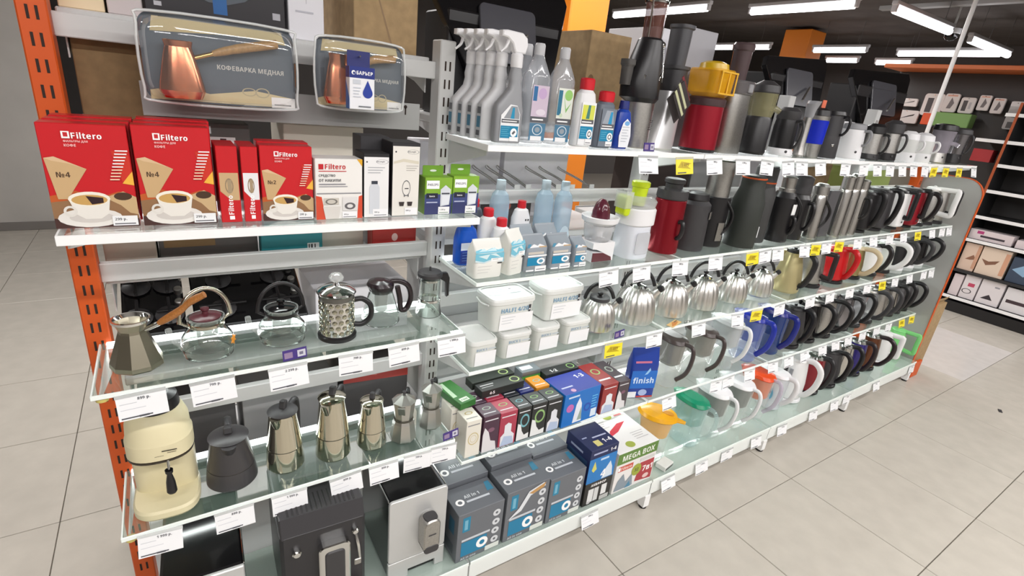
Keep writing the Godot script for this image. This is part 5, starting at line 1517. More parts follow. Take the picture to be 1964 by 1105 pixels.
func kettle(label: String, at_: Vector3, h: float, r: float, body: Material, trim: Material, o := {}) -> Node3D:
	var t := thing("electric_kettle", label, "kettle", at_, o.get("turn", 0.0), o.get("group", "electric kettles"))
	var ex: float = o.get("flat", 2.0)
	var tp: float = o.get("taper", 0.78)
	var dz: float = o.get("deep", 1.0)
	var b: float = 0.022 if o.get("stand", true) else 0.0
	var s := S()
	if b > 0:
		lathe(s, [[r * 1.06, 0.0], [r * 1.1, 0.004], [r * 1.08, 0.016], [r, 0.02]], 28)
		part(t, "power_base", s, o.get("base", M.black))
	s = S()
	var belly: float = o.get("belly", 0.0)
	loft(s, [[r * 0.94, r * dz * 0.94, b, ex], [r, r * dz, b + 0.008, ex], [r * (1 + belly), r * dz * (1 + belly), b + (h - b) * 0.35, ex], [r * (0.5 + tp * 0.5 + belly * 0.6), r * dz * (0.5 + tp * 0.5 + belly * 0.6), b + (h - b) * 0.65, ex], [r * tp, r * dz * tp, h * 0.9, ex]], 30)
	part(t, "kettle_body", s, body)
	s = S()
	loft(s, [[r * tp, r * dz * tp, h * 0.9, ex], [r * tp * 1.04, r * dz * tp * 1.06, h * 0.915, ex], [r * tp * 0.96, r * dz * tp * 0.98, h * 0.96, ex], [r * tp * 0.5, r * dz * tp * 0.5, h * 0.985, ex]], 28)
	lathe(s, [[0.007, h * 0.98], [0.009, h * 1.0], [0.005, h * 1.01]], 12)
	part(t, "lid", s, o.get("lid", trim))
	s = S()
	loft(s, [[r * 0.25, r * 0.12, h * 0.68, 2.0, 0, -r * dz * (tp + 0.08)], [r * 0.36, r * 0.3, h * 0.9, 2.0, 0, -r * dz * (tp + 0.12)]], 14)
	part(t, "spout", s, body)
	s = S()
	var th: float = o.get("thick", 0.0112)
	var out: float = o.get("out", 0.046)
	if o.get("square", false):
		tube(s, crv([Vector3(0, h * 0.93, r * dz * tp * 0.6), Vector3(0, h * 0.95, r * dz + out * 0.7), Vector3(0, h * 0.93, r * dz + out), Vector3(0, h * 0.6, r * dz + out), Vector3(0, h * 0.36, r * dz + out), Vector3(0, h * 0.32, r * dz + out * 0.8), Vector3(0, h * 0.34, r * dz * 0.94)], 4), th, 10, false, 1.25)
	else:
		tube(s, crv([Vector3(0, h * 0.93, r * dz * tp * 0.6), Vector3(0, h * 0.97, r * dz * tp + out * 0.6), Vector3(0, h * 0.82, r * dz + out), Vector3(0, h * 0.5, r * dz + out * 0.92), Vector3(0, h * 0.25, r * dz + out * 0.4), Vector3(0, h * 0.2, r * dz * 0.96)], 5), th, 10, false, 1.3)
	part(t, "handle", s, trim)
	s = S()
	bx(s, Vector3(0, h * 0.12 + b, r * dz * 0.99), Vector3(0.014, 0.01, 0.008), 0.002)
	part(t, "switch", s, M.charcoal if trim != M.charcoal else M.chrome)
	return t

# ---------------------------------------------------------------- tubs and whistling kettles
func tub(label: String, at_: Vector3, w: float, h: float, d: float, big: bool):
	var t := thing("plastic_tub", label, "tub", at_, 0.0, "white lidded tubs")
	var m := mat("tub_white", c8(216, 219, 214), 0.35)
	var s := S()
	loft(s, [[w / 2 * 0.86, d / 2 * 0.86, 0, 6.0], [w / 2 * 0.89, d / 2 * 0.89, 0.005, 6.0], [w / 2 * 0.95, d / 2 * 0.95, h * 0.84, 6.0]], 36)
	part(t, "tub_body", s, m)
	s = S()
	loft(s, [[w / 2 * 0.985, d / 2 * 0.985, h * 0.83, 6.0], [w / 2, d / 2, h * 0.84, 6.0], [w / 2, d / 2, h * 0.94, 6.0], [w / 2 * 0.96, d / 2 * 0.96, h, 6.0], [w / 2 * 0.9, d / 2 * 0.9, h, 6.0], [w / 2 * 0.88, d / 2 * 0.88, h * 0.965, 6.0]], 36)
	part(t, "lid", s, mat("tub_lid", c8(224, 226, 223), 0.3))
	var lw := w * 0.74
	var e := []
	if big:
		e = [["r", 0, 0, 1, 0.66, c8(244, 245, 246)], ["t", "HALFI 4/20", 0.02, 0.74, 0.2, 0.82, c8(120, 160, 190)], ["r", 0.84, 0.66, 0.07, 0.3, c8(58, 58, 62)], ["r", 0.85, 0.74, 0.05, 0.06, c8(230, 230, 232)]] + lines(0.06, 0.52, 0.4, 3, 0.12, 0.02, c8(196, 200, 206))
	else:
		e = [["r", 0, 0, 1, 0.72, c8(243, 244, 246)], ["t", "BUCK S", 0.04, 0.78, 0.16, 0.5, c8(146, 172, 196)], ["r", 0.6, 0.82, 0.36, 0.06, c8(196, 206, 214)]]
	var k := atan2(d / 2 * 0.06, h * 0.84)
	ink(t, "front_label", at(-lw / 2 + w * 0.06, h * 0.04, d / 2 * 0.9, k), lw, h * 0.74, e)
	if big:
		ink(t, "lid_print", Transform3D(Basis(Vector3.RIGHT, Vector3.FORWARD, Vector3.UP), Vector3(-w * 0.38, h * 0.967, d * 0.36)), w * 0.76, d * 0.72, [["r", 0, 0, 1, 1, c8(244, 245, 246)], ["p", [[0.05, 0.75], [0.5, 0.85], [0.9, 0.7], [0.5, 0.78]], c8(190, 204, 214)], ["r", 0.1, 0.6, 0.7, 0.06, c8(196, 206, 214)], ["r", 0.6, 0.4, 0.3, 0.05, c8(206, 212, 218)], ["e", 0.72, 0.8, 0.04, 0.03, c8(90, 90, 96)]])
		s = S()
		tube(s, crv([Vector3(-w / 2 - 0.002, h * 0.8, d * 0.3), Vector3(-w / 2 - 0.006, h * 0.76, 0), Vector3(-w / 2 - 0.002, h * 0.8, -d * 0.3)], 5), 0.003, 6)
		part(t, "carry_handle", s, mat("tub_lid"))

func dome_kettle(label: String, at_: Vector3, r: float, h: float, flat_top: bool, turn: float):
	var t := thing("whistling_kettle", label, "kettle", at_, turn, "ribbed steel whistling kettles")
	var L := 0.075
	var s := S()
	loft(s, [[r * 0.86, r * 0.86, 0.0], [r * 0.94, r * 0.94, 0.006, 2.0, 0, 0, L * 0.3, 16], [r, r, h * 0.2, 2.0, 0, 0, L, 16], [r * 0.98, r * 0.98, h * 0.34, 2.0, 0, 0, L, 16], [r * 0.93, r * 0.93, h * 0.54, 2.0, 0, 0, L, 16], [r * 0.8, r * 0.8, h * 0.72, 2.0, 0, 0, L, 16], [r * 0.6, r * 0.6, h * 0.85, 2.0, 0, 0, L * 0.6, 16], [r * 0.46, r * 0.46, h * 0.9, 2.0, 0, 0, L * 0.3, 16], [r * 0.4, r * 0.4, h * 0.91]], 96)
	part(t, "ribbed_body", s, mat("kettle_steel", c8(222, 220, 215), 0.36, 1.0))
	s = S()
	if flat_top:
		loft(s, [[r * 0.5, r * 0.5, h * 0.86], [r * 0.54, r * 0.54, h * 0.88], [r * 0.52, r * 0.52, h * 0.97], [r * 0.3, r * 0.3, h * 0.99]], 28)
		part(t, "lid", s, M.charcoal)
	else:
		lathe(s, [[r * 0.42, h * 0.885], [r * 0.43, h * 0.9], [r * 0.34, h * 0.96], [r * 0.08, h * 0.99]], 28)
		part(t, "lid", s, M.chrome)
	s = S()
	lathe(s, [[0.005, h * 0.98], [0.006, h * 1.01], [0.0115, h * 1.04], [0.011, h * 1.09], [0.004, h * 1.11]], 16)
	part(t, "knob", s, M.black)
	s = S()
	tube(s, [Vector3(r * 0.6, h * 0.66, 0), Vector3(r * 0.9, h * 0.86, 0), Vector3(r * 0.98, h * 0.93, 0)], [r * 0.2, r * 0.15, r * 0.14], 14)
	part(t, "spout", s, mat("kettle_steel"))
	s = S()
	lathe(s, [[r * 0.15, -0.004], [r * 0.17, 0.0], [r * 0.16, 0.014], [r * 0.06, 0.018]], 14, at(r * 0.97, h * 0.925, 0, 0, 0, -0.75))
	part(t, "whistle_cap", s, M.black)
	s = S()
	var p := []
	for i in 9:
		var a := PI * (0.06 + 0.8 * i / 8)
		p.append(Vector3(-cos(a) * r * 0.78, h * 0.72 + sin(a) * h * 0.64, 0))
	tube(s, crv(p, 3), 0.0075, 10, false, 1.4)
	part(t, "arched_handle", s, M.black)
	s = S()
	for k in [-1, 1]:
		s = S()
		bx(s, Vector3(k * r * 0.74, h * 0.72, 0), Vector3(0.012, 0.03, 0.016), 0.003, Basis(Vector3.BACK, -k * 0.3))
		part(t, "handle_mount", s, M.chrome)

func shelf_kettles():
	var y := YC + 0.0005
	tub("small white tub with pale label at the shelf corner", Vector3(0.795, y, -1.315), 0.105, 0.094, 0.13, false)
	tub("small white tub with pale label under the large tubs, second along", Vector3(0.93, y, -1.325), 0.125, 0.094, 0.13, false)
	tub("small white tub with pale label, third along under the large tub", Vector3(1.063, y, -1.328), 0.11, 0.094, 0.13, false)
	tub("small white tub with pale label beside the steel kettles", Vector3(1.202, y, -1.33), 0.125, 0.094, 0.13, false)
	tub("large white lidded tub stacked over the first two small tubs", Vector3(0.918, y + 0.0955, -1.345), 0.178, 0.118, 0.13, true)
	tub("large white lidded tub stacked over the last small tubs", Vector3(1.145, y + 0.0955, -1.36), 0.182, 0.122, 0.13, true)
	dome_kettle("ribbed steel kettle with black ring lid beside the tubs", Vector3(1.375, y, -1.36), 0.075, 0.135, true, -0.85)
	dome_kettle("largest ribbed steel whistling kettle, second after the tubs", Vector3(1.585, y, -1.36), 0.088, 0.165, false, -0.85)
	dome_kettle("ribbed steel whistling kettle with black knob above amber flyer", Vector3(1.8, y, -1.36), 0.085, 0.16, false, -0.85)
	dome_kettle("ribbed steel whistling kettle, fourth along from the tubs", Vector3(2.02, y, -1.36), 0.08, 0.158, false, -0.85)
	dome_kettle("smaller ribbed steel kettle, fifth along from the tubs", Vector3(2.26, y, -1.36), 0.074, 0.145, false, -0.85)
	dome_kettle("smallest ribbed steel kettle beside the cream vacuum jug", Vector3(2.49, y, -1.36), 0.07, 0.14, false, -0.85)
	var t := thing("flyer", "small amber and clear product flyer lying under third ribbed kettle", "flyer", Vector3(1.73, y, -1.255), 0.3)
	var s := S()
	bx(s, Vector3(0, 0.001, 0), Vector3(0.09, 0.0015, 0.03), 0.0)
	part(t, "sheet", s, mat("flyer_paper", c8(232, 196, 130), 0.5))
	ink(t, "sheet_print", Transform3D(Basis(Vector3.RIGHT, Vector3.FORWARD, Vector3.UP), Vector3(-0.045, 0.0018, 0.015)), 0.09, 0.03, [["p", [[0.05, 0.2], [0.5, 0.9], [0.9, 0.4], [0.4, 0.1]], c8(216, 140, 60)], ["r", 0.6, 0.6, 0.35, 0.2, c8(120, 90, 60)]])
	kettle("cream vacuum jug with tapered body and black handle", Vector3(2.725, y, -1.35), 0.235, 0.07, mat("cream_gold", c8(196, 184, 138), 0.3, 0.5), M.black, {"stand": false, "taper": 0.55})
	kettle("black and steel electric kettle between cream jug and red kettle", Vector3(2.96, y, -1.35), 0.215, 0.06, M.brushed, mat("wine_black", c8(44, 34, 36), 0.3), {"square": true})
	kettle("bright red electric kettle with dark side window", Vector3(3.2, y, -1.35), 0.215, 0.066, mat("bright_red", c8(196, 30, 34), 0.22), mat("bright_red"), {"flat": 3.0, "thick": 0.012})
	kettle("beige kettle with wide looped handle and gold trim", Vector3(3.43, y, -1.35), 0.2, 0.06, mat("gold_trim", c8(186, 170, 120), 0.2, 0.8), mat("beige_plastic", c8(206, 192, 158), 0.35), {"thick": 0.011, "out": 0.075})
	kettle("white kettle with black grip after the beige one", Vector3(3.64, y, -1.345), 0.205, 0.058, mat("kettle_white"), M.black, {})
	kettle("clear-walled white kettle with thick white handle", Vector3(3.83, y, -1.345), 0.21, 0.058, mat("pearl", c8(206, 210, 204), 0.25), mat("kettle_white"), {"thick": 0.013, "out": 0.075})
	kettle("black kettle with white base and blue gauge", Vector3(4.03, y, -1.345), 0.205, 0.058, M.black, M.charcoal, {"base": M.white_plastic})
	kettle("charcoal kettle with big round handle and white base", Vector3(4.21, y, -1.345), 0.205, 0.056, M.charcoal, M.charcoal, {"base": M.white_plastic, "out": 0.07})
	kettle("black kettle with wide ring handle next to end panel", Vector3(4.385, y, -1.345), 0.205, 0.05, M.black_gloss, M.black, {"out": 0.075, "base": M.white_plastic})

# ---------------------------------------------------------------- dishwasher tablets, filter jugs, glass kettles
func tab_box(label: String, x: float, z: float, w: float, h: float, d: float, c: Color, kind: int, y: float, turn := 0.0):
	var ring: Color = [c8(196, 176, 120), c8(176, 190, 176), c8(150, 190, 120), c8(120, 180, 190)][kind % 4]
	var lite := c.get_luminance() > 0.7
	var ln := c8(150, 150, 150) if lite else c8(226, 226, 230)
	var fr := [["r", 0.08, 0.86, 0.8, 0.03, ln]]
	var top := [["r", 0.1, 0.2, 0.75, 0.06, ln], ["o", 0.5, 0.6, 0.26, 0.13, 0.72, ring]]
	match kind:
		0:
			fr += [["o", 0.5, 0.5, 0.36, 0.17, 0.85, c8(206, 190, 140)], ["o", 0.5, 0.5, 0.22, 0.1, 0.85, c8(216, 204, 170)]]
		1:
			fr += [["p", [[0, 0], [0.9, 0], [0.8, 0.25], [0.5, 0.3], [0.35, 0.55], [0.1, 0.7], [0, 0.5]], c8(224, 222, 224)], ["e", 0.5, 0.6, 0.2, 0.06, c8(130, 90, 110)]]
		2:
			fr += [["p", [[0.1, 0.02], [0.9, 0.02], [0.9, 0.3], [0.7, 0.4], [0.7, 0.62], [0.5, 0.68], [0.3, 0.62], [0.3, 0.4], [0.1, 0.3]], c8(228, 230, 236)], ["p", [[0.1, 0.02], [0.9, 0.02], [0.8, 0.25], [0.3, 0.3]], c8(180, 196, 222)]]
		_:
			fr += [["o", 0.55, 0.6, 0.34, 0.2, 0.72, ring], ["p", [[0.02, 0.03], [0.95, 0.03], [0.95, 0.2], [0.6, 0.16], [0.4, 0.3], [0.28, 0.5], [0.05, 0.55]], c8(232, 234, 234)]]
	carton("tablet_box", label, "box", Vector3(x, y, z), Vector3(w, h, d), c, {"front": fr, "top": top}, "dishwasher tablet boxes", turn, 0.35)

func filter_jug(label: String, at_: Vector3, r: float, h: float, lid: Material, hop: Material, body: Material, grip: Material, o := {}):
	var t := thing("filter_jug", label, "jug", at_, o.get("turn", 0.0), "water filter jugs")
	var rx: float = r * o.get("slim", 0.72)
	var s := S()
	loft(s, [[rx * 0.82, r * 0.78, 0.0, 2.8], [rx * 0.88, r * 0.84, 0.006, 2.8], [rx, r, h * 0.86, 2.6]], 32, Transform3D.IDENTITY, true, false)
	part(t, "clear_jug", s, body)
	s = S()
	loft(s, [[rx * 0.6, r * 0.6, h * 0.4, 2.6], [rx * 0.8, r * 0.82, h * 0.46, 2.6], [rx * 0.92, r * 0.93, h * 0.86, 2.6]], 30)
	part(t, "hopper", s, hop)
	s = S()
	loft(s, [[rx * 1.03, r * 1.04, h * 0.855, 2.6, 0, 0.0], [rx * 1.05, r * 1.06, h * 0.87, 2.6], [rx * 0.98, r * 1.0, h * 0.925, 2.4, 0, -0.004], [rx * 0.6, r * 0.7, h * 0.955, 2.2, 0, -0.006]], 32)
	part(t, "lid", s, lid)
	s = S()
	prism(s, [Vector2(-r * 0.9, h * 0.9), Vector2(-r * 1.25, h * 0.9), Vector2(-r * 0.96, h * 0.74)], rx * 0.7, at(0, 0, 0, 0, -PI / 2, 0), 0.003)
	part(t, "pouring_lip", s, lid)
	s = S()
	var out: float = o.get("out", 0.05)
	tube(s, crv([Vector3(0, h * 0.88, r * 0.95), Vector3(0, h * 0.88, r + out * 0.7), Vector3(0, h * 0.72, r + out), Vector3(0, h * 0.4, r + out * 0.7), Vector3(0, h * 0.18, r * 0.9)], 5), o.get("thick", 0.008), 10, false, 1.3)
	part(t, "handle", s, grip)

func shelf_tablets():
	var y := YD + 0.0005
	var z := -1.248
	tab_box("narrow cream tablet box with gold ring, front of its row", 0.779, z, 0.058, 0.15, 0.075, c8(232, 228, 216), 0, y)
	tab_box("narrow cream tablet box with gold ring behind the first", 0.762, z - 0.082, 0.058, 0.152, 0.08, c8(232, 228, 216), 0, y)
	tab_box("dark purple tablet box with white spray picture", 0.85, z, 0.066, 0.15, 0.075, c8(76, 48, 66), 1, y)
	tab_box("dark purple tablet box behind the first purple one", 0.84, z - 0.082, 0.066, 0.15, 0.075, c8(72, 50, 66), 1, y)
	tab_box("pink tablet box with white bottle picture", 0.921, z, 0.072, 0.145, 0.08, c8(172, 58, 80), 2, y)
	tab_box("pink tablet box behind the front pink one", 0.914, z - 0.086, 0.072, 0.147, 0.08, c8(172, 58, 80), 2, y)
	for k in 3:
		tab_box(["black tablet box with teal ring beside the pink one", "black tablet box with green ring, middle of three", "black tablet box with white cloth picture beside the blue box"][k], [0.99, 1.057, 1.129][k], z, [0.058, 0.068, 0.07][k], 0.144, 0.075, c8(40, 42, 42), [7, 6, 2][k], y)
		tab_box(["black tablet box behind the teal-ringed one", "navy tablet box with yellow badge, second row", "orange topped tablet box, second row"][k], [0.985, 1.052, 1.126][k], z - 0.082, 0.064, [0.146, 0.148, 0.15][k], 0.08, [c8(44, 48, 54), c8(40, 48, 110), c8(212, 140, 40)][k], 3, y)
	carton("tablet_box", "wide bright blue tablet box with white bottle and number three", "box", Vector3(1.262, y, z + 0.003), Vector3(0.188, 0.15, 0.13), c8(24, 112, 196), {"front": [["p", [[0.3, 0.05], [0.55, 0.05], [0.5, 0.6], [0.42, 0.8], [0.35, 0.6]], c8(228, 234, 244)], ["p", [[0.42, 0.1], [0.55, 0.1], [0.5, 0.5]], c8(150, 170, 160)], ["e", 0.18, 0.55, 0.1, 0.12, c8(196, 110, 180)], ["o", 0.68, 0.42, 0.1, 0.13, 0.6, c8(40, 80, 180)], ["r", 0.8, 0.06, 0.16, 0.25, c8(220, 234, 246)], ["r", 0.1, 0.85, 0.3, 0.05, c8(200, 220, 240)]] + lines(0.78, 0.7, 0.16, 5, 0.08, 0.03, c8(110, 190, 236)),
		"top": [["r", 0, 0, 1, 1, c8(38, 54, 156)], ["t", "1-3", 0.66, 0.62, 0.22, 0.24, Color.WHITE], ["r", 0.08, 0.3, 0.3, 0.06, c8(190, 196, 226)], ["e", 0.28, 0.12, 0.06, 0.08, c8(206, 160, 196)]]}, "dishwasher tablet boxes", 0.04, 0.35)
	tab_box("red capsule box standing at the end of the tablet row", 1.413, z, 0.082, 0.138, 0.17, c8(150, 48, 48), 2, y)
	tab_box("dark grey capsule box between the red box and blue bag", 1.491, z, 0.062, 0.134, 0.17, c8(74, 64, 70), 1, y)
	# boxes lying on the second row
	carton("tablet_box", "green tablet box lying across the cream and purple boxes", "box", Vector3(0.79, y + 0.154, z - 0.07), Vector3(0.07, 0.026, 0.15), c8(52, 112, 50), {"top": [["r", 0.2, 0.06, 0.5, 0.14, c8(210, 226, 206)], ["t", "FINE", 0.26, 0.09, 0.06, 0.4, c8(50, 110, 50)], ["p", [[0.05, 0.3], [0.2, 0.95], [0.4, 0.95], [0.3, 0.3]], c8(180, 206, 176)]]}, "dishwasher tablet boxes", 0.2)
	carton("tablet_box", "long black tablet box with green ring lying on the second row", "box", Vector3(0.957, y + 0.1505, z - 0.105), Vector3(0.19, 0.03, 0.052), c8(42, 44, 42), {"top": [["o", 0.84, 0.5, 0.11, 0.36, 0.75, c8(176, 196, 130)], ["r", 0.06, 0.6, 0.3, 0.1, c8(200, 200, 200)], ["r", 0.06, 0.35, 0.26, 0.08, c8(170, 170, 170)]], "front": [["t", "4-5", 0.18, 0.3, 0.4, 0.2, Color.WHITE]]}, "dishwasher tablet boxes", 0.03)
	carton("tablet_box", "second long black tablet box lying behind the green ringed one", "box", Vector3(0.952, y + 0.1505, z - 0.168), Vector3(0.19, 0.03, 0.05), c8(46, 52, 46), {"top": [["o", 0.8, 0.5, 0.11, 0.36, 0.75, c8(176, 196, 130)]], "front": [["t", "4-3", 0.18, 0.3, 0.4, 0.2, Color.WHITE]]}, "dishwasher tablet boxes", 0.03)
	carton("tablet_box", "black tablet box with green ring lying behind the blue box", "box", Vector3(1.262, y, z - 0.135), Vector3(0.17, 0.158, 0.05), c8(40, 42, 42), {"top": [["o", 0.84, 0.5, 0.11, 0.36, 0.75, c8(150, 190, 120)], ["t", "1-2", 0.2, 0.2, 0.4, 0.2, Color.WHITE]]}, "dishwasher tablet boxes")
	carton("tablet_box", "small grey and white box with green stripe in the back row", "box", Vector3(1.13, y, z - 0.17), Vector3(0.09, 0.17, 0.055), c8(120, 128, 132), {"top": [["r", 0.1, 0.3, 0.6, 0.5, c8(220, 224, 226)]], "front": [["r", 0, 0.75, 1, 0.14, c8(100, 190, 90)]]}, "dishwasher tablet boxes")
	# blue stand-up bag
	soft_bag("tablet_bag", "shiny blue stand-up bag of dishwasher tablets with finish lettering", Vector3(1.645, y, -1.3), 0.13, 0.235, 0.06, mat("bag_blue", c8(34, 62, 150), 0.2), [["r", 0.04, 0.3, 0.92, 0.55, c8(36, 110, 200)], ["t", "finish", 0.12, 0.46, 0.22, 0.76, c8(214, 232, 250)], ["p", [[0.5, 0.72], [0.66, 0.94], [0.7, 0.86], [0.6, 0.74]], c8(150, 200, 240)], ["e", 0.55, 0.17, 0.16, 0.1, c8(170, 190, 230)], ["r", 0.02, 0.02, 0.3, 0.18, c8(236, 238, 242)], ["r", 0.34, 0.02, 0.6, 0.05, c8(196, 70, 60)]], [["r", 0.1, 0.3, 0.6, 0.3, c8(190, 110, 140)]], "", -0.35)
	# jugs
	var jc := glass("jug_clear", c8(222, 230, 228), 0.18, 0.05)
	var og := glass("hopper_taupe", c8(112, 107, 96), 0.97, 0.2)
	filter_jug("clear filter jug with taupe hopper and dark brown lid", Vector3(1.845, y, -1.335), 0.082, 0.262, mat("lid_taupe", c8(72, 62, 60), 0.3), og, jc, mat("lid_taupe"), {"slim": 0.62})
	filter_jug("clear filter jug with taupe hopper between two grey tags", Vector3(2.065, y, -1.335), 0.082, 0.262, mat("lid_taupe"), og, jc, mat("lid_taupe"), {"slim": 0.62})
	filter_jug("clear filter jug with light grey lid and white handle", Vector3(2.27, y, -1.335), 0.08, 0.275, mat("lid_pale", c8(206, 209, 212), 0.3), glass("hopper_pale", c8(196, 200, 204), 0.75, 0.15), jc, M.white_plastic, {"slim": 0.62})
	filter_jug("royal blue filter jug with clear base", Vector3(2.47, y, -1.335), 0.08, 0.272, mat("lid_royal", c8(30, 48, 160), 0.22), glass("hopper_royal", c8(34, 54, 160), 0.9, 0.1), glass("jug_bluish", c8(120, 140, 200), 0.4, 0.05), mat("lid_royal"), {"slim": 0.66, "thick": 0.011})
	filter_jug("navy blue filter jug beside the black electric kettles", Vector3(2.685, y, -1.335), 0.08, 0.27, mat("lid_navy", c8(30, 40, 130), 0.22), glass("hopper_navy", c8(30, 42, 128), 0.92, 0.1), glass("jug_navy", c8(44, 70, 130), 0.75, 0.08), mat("lid_navy"), {"slim": 0.66, "thick": 0.012})
	kettle("matte black rounded kettle beside the navy jug", Vector3(2.885, y, -1.335), 0.25, 0.07, M.charcoal, M.black, {"belly": 0.1, "thick": 0.012})
	kettle("glossy black kettle with silver lid line", Vector3(3.07, y, -1.335), 0.255, 0.066, M.black_gloss, M.black, {"lid": M.brushed, "belly": 0.06, "out": 0.07})
	kettle("steel kettle with sweeping black handle", Vector3(3.25, y, -1.335), 0.25, 0.066, M.brushed, M.black, {"out": 0.08, "thick": 0.011})
	carton("flat_box", "tall pale grey kettle box among the kettles", "box", Vector3(3.375, y, -1.36), Vector3(0.07, 0.235, 0.09), c8(206, 208, 206))
	kettle("chrome and black gooseneck style kettle beside the pale box", Vector3(3.5, y, -1.335), 0.23, 0.056, mat("jar_chrome"), M.black, {"thick": 0.01})
	kettle("glass kettle with black frame and dark handle", Vector3(3.65, y, -1.335), 0.235, 0.06, glass("kettle_glass", c8(150, 152, 156), 0.5, 0.03), M.black, {})
	kettle("glass kettle with steel lid band, next after the framed one", Vector3(3.82, y, -1.335), 0.235, 0.06, glass("kettle_glass"), M.charcoal, {"lid": M.brushed, "out": 0.07})
	kettle("steel kettle with round charcoal handle", Vector3(3.99, y, -1.335), 0.235, 0.058, M.brushed, M.charcoal, {"out": 0.066})
	kettle("steel and black kettle, last but two on its shelf", Vector3(4.15, y, -1.335), 0.235, 0.056, M.steel, M.black, {})
	kettle("dark steel kettle with slim black ring handle", Vector3(4.285, y, -1.335), 0.235, 0.052, mat("gunmetal", c8(120, 120, 124), 0.3, 0.8), M.black, {})
	kettle("brown-grey kettle touching the end panel side", Vector3(4.41, y, -1.335), 0.23, 0.048, mat("gunmetal"), M.black, {"out": 0.07})

# ---------------------------------------------------------------- bottom row
func grey_tabs(label: String, x: float, z: float, w: float, h: float, d: float, pic: bool, front: bool):
	var top := [["t", "All in 1", 0.3, 0.5, 0.12, 0.4, c8(220, 224, 228)], ["r", 0.3, 0.34, 0.5, 0.07, c8(206, 210, 216)], ["o", 0.17, 0.42, 0.09, 0.12, 0.5, Color.WHITE], ["p", [[0.8, 0.5], [0.95, 0.5], [0.95, 0.85], [0.85, 0.85]], c8(60, 130, 160)]]
	var fr := []
	if front:
		fr = [["r", 0.1, 0.62, 0.16, 0.3, c8(40, 132, 166)], ["r", 0.14, 0.66, 0.07, 0.2, c8(120, 180, 204)], ["r", 0.1, 0.42, 0.62, 0.045, c8(206, 212, 218)], ["r", 0.1, 0.1, 0.56, 0.3, c8(30, 128, 170)], ["o", 0.56, 0.25, 0.13, 0.11, 0.45, Color.WHITE], ["e", 0.56, 0.25, 0.05, 0.04, c8(30, 128, 170)]]
		for k in 4:
			fr.append(["o", 0.84, 0.78 - 0.19 * k, 0.085, 0.07, 0.35, c8(216, 220, 224)])
		fr.append(["r", 0.64, 0.02, 0.32, 0.1, c8(226, 232, 226)])
		fr.append(["t", "All in one", 0.1, 0.03, 0.05, 0.4, c8(214, 218, 222)])
		if pic:
			fr += [["p", [[0.05, 0.45], [0.3, 0.62], [0.5, 0.9], [0.85, 0.98], [0.9, 0.9], [0.55, 0.8], [0.36, 0.55]], c8(226, 230, 234)], ["p", [[0.5, 0.86], [0.9, 0.97], [0.86, 0.88], [0.6, 0.82]], c8(196, 150, 90)]]
	carton("tablet_carton", label, "box", Vector3(x, YE + 0.0005, z), Vector3(w, h, d), c8(108, 112, 118), {"front": fr, "top": top, "left": [["r", 0.5, 0.5, 0.3, 0.3, c8(60, 104, 128)], ["r", 0.3, 0.1, 0.5, 0.2, c8(84, 90, 98)]]}, "grey tablet cartons", 0.0, 0.4)

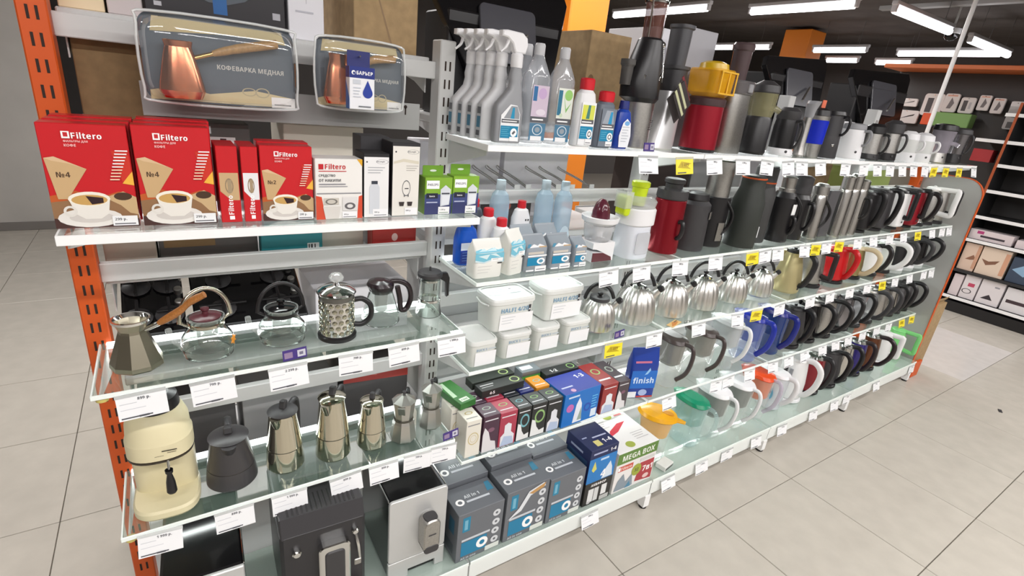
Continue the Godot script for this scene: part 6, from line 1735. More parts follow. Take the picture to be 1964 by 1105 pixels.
func shelf_bottom():
	var y := YE + 0.0005
	grey_tabs("grey tablet carton with teal panel at the start of bottom row", 0.772, -1.135, 0.18, 0.21, 0.125, false, true)
	grey_tabs("grey tablet carton with sweeping cutlery picture, second in front row", 0.966, -1.135, 0.185, 0.225, 0.125, true, true)
	grey_tabs("smaller grey tablet carton beside the blue filter box", 1.152, -1.135, 0.172, 0.21, 0.125, false, true)
	grey_tabs("grey tablet carton in the back row behind the first", 0.78, -1.268, 0.18, 0.225, 0.14, false, false)
	grey_tabs("grey tablet carton in the back row behind the cutlery one", 0.975, -1.268, 0.185, 0.24, 0.14, true, false)
	grey_tabs("grey tablet carton in the back row behind the smaller one", 1.16, -1.268, 0.172, 0.22, 0.14, false, false)
	carton("filter_carton", "black filter cartridge box with white cartridges under the blue one", "box", Vector3(1.326, y, -1.135), Vector3(0.146, 0.112, 0.15), c8(40, 38, 36), {"front": [["t", "АКВАФОР", 0.2, 0.82, 0.11, 0.66, Color.WHITE], ["r", 0.14, 0.12, 0.2, 0.6, c8(226, 228, 228)], ["r", 0.36, 0.12, 0.16, 0.6, c8(214, 216, 216)], ["r", 0.62, 0.28, 0.2, 0.46, c8(230, 232, 232)], ["e", 0.2, 0.12, 0.07, 0.06, c8(196, 196, 198)], ["r", 0.6, 0.04, 0.34, 0.2, c8(190, 192, 190)]]})
	carton("filter_carton", "navy and light blue filter jug box numbered four on black box", "box", Vector3(1.326, y + 0.1125, -1.137), Vector3(0.146, 0.162, 0.15), c8(30, 40, 84), {"front": [["r", 0, 0, 1, 0.74, c8(40, 124, 196)], ["p", [[0.55, 0.02], [0.95, 0.02], [0.9, 0.3], [0.8, 0.5], [0.65, 0.3]], c8(216, 228, 240)], ["t", "4", 0.5, 0.08, 0.22, 0.2, Color.WHITE], ["p", [[0.12, 0.4], [0.2, 0.65], [0.3, 0.4], [0.2, 0.32]], c8(216, 210, 110)], ["r", 0.4, 0.62, 0.3, 0.06, c8(190, 216, 240)], ["r", 0.1, 0.85, 0.5, 0.05, c8(170, 178, 210)], ["t", "1-4", 0.7, 0.82, 0.1, 0.24, Color.WHITE]],
		"top": [["t", "1-4", 0.6, 0.16, 0.2, 0.3, Color.WHITE], ["r", 0.3, 0.1, 0.2, 0.22, c8(216, 206, 130)], ["r", 0.1, 0.5, 0.16, 0.04, c8(180, 186, 214)], ["r", 0.4, 0.42, 0.5, 0.05, c8(190, 196, 220)]], "left": [["r", 0.1, 0.1, 0.8, 0.55, c8(48, 74, 110)], ["r", 0.2, 0.75, 0.5, 0.06, c8(160, 168, 196)]]})
	carton("mega_box", "white and green MEGA BOX tablet carton with 7 in 1 panel", "box", Vector3(1.532, y, -1.135), Vector3(0.238, 0.205, 0.27), c8(236, 234, 232), {"front": [["r", 0, 0.72, 1, 0.27, c8(96, 134, 60)], ["t", "MEGA BOX", 0.12, 0.78, 0.14, 0.8, c8(240, 242, 236)], ["r", 0.06, 0.53, 0.36, 0.13, c8(206, 84, 70)], ["t", "Filtero", 0.13, 0.555, 0.08, 0.26, c8(248, 230, 220)], ["r", 0.06, 0.55, 0.05, 0.09, Color.WHITE],
		["p", [[0.55, 0.1], [0.98, 0.04], [0.98, 0.56], [0.62, 0.56]], c8(176, 58, 66)], ["t", "7в1", 0.7, 0.3, 0.2, 0.26, Color.WHITE], ["e", 0.54, 0.42, 0.12, 0.15, c8(160, 170, 60)], ["t", "32", 0.49, 0.38, 0.1, 0.1, c8(60, 70, 40)],
		["p", [[0.04, 0.05], [0.5, 0.05], [0.44, 0.36], [0.3, 0.2], [0.22, 0.44], [0.1, 0.3]], c8(140, 152, 164)], ["p", [[0.3, 0.04], [0.46, 0.04], [0.4, 0.2]], c8(84, 140, 170)], ["r", 0.6, 0.6, 0.36, 0.08, c8(214, 214, 212)], ["e", 0.82, 0.16, 0.08, 0.06, c8(232, 200, 196)]],
		"top": [["p", [[0.2, 0.38], [0.45, 0.44], [0.8, 0.62], [0.6, 0.62], [0.3, 0.5]], c8(206, 48, 66)], ["e", 0.4, 0.12, 0.1, 0.07, c8(160, 172, 70)], ["e", 0.56, 0.82, 0.1, 0.07, c8(160, 172, 70)]] + lines(0.62, 0.32, 0.3, 4, 0.05, 0.014, c8(190, 186, 186)) + lines(0.1, 0.74, 0.3, 4, 0.05, 0.014, c8(190, 186, 186)) + [["r", 0.72, 0.78, 0.18, 0.04, c8(206, 120, 120)]]}, "", 0.0, 0.4)
	carton("tablet_carton", "flat white and green box behind the MEGA BOX", "box", Vector3(1.55, y, -1.412), Vector3(0.18, 0.215, 0.07), c8(228, 230, 222), {"top": [["r", 0, 0.85, 1, 0.15, c8(70, 70, 70)], ["e", 0.4, 0.5, 0.1, 0.3, c8(150, 170, 60)]]})
	# shallow yellow jug with lid
	var ym := mat("jug_yellow", c8(232, 168, 22), 0.25)
	var t := thing("filter_jug", "bright yellow filter jug hopper with oval spouted lid", "jug", Vector3(1.81, y, -1.285), 0.5, "water filter jugs")
	var s := S()
	loft(s, [[0.05, 0.06, 0.0, 2.4], [0.054, 0.064, 0.006, 2.4], [0.066, 0.084, 0.19, 2.2]], 30, Transform3D.IDENTITY, true, false)
	part(t, "clear_jug", s, glass("jug_clear"))
	s = S()
	loft(s, [[0.046, 0.052, 0.09, 2.4], [0.054, 0.064, 0.098, 2.4], [0.062, 0.08, 0.19, 2.2]], 30)
	part(t, "hopper", s, glass("hopper_amber", c8(232, 172, 26), 0.97, 0.2))
	s = S()
	loft(s, [[0.07, 0.09, 0.188, 2.0], [0.074, 0.096, 0.194, 2.0], [0.066, 0.086, 0.21, 2.0], [0.03, 0.04, 0.218, 2.0]], 32)
	prism(s, [Vector2(-0.02, 0.08), Vector2(0.02, 0.08), Vector2(0.008, 0.128), Vector2(-0.008, 0.128)], 0.01, at(0, 0.197, 0, PI / 2, 0, 0), 0.002)
	part(t, "lid", s, ym)
	s = S()
	loft(s, [[0.018, 0.03, 0.21], [0.016, 0.028, 0.2195]], 20, at(0, 0, 0.042))
	part(t, "refill_flap", s, mat("flap_ochre", c8(206, 140, 20), 0.3))
	filter_jug("clear filter jug with emerald green lid", Vector3(2.02, y, -1.262), 0.086, 0.268, mat("lid_green", c8(22, 140, 104), 0.25), glass("hopper_green", c8(120, 180, 166), 0.5, 0.1), glass("jug_aqua", c8(180, 220, 220), 0.22, 0.05), glass("jug_aqua"), {"slim": 0.66, "out": 0.06})
	filter_jug("clear filter jug with white oval lid and grey hopper, beside the green one", Vector3(2.19, y, -1.262), 0.086, 0.28, M.white_plastic, glass("hopper_grey", c8(108, 114, 108), 0.96, 0.2), jug_mat(), M.white_plastic, {"slim": 0.7, "out": 0.05})
	filter_jug("clear filter jug with white oval lid and grey hopper, beside the orange one", Vector3(2.385, y, -1.262), 0.086, 0.28, M.white_plastic, glass("hopper_grey"), jug_mat(), M.white_plastic, {"slim": 0.7, "out": 0.05})
	filter_jug("clear filter jug with bright orange lid and orange hopper", Vector3(2.575, y, -1.262), 0.084, 0.285, mat("lid_orange", c8(230, 80, 30), 0.25), glass("hopper_orange", c8(226, 110, 40), 0.93, 0.15), jug_mat(), glass("jug_lilac", c8(206, 196, 214), 0.5, 0.08), {"slim": 0.7})
	filter_jug("white filter jug with blue fish picture", Vector3(2.765, y, -1.265), 0.077, 0.24, M.white_plastic, M.white_plastic, glass("jug_milky", c8(226, 232, 238), 0.7, 0.1), M.white_plastic, {"slim": 0.7, "thick": 0.011})
	var fish: Node3D = get_child(get_child_count() - 1)
	ink(fish, "fish_print", Transform3D(Basis(Vector3(0, 0, 1), Vector3.UP, Vector3.LEFT), Vector3(-0.056, 0.04, -0.03)), 0.075, 0.11, [["e", 0.6, 0.55, 0.36, 0.36, c8(110, 176, 206)], ["e", 0.7, 0.66, 0.1, 0.09, c8(30, 80, 130)], ["p", [[0.1, 0.2], [0.4, 0.5], [0.1, 0.8]], c8(84, 150, 190)], ["e", 0.5, 0.25, 0.3, 0.12, c8(200, 190, 214)]])
	kettle("tall white plastic electric kettle with grey water gauge", Vector3(2.965, y, -1.27), 0.285, 0.074, mat("kettle_white"), mat("kettle_white"), {"thick": 0.013, "out": 0.07, "flat": 2.6, "base": M.white_plastic})
	var wk: Node3D = get_child(get_child_count() - 1)
	s = S()
	bx(s, Vector3(-0.069, 0.16, 0.02), Vector3(0.006, 0.11, 0.02), 0.002)
	part(wk, "water_gauge", s, M.grey_plastic)
	s = S()
	bx(s, Vector3(-0.0705, 0.2, -0.012), Vector3(0.006, 0.03, 0.022), 0.002)
	part(wk, "name_plate", s, M.charcoal)
	kettle("dark red electric kettle with chrome lid rim, bottom row", Vector3(3.17, y, -1.262), 0.255, 0.066, mat("wine_red", c8(128, 28, 38), 0.2), M.black, {"lid": M.chrome, "taper": 0.86})
	kettle("matte black electric kettle with round handle, bottom row", Vector3(3.375, y, -1.262), 0.252, 0.07, M.charcoal, M.black, {"belly": 0.08, "thick": 0.012})
	kettle("polished steel kettle between black and violet kettles", Vector3(3.55, y, -1.262), 0.255, 0.06, M.steel, M.black, {"lid": M.chrome})
	kettle("violet blue electric kettle with chrome rim", Vector3(3.72, y, -1.262), 0.255, 0.062, mat("violet", c8(44, 34, 110), 0.18), mat("wine_black"), {"lid": M.chrome, "taper": 0.86})
	kettle("bronze brown electric kettle with dark handle", Vector3(3.92, y, -1.262), 0.262, 0.064, mat("bronze", c8(104, 62, 40), 0.2, 0.4), mat("wine_black"), {"lid": M.chrome, "taper": 0.82, "out": 0.075})
	kettle("small white electric kettle with window grip, bottom row", Vector3(4.14, y, -1.262), 0.235, 0.058, mat("kettle_white"), mat("kettle_white"), {"square": true, "thick": 0.014, "base": M.white_plastic})
	kettle("pale green electric kettle with square handle, bottom row end", Vector3(4.355, y, -1.262), 0.225, 0.06, mat("mint", c8(126, 206, 126), 0.3), mat("mint"), {"square": true, "thick": 0.012, "out": 0.07, "base": mat("mint")})
	t = thing("card_box", "small flat white carton with dark stripe before the yellow jug", "box", Vector3(1.77, y, -1.16), 0.2)
	s = S()
	bx(s, Vector3(0, 0.012, 0), Vector3(0.075, 0.024, 0.05), 0.002)
	part(t, "box_body", s, mat("flat_white", c8(226, 228, 224), 0.4))
	ink(t, "front_print", at(-0.0375, 0, 0.025), 0.075, 0.024, [["r", 0.06, 0.15, 0.88, 0.5, c8(86, 90, 88)]])

func jug_mat() -> Material:
	return glass("jug_clear")

# ---------------------------------------------------------------- goods on the far side of the gondola
func rear_shelf(x0: float, x1: float, y: float, where: String):
	var t := thing("rear_shelf", "white metal far-side shelf " + where, "shelf", Vector3((x0 + x1) / 2, y, -1.75), 0.0, "white metal shelves on the far side")
	var s := S()
	bx(s, Vector3(0, -0.012, 0), Vector3(x1 - x0, 0.024, 0.37), 0.003)
	part(t, "shelf_board", s, M.rack_white)
	s = S()
	bx(s, Vector3(0, -0.014, -0.187), Vector3(x1 - x0, 0.04, 0.004), 0.001)
	part(t, "shelf_lip", s, M.rail_white)
	for k in [-1, 1]:
		s = S()
		prism(s, [Vector2(0.183, -0.024), Vector2(-0.15, -0.024), Vector2(0.1, -0.07), Vector2(0.183, -0.1)], 0.003, at(k * ((x1 - x0) / 2 - 0.01), 0, 0, 0, -PI / 2, 0))
		part(t, "bracket", s, M.rack_white)

func back_box(called: String, label: String, x0: float, x1: float, y0: float, y1: float, z1: float, d: float, m: Material, els := []) -> Node3D:
	var t := thing(called, label, "box", Vector3((x0 + x1) / 2, y0, z1 - d / 2))
	var s := S()
	bx(s, Vector3(0, (y1 - y0) / 2, 0), Vector3(x1 - x0, y1 - y0, d), 0.002)
	part(t, "box_body", s, m)
	ink(t, "front_print", at(-(x1 - x0) / 2, 0, d / 2), x1 - x0, y1 - y0, els)
	return t

func hood(label: String, x0: float, x1: float, y: float, h: float, z: float, lean: float):
	var t := thing("cooker_hood", label, "cooker hood", Vector3((x0 + x1) / 2, y, z), 0.0, "black cooker hoods")
	var w := x1 - x0
	var s := S()
	bx(s, Vector3(0, h * 0.36, -0.2), Vector3(w * 0.84, h * 0.72, 0.18), 0.006)
	part(t, "motor_box", s, M.black)
	s = S()
	prism(s, [Vector2(-w * 0.3 + lean, 0.1), Vector2(w * 0.3 + lean * 0.5, 0.1), Vector2(w * 0.5, h * 0.92), Vector2(w * 0.47, h), Vector2(-w * 0.47, h * 0.9), Vector2(-w * 0.5, h * 0.8)], 0.03, at(0, 0, -0.05, -0.25), 0.003)
	part(t, "black_glass_front", s, M.black_gloss)
	s = S()
	prism(s, rrect(w * 0.42, h * 0.4, 0.02, 4, 0.0, h * 0.62), 0.012, at(0, 0.0, -0.026, -0.25), 0.002)
	part(t, "inner_panel", s, mat("hood_grey", c8(72, 72, 78), 0.22))
	s = S()
	tube(s, [Vector3(-w * 0.12, h * 0.46, -0.02), Vector3(w * 0.12, h * 0.62, -0.08)], 0.006, 8)
	part(t, "handle_bar", s, M.brushed)

func hob(label: String, x0: float, x1: float, y: float, z: float):
	var t := thing("gas_hob", label, "hob", Vector3((x0 + x1) / 2, y, z), 0.0, "black gas hobs on the far side")
	var w := x1 - x0
	var B := Basis(Vector3.RIGHT, 0.45)
	var o := Vector3(0, 0.155, -0.1)
	var s := S()
	bx(s, o, Vector3(w, 0.02, 0.24), 0.004, B)
	part(t, "glass_plate", s, M.black_gloss)
	for k in 2:
		for j in 2:
			var c := o + B * Vector3((k - 0.5) * w * 0.5, 0.012, (j - 0.5) * 0.12)
			s = S()
			lathe(s, [[0.034, 0.0], [0.036, 0.004], [0.026, 0.012], [0.01, 0.014]], 18, Transform3D(B, c))
			var b := part(t, "burner", s, M.charcoal)
			s = S()
			bx(s, c + B * Vector3(0, 0.024, 0), Vector3(w * 0.4, 0.006, 0.008), 0.001, B)
			bx(s, c + B * Vector3(0, 0.024, 0), Vector3(0.008, 0.006, 0.1), 0.001, B)
			part(b, "pan_support", s, M.black)
	for k in 3:
		s = S()
		lathe(s, [[0.012, 0.0], [0.011, 0.016], [0.007, 0.018]], 14, Transform3D(B, o + B * Vector3(w * 0.42, 0.01, -0.08 + k * 0.05)))
		part(t, "control_knob", s, M.brushed)
	s = S()
	bx(s, Vector3(0, 0.05, -0.1), Vector3(w * 0.9, 0.1, 0.06), 0.003)
	part(t, "stand", s, M.black)

func rear_goods():
	for i in 5:
		var x0: float = BAYS[i] + 0.03
		var x1: float = BAYS[i + 1] - 0.03
		var nm: String = ["bay of red filters", "bay of spray bottles", "bay of ribbed kettles", "bay of steel flasks", "bay by the end panel"][i]
		rear_shelf(x0, x1, 1.77 if i == 0 else 1.6, "at the top, " + nm)
		rear_shelf(x0, x1, 1.16 if i == 0 else 1.2, "at chest height, " + nm)
		rear_shelf(x0, x1, 0.86, "at waist height, " + nm)
		rear_shelf(x0, x1, 0.47, "at knee height, " + nm)
	var cb: Material = M.cardboard
	var cd: Material = M.cardboard_dark
	var grey := mat("box_grey", c8(92, 90, 88), 0.6)
	var greige := mat("box_greige", c8(176, 166, 152), 0.7)
	var cream := mat("box_cream", c8(222, 215, 202), 0.6)
	var white := mat("box_white", c8(232, 231, 236), 0.55)
	# top, first bay
	back_box("cream_carton", "pale cream carton on the top far shelf beside orange post", -0.155, -0.075, 1.7705, 1.92, -1.58, 0.3, mat("box_pale", c8(236, 216, 180), 0.6))
	back_box("white_carton", "grey-white carton on the top far shelf beside the pan box", -0.07, -0.005, 1.7705, 1.93, -1.58, 0.3, mat("box_pinkish", c8(206, 196, 196), 0.6))
	back_box("pan_box", "black carton picturing a grey frying pan with blue stripe", 0.0, 0.3, 1.7705, 2.08, -1.58, 0.22, mat("box_black", c8(34, 31, 36), 0.4), [["e", 0.5, 0.52, 0.4, 0.36, c8(84, 90, 100)], ["o", 0.5, 0.52, 0.4, 0.36, 0.97, c8(30, 32, 36)], ["r", 0.46, 0.1, 0.1, 0.8, c8(30, 96, 160)], ["p", [[0.78, 0.55], [0.98, 0.62], [0.96, 0.7], [0.8, 0.6]], c8(200, 202, 206)], ["r", 0.9, 0.12, 0.06, 0.05, c8(180, 180, 186)], ["r", 0.06, 0.1, 0.05, 0.03, c8(190, 190, 196)]])
	back_box("drawing_carton", "white carton with grey line drawing next to the pan box", 0.31, 0.4, 1.7705, 1.99, -1.59, 0.3, white, [["o", 0.5, 0.8, 0.3, 0.08, 0.9, c8(170, 170, 178)], ["r", 0.1, 0.62, 0.4, 0.01, c8(160, 160, 168)], ["r", 0.5, 0.4, 0.01, 0.3, c8(160, 160, 168)], ["r", 0.06, 0.45, 0.3, 0.02, c8(180, 180, 188)], ["r", 0.2, 0.3, 0.5, 0.02, c8(190, 190, 198)]])
	back_box("cardboard_box", "big plain cardboard box on the top shelf behind copper pot pack", 0.483, 0.672, 1.7705, 2.2, -1.6, 0.33, cb, [["p", [[0.52, 1.0], [0.56, 1.0], [0.64, 0.72], [0.62, 0.72]], c8(140, 112, 78)], ["p", [[0.3, 0.4], [0.32, 0.4], [0.62, 0.02], [0.59, 0.02]], c8(140, 112, 78)]])
	# chest height, first bay
	back_box("greige_carton", "tall greige carton behind the No 4 filter boxes", -0.155, -0.045, 1.1605, 1.545, -1.58, 0.2, greige)
	back_box("cardboard_box", "brown cardboard box on the greige carton beside orange post", -0.145, -0.005, 1.5455, 1.735, -1.57, 0.22, cd)
	back_box("grey_carton", "dark grey carton with white label strips behind the thin filter packs", -0.04, 0.2, 1.1605, 1.544, -1.6, 0.2, grey, [["r", 0.12, 0.93, 0.5, 0.05, c8(226, 226, 228)], ["r", 0.55, 0.84, 0.3, 0.07, c8(236, 236, 236)], ["r", 0.7, 0.85, 0.06, 0.05, c8(40, 40, 42)], ["r", 0.05, 0.14, 0.5, 0.12, c8(128, 104, 70)], ["r", 0.4, 0.0, 0.2, 0.02, c8(20, 20, 20)]])
	back_box("teal_box", "flat teal box with white barcode below the filter shelf", 0.205, 0.375, 1.1605, 1.275, -1.57, 0.05, mat("box_teal", c8(46, 134, 142), 0.4), [["r", 0.74, 0.2, 0.2, 0.26, c8(226, 230, 230)], ["r", 0.76, 0.23, 0.02, 0.2, c8(60, 60, 60)], ["r", 0.8, 0.23, 0.03, 0.2, c8(60, 60, 60)], ["r", 0.86, 0.23, 0.02, 0.2, c8(60, 60, 60)], ["r", 0.05, 0.3, 0.6, 0.02, c8(120, 190, 194)]])
	back_box("cream_carton", "large cream carton behind the white descaler box", 0.29, 0.52, 1.1605, 1.55, -1.63, 0.2, cream)
	back_box("red_box", "flat red box with white mark below the green filter boxes", 0.53, 0.68, 1.1605, 1.27, -1.57, 0.05, mat("box_red", c8(176, 50, 46), 0.4), [["e", 0.5, 0.5, 0.07, 0.12, c8(236, 200, 196)]])
	back_box("white_carton", "white carton behind the green and navy filter boxes", 0.55, 0.69, 1.1605, 1.5, -1.63, 0.2, white)
	hob("black gas hob behind the silver long-handled pot", -0.15, 0.0, 0.8605, -1.6)
	hob("wide black gas hob behind the glass teapots", 0.02, 0.33, 0.8605, -1.6)
	back_box("white_carton", "low white carton behind the french press", 0.36, 0.68, 0.8605, 1.03, -1.62, 0.26, white)
	back_box("grey_carton", "dark grey carton behind the cream coffee machine", -0.15, 0.1, 0.4705, 0.74, -1.6, 0.24, mat("box_slate", c8(74, 72, 72), 0.5))
	back_box("silver_carton", "silver grey carton behind the steel stovetop pots", 0.12, 0.42, 0.4705, 0.7, -1.6, 0.24, mat("box_silver", c8(150, 150, 150), 0.4))
	back_box("dark_carton", "dark grey carton with red top band behind the faceted coffee pots", 0.44, 0.68, 0.4705, 0.735, -1.6, 0.24, mat("box_slate"), [["p", [[0, 0.78], [1, 0.72], [1, 1], [0, 1]], c8(172, 56, 48)], ["p", [[0.05, 0.9], [0.5, 0.82], [0.5, 0.9], [0.05, 0.97]], c8(206, 120, 110)]])
	# top, other bays
	hood("black slanted glass cooker hood above the spray bottles", 0.77, 1.31, 1.6005, 0.46, -1.58, 0.03)
	back_box("cardboard_box", "cardboard box with hand slot beside the tall black juicer", 1.378, 1.585, 1.6005, 1.945, -1.64, 0.29, cb, [["e", 0.12, 0.5, 0.07, 0.06, c8(120, 96, 66)]])
	back_box("white_carton", "white carton behind the silver juicer", 1.69, 1.85, 1.6005, 2.0, -1.62, 0.28, white)
	hood("black slanted glass cooker hood behind the black grinders", 2.6, 3.2, 1.6005, 0.46, -1.58, 0.04)
	hood("black slanted glass cooker hood behind the white choppers", 3.5, 4.3, 1.6005, 0.5, -1.58, 0.02)
	back_box("dark_carton", "dark carton behind the hand blender", 2.05, 2.5, 1.6005, 1.8, -1.62, 0.26, mat("box_slate"))
	back_box("white_box_low", "low white carton behind the steel grinders", 3.2, 3.46, 1.6005, 1.74, -1.6, 0.24, white)
	# chest height, other bays
	back_box("white_carton", "wide white carton behind the wire hooks", 0.78, 1.13, 1.2005, 1.5, -1.8, 0.12, white)
	back_box("white_carton", "wide white carton behind the citrus press", 1.15, 1.48, 1.2005, 1.5, -1.8, 0.12, white)
	back_box("dark_carton", "dark brown carton behind the pale blue bottles", 0.985, 1.15, 1.2005, 1.345, -1.58, 0.1, mat("box_umber", c8(74, 68, 66), 0.5), [["e", 0.3, 0.72, 0.14, 0.12, c8(216, 120, 96)]])
	back_box("orange_box", "black box with orange top band behind the red flask", 1.76, 2.06, 1.2005, 1.505, -1.6, 0.2, mat("box_brown_black", c8(58, 46, 42), 0.5), [["r", 0, 0.88, 1, 0.12, c8(206, 92, 30)]])
	back_box("grey_carton", "pale grey carton behind the black thermoses", 2.1, 2.5, 1.2005, 1.48, -1.62, 0.24, mat("box_silver"))
	back_box("white_carton", "white carton behind the steel flasks", 2.65, 3.05, 1.2005, 1.5, -1.62, 0.24, white)
	back_box("brown_carton", "brown carton behind the slim steel flasks", 3.1, 3.4, 1.2005, 1.49, -1.62, 0.24, cd)
	back_box("green_carton", "olive green carton above the electric kettles", 3.6, 4.2, 1.2005, 1.475, -1.6, 0.24, mat("box_olive", c8(160, 178, 104), 0.5))
	for i in 4:
		var x0: float = BAYS[i + 1] + 0.05
		back_box("grey_carton", "pale grey carton on the far side at waist height, " + ["behind the white tubs", "behind the ribbed kettles", "behind the red kettle", "behind the last kettles"][i], x0, x0 + 0.8, 0.8605, 1.1, -1.64, 0.24, mat("box_fog", c8(176, 178, 178), 0.5))
		back_box("grey_carton", "grey-white carton on the far side at knee height, " + ["behind the tablet boxes", "behind the taupe filter jugs", "behind the steel kettles", "behind the glass kettles"][i], x0, x0 + 0.8, 0.4705, 0.76, -1.64, 0.24, mat("box_mist", c8(190, 194, 190), 0.5))
	# hooks pointing to the far side
	for k in 6:
		var x: float = [1.0, 1.06, 1.11, 1.25, 1.32, 1.42][k]
		var t := thing("wire_hook", "empty chrome wire hook on the bar behind the pale blue bottles", "hook", Vector3(x, 1.375, -1.559), 0.0, "empty wire hooks")
		var s := S()
		tube(s, crv([Vector3(0.005, 0, 0), Vector3(0.006, 0.02, -0.1), Vector3(0.008, 0.035, -0.21), Vector3(0.0, 0.045, -0.226), Vector3(-0.008, 0.035, -0.21), Vector3(-0.006, 0.02, -0.1), Vector3(-0.005, 0, 0)], 4), 0.0022, 6)
		part(t, "wire_loop", s, M.brushed)
		s = S()
		bx(s, Vector3(0, -0.002, 0.002), Vector3(0.024, 0.03, 0.004), 0.001)
		part(t, "mounting_plate", s, M.rack_white)
	# clothes-rail pole and cardboard at the end
	var p := thing("white_pole", "thin white pole rising past the end of the gondola", "pole", Vector3(6.2, 0, -2.2))
	var s2 := S()
	lathe(s2, [[0.018, 0.0], [0.018, 3.49]], 14)
	part(p, "pole_tube", s2, M.rail_white)
	s2 = S()
	lathe(s2, [[0.1, 0.0], [0.1, 0.012], [0.03, 0.02]], 20)
	part(p, "pole_foot", s2, M.rack_white)
	p = thing("cardboard_sheet", "brown folded cardboard box leaning behind the end panel", "box", Vector3(4.64, 0, -1.22))
	s2 = S()
	bx(s2, Vector3(0, 0.29, 0), Vector3(0.2, 0.58, 0.12), 0.003)
	part(p, "box_body", s2, cb)
	s2 = S()
	bx(s2, Vector3(0.0, 0.6, 0.045), Vector3(0.19, 0.06, 0.004), 0.0, Basis(Vector3.RIGHT, 0.5))
	part(p, "torn_flap", s2, cb)

# ---------------------------------------------------------------- wall unit at the far right
func far_unit():
	var t := thing("wall_shelf_unit", "dark wall shelving with bright white shelf edges and orange trim", "shelving", Vector3(7.05, 0, -1.4))
	var dk := mat("unit_dark", c8(44, 44, 46), 0.55)
	var s := S()
	bx(s, Vector3(0.22, 1.19, 0), Vector3(0.03, 2.38, 3.3), 0.003)
	part(t, "back_panel", s, mat("unit_back", c8(64, 62, 62), 0.6))
	s = S()
	bx(s, Vector3(0, 0.055, 0), Vector3(0.4, 0.11, 3.3), 0.003)
	part(t, "plinth", s, M.black)
	for z in [-1.65, -0.36, 0.93]:
		s = S()
		bx(s, Vector3(0, 1.05, z), Vector3(0.4, 2.1, 0.02), 0.002)
		part(t, "side_panel", s, dk)
		s = S()
		bx(s, Vector3(-0.203, 1.05, z), Vector3(0.006, 2.1, 0.022), 0.001)
		part(t, "orange_edge", s, mat("unit_orange_edge", c8(176, 84, 40), 0.5))
	s = S()
	bx(s, Vector3(0.0, 2.4, 0), Vector3(0.44, 0.04, 3.3), 0.004)
	part(t, "orange_cornice", s, mat("cornice", c8(206, 110, 60), 0.5))
	for y in [2.0, 1.75, 1.53, 1.28, 1.02, 0.78, 0.45, 0.165]:
		var z0 := -0.35 if y < 1.6 else (-0.6 if y < 1.8 else -0.45)
		s = S()
		bx(s, Vector3(0.0, y - 0.015, z0 / 2 + 0.46), Vector3(0.4, 0.026, 0.92 - z0), 0.002)
		var sh := part(t, "shelf_board", s, dk)
		if y != 0.45:
			s = S()
			bx(s, Vector3(-0.202, y - 0.015, z0 / 2 + 0.46), Vector3(0.004, 0.032, 0.92 - z0), 0.001)
			part(sh, "white_edge", s, M.rail_white)
	# goods: [name, label, z0, z1, y0, y1, colour, prints]
	var pk := c8(236, 224, 226)
	for g in [["hair_tool_box", "long white box with pink mark and dark styler picture", -1.79, -1.4, 0.7805, 0.88, pk, [["r", 0.25, 0.6, 0.14, 0.3, c8(190, 70, 130)], ["r", 0.34, 0.3, 0.5, 0.2, c8(70, 62, 70)]]],
		["hair_tool_box", "short white box beside the long styler box", -1.38, -1.1, 0.7805, 0.86, pk, [["r", 0.5, 0.3, 0.4, 0.2, c8(70, 62, 70)]]],
		["peach_box", "peach box with brown picture on the black edged shelf", -1.745, -1.6, 0.4505, 0.735, c8(232, 206, 186), [["p", [[0.3, 0.4], [0.7, 0.6], [0.9, 0.45], [0.6, 0.4]], c8(150, 106, 84)], ["r", 0.8, 0.1, 0.2, 0.85, c8(216, 168, 140)]]],
		["peach_box", "wide peach box with brown hair picture", -1.595, -1.36, 0.4505, 0.735, c8(236, 216, 196), [["p", [[0.1, 0.55], [0.3, 0.35], [0.6, 0.45], [0.7, 0.6], [0.35, 0.5]], c8(140, 100, 80)], ["r", 0.82, 0.1, 0.16, 0.8, c8(222, 170, 140)]]],
		["blue_blister", "dark blue blister box beside the peach boxes", -1.345, -1.1, 0.4505, 0.7, c8(64, 78, 98), [["p", [[0.1, 0.5], [0.5, 0.8], [0.9, 0.5], [0.5, 0.3]], c8(150, 186, 216)]]],
		["white_carton", "narrow pinkish white box on the lowest wall shelf", -1.73, -1.64, 0.1655, 0.395, pk, []],
		["white_carton", "white box with pink square and ring on lowest wall shelf", -1.635, -1.5, 0.1655, 0.43, c8(238, 232, 234), [["r", 0.35, 0.5, 0.4, 0.14, c8(206, 80, 110)], ["o", 0.4, 0.3, 0.3, 0.1, 0.8, c8(60, 56, 62)]]],
		["white_carton", "white box with small black dryer nozzle picture", -1.495, -1.3, 0.1655, 0.43, c8(238, 233, 235), [["p", [[0.2, 0.2], [0.5, 0.4], [0.7, 0.2]], c8(60, 54, 60)], ["r", 0.6, 0.7, 0.2, 0.06, c8(160, 160, 168)]]],
		["white_carton", "wide white box with dark brush picture", -1.29, -1.0, 0.1655, 0.4, c8(236, 234, 236), [["r", 0.1, 0.35, 0.7, 0.14, c8(74, 60, 66)], ["r", 0.6, 0.65, 0.3, 0.12, c8(186, 196, 204)]]],
		["red_box", "small dark red box on the wall shelf", -2.0, -1.83, 1.5305, 1.65, c8(168, 46, 50), []]]:
		var w: float = g[3] - g[2]
		var b := thing(g[0], g[1], "box", Vector3(6.97, g[4], (g[2] + g[3]) / 2), -PI / 2, "boxes on the wall shelving")
		s = S()
		bx(s, Vector3(0, (g[5] - g[4]) / 2, 0), Vector3(w - 0.008, g[5] - g[4], 0.16), 0.002)
		part(b, "box_body", s, mat("far_" + g[6].to_html(), g[6], 0.5))
		# seen from the camera the box front faces -x
		ink(b, "front_print", at(-w / 2, 0, 0.08), w, g[5] - g[4], g[7])
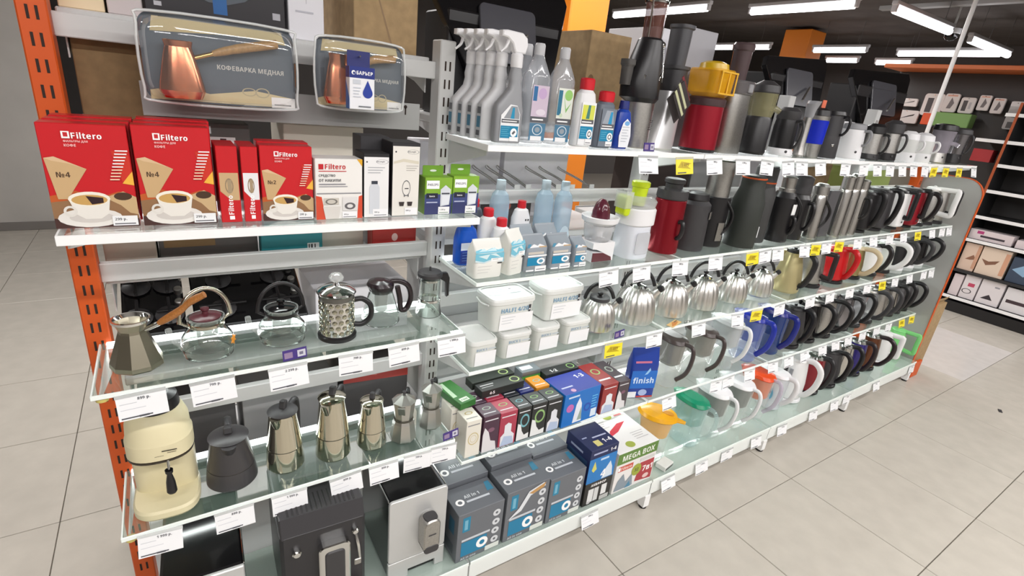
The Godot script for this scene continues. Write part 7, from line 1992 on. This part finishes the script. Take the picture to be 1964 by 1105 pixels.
	# blister packs on hooks above the shelves
	for g in [["white box picturing a black styler on wall", -2.92, -2.745, 2.01, 2.095, 0], ["white box with dark lower panel on wall", -2.93, -2.69, 1.83, 1.97, 0], ["tall white blister pack with dark window", -2.69, -2.5, 1.93, 2.16, 1], ["clear blister pack beside the tall white one", -2.5, -2.37, 1.98, 2.17, 2], ["pinkish blister pack with dark device", -2.35, -2.22, 1.98, 2.14, 1], ["small slim pinkish blister pack", -2.2, -2.1, 2.02, 2.17, 2], ["small slim pinkish blister pack with grip", -2.08, -1.98, 2.0, 2.15, 2], ["long clear tube pack with white head", -1.93, -1.82, 1.86, 2.13, 3]]:
		var w: float = g[2] - g[1]
		var h: float = g[4] - g[3]
		var b := thing("hanging_pack", g[0] + " hung on wall unit", "blister pack", Vector3(7.2, g[3], (g[1] + g[2]) / 2), -PI / 2, "packs hung on the wall unit")
		s = S()
		prism(s, rrect(w, h, min(w, h) * 0.15, 4, 0, h / 2), 0.03, at(0, 0, 0), 0.004)
		part(b, "pack_body", s, mat("pack_white", c8(226, 220, 218), 0.35) if g[5] != 3 else mat("pack_pale", c8(196, 196, 196), 0.3))
		var e := [["r", 0.2, 0.15, 0.3, 0.65, c8(76, 72, 74)], ["r", 0.62, 0.3, 0.16, 0.4, c8(190, 186, 190)]]
		if g[5] == 0:
			e = [["p", [[0.2, 0.3], [0.8, 0.6], [0.85, 0.75], [0.6, 0.6]], c8(60, 56, 58)]]
		elif g[5] == 2:
			e = [["p", [[0.3, 0.2], [0.6, 0.2], [0.75, 0.5], [0.5, 0.8]], c8(120, 112, 114)], ["r", 0.15, 0.85, 0.7, 0.08, c8(226, 170, 150)]]
		elif g[5] == 3:
			e = [["r", 0.0, 0.82, 1.0, 0.16, c8(232, 230, 230)], ["r", 0.25, 0.05, 0.5, 0.22, c8(96, 94, 96)]]
		ink(b, "front_print", at(-w / 2, 0, 0.015), w, h, e)
		s = S()
		tube(s, [Vector3(0, h * 0.93, -0.04), Vector3(0, h * 0.93, 0.03)], 0.004, 6)
		part(b, "hook", s, M.chrome)
	for g in [["orange_box", "small orange box on the upper wall shelf", -2.59, -2.5, 1.83, 1.95, c8(226, 90, 50)], ["green_pack", "crinkled green pack on the upper wall shelf", -2.48, -2.16, 1.83, 1.97, c8(120, 160, 92)]]:
		var w: float = g[3] - g[2]
		var b := thing(g[0], g[1], "box", Vector3(7.1, g[4], (g[2] + g[3]) / 2), -PI / 2)
		s = S()
		bx(s, Vector3(0, (g[5] - g[4]) / 2, 0), Vector3(w, g[5] - g[4], 0.16), 0.006)
		part(b, "box_body", s, mat("far_" + g[6].to_html(), g[6], 0.4))
		s = S()
		bx(s, Vector3(0, -0.008, -0.02), Vector3(w + 0.02, 0.012, 0.2), 0.001)
		part(b, "tray", s, dk)

# ---------------------------------------------------------------- price tags
func price_tags():
	var protos := []
	for k in 5:
		var t := Node3D.new()
		var w := 0.092
		var h := 0.06
		var s := S()
		bx(s, Vector3(0, -h / 2, 0), Vector3(w, h, 0.0012))
		part(t, "card", s, mat("tag_yellow", c8(246, 228, 52), 0.5) if k == 4 else mat("tag_white", c8(246, 247, 249), 0.45))
		var dkc := c8(84, 86, 92)
		var e := [["r", 0.05, 0.06, 0.62, 0.05, dkc], ["r", 0.06, 0.88, 0.8, 0.02, c8(190, 192, 198)], ["r", 0.06, 0.62, 0.34, 0.02, c8(196, 198, 204)], ["t", ["1 999 р.", "799 р.", "2 299 р.", "899 р.", "1 499 р."][k], 0.42, 0.68, 0.14, 0.4, dkc], ["r", 0.06, 0.4, 0.5, 0.02, c8(206, 208, 214)], ["r", 0.4, 0.05, 0.2, 0.07, dkc]]
		if k == 4:
			e = [["p", [[0.1, 0.4], [0.3, 0.75], [0.9, 0.62], [0.6, 0.5], [0.85, 0.3]], c8(196, 172, 30)], ["t", "1 499", 0.3, 0.45, 0.2, 0.5, c8(150, 120, 20)], ["r", 0.08, 0.06, 0.5, 0.07, dkc]]
		ink(t, "price_print", at(-w / 2, -h, 0.0008), w, h, e)
		s = S()
		bx(s, Vector3(0, -0.004, 0.0012), Vector3(w * 1.02, 0.008, 0.0012))
		part(t, "holder_clip", s, glass("clip_clear", c8(240, 244, 242), 0.45, 0.05))
		protos.append(t)
	var shelves := [[Yb, 0.006, ZF, [-0.103, 0.035, 0.201, 0.373, 0.509, 0.66], []], [Yc, 0.007, ZF, [-0.112, 0.05, 0.186, 0.34, 0.456, 0.568, 0.66], []],
		[YA, 0.012, ZF, [1.353, 1.538, 1.706, 1.884, 2.055, 2.202, 2.313, 2.466, 2.705, 2.889, 3.029, 3.178, 3.323, 3.47, 3.626, 3.76, 3.941, 4.152, 4.398], [1, 15, 16, 17]],
		[YB, 0.007, ZF, [1.266, 1.431, 1.647, 1.869, 2.128, 2.228, 2.333, 2.56, 2.672, 2.774, 2.907, 3.107, 3.285, 3.502, 3.679, 3.891, 4.11, 4.283, 4.4], [4, 8, 10, 15]],
		[YC, 0.007, ZF, [1.363, 1.589, 1.867, 2.15, 2.308, 2.502, 2.794, 3.003, 3.228, 3.447, 3.64, 3.824, 4.036, 4.272, 4.4], [0, 4, 10]],
		[YD, 0.007, ZF, [1.784, 2.131, 2.226, 2.402, 2.616, 2.769, 2.931, 3.133, 3.287, 3.449, 3.64, 3.84, 4.019, 4.216, 4.39], [13, 14]],
		[YE, 0.02, -1.118, [1.282, 1.752, 1.993, 2.196, 2.443, 2.689, 3.019, 3.262, 3.425, 3.818, 4.39], []]]
	for sh in shelves:
		for i in sh[3].size():
			var yel: bool = i in sh[4]
			var x: float = sh[3][i]
			var t: Node3D = protos[4 if yel else rng.randi_range(0, 3)].duplicate()
			t.name = numbered("price_tag")
			# what stands right above it
			var best := 1e9
			var near := "goods"
			for c in get_children():
				if c.has_meta("category") and not c.get_meta("category") in ["shelf", "price tag", "flyer"] and absf(c.position.y - sh[0]) < 0.02 and c.position.z > -1.42:
					var d := absf(c.position.x - x) + absf(c.position.z - sh[2]) * 0.3
					if d < best:
						best = d
						near = c.get_meta("label")
			var words := near.replace(",", "").split(" ").slice(0, 9)
			while words[-1] in ["with", "and", "the", "a", "of", "on", "in", "at", "beside", "behind", "between", "before", "next", "to", "after", "its", "by", "black", "front", "first"]:
				words = words.slice(0, words.size() - 1)
			near = " ".join(words)
			add_child(t, true)
			t.position = Vector3(x, sh[0] - sh[1], sh[2] + 0.0022)
			t.rotation = Vector3(rng.randf_range(-0.32, -0.1), 0, 0)
			t.rotate_object_local(Vector3.BACK, rng.randf_range(-0.07, 0.07))
			t.set_meta("label", ("yellow" if yel else "white") + " price tag on edge below the " + near)
			t.set_meta("category", "price tag")
			t.set_meta("group", "price tags on the shelf edges")
	for t in protos:
		t.free()
	for g in [[0.222, Yb, "by the round glass teapot"], [0.69, Yc, "by the last faceted coffee pot"], [1.4, YC, "by the first ribbed kettle"], [1.365, YA, "by the tall black juicer"]]:
		var t := thing("promo_card", "small purple promotion card standing on shelf edge " + g[2], "card", Vector3(g[0], g[1] + 0.0005, -1.247), 0.15, "purple promotion cards")
		var s := S()
		bx(s, Vector3(0, 0.014, 0), Vector3(0.06, 0.028, 0.002), 0.0, Basis(Vector3.RIGHT, -0.12))
		part(t, "card", s, mat("promo_purple", c8(70, 52, 128), 0.45))
		ink(t, "card_print", at(-0.03, 0.001, 0.0026, -0.12), 0.06, 0.026, [["r", 0.06, 0.2, 0.34, 0.6, c8(150, 130, 160)], ["r", 0.6, 0.15, 0.34, 0.7, c8(206, 206, 216)], ["r", 0.68, 0.35, 0.16, 0.3, c8(120, 116, 140)]])
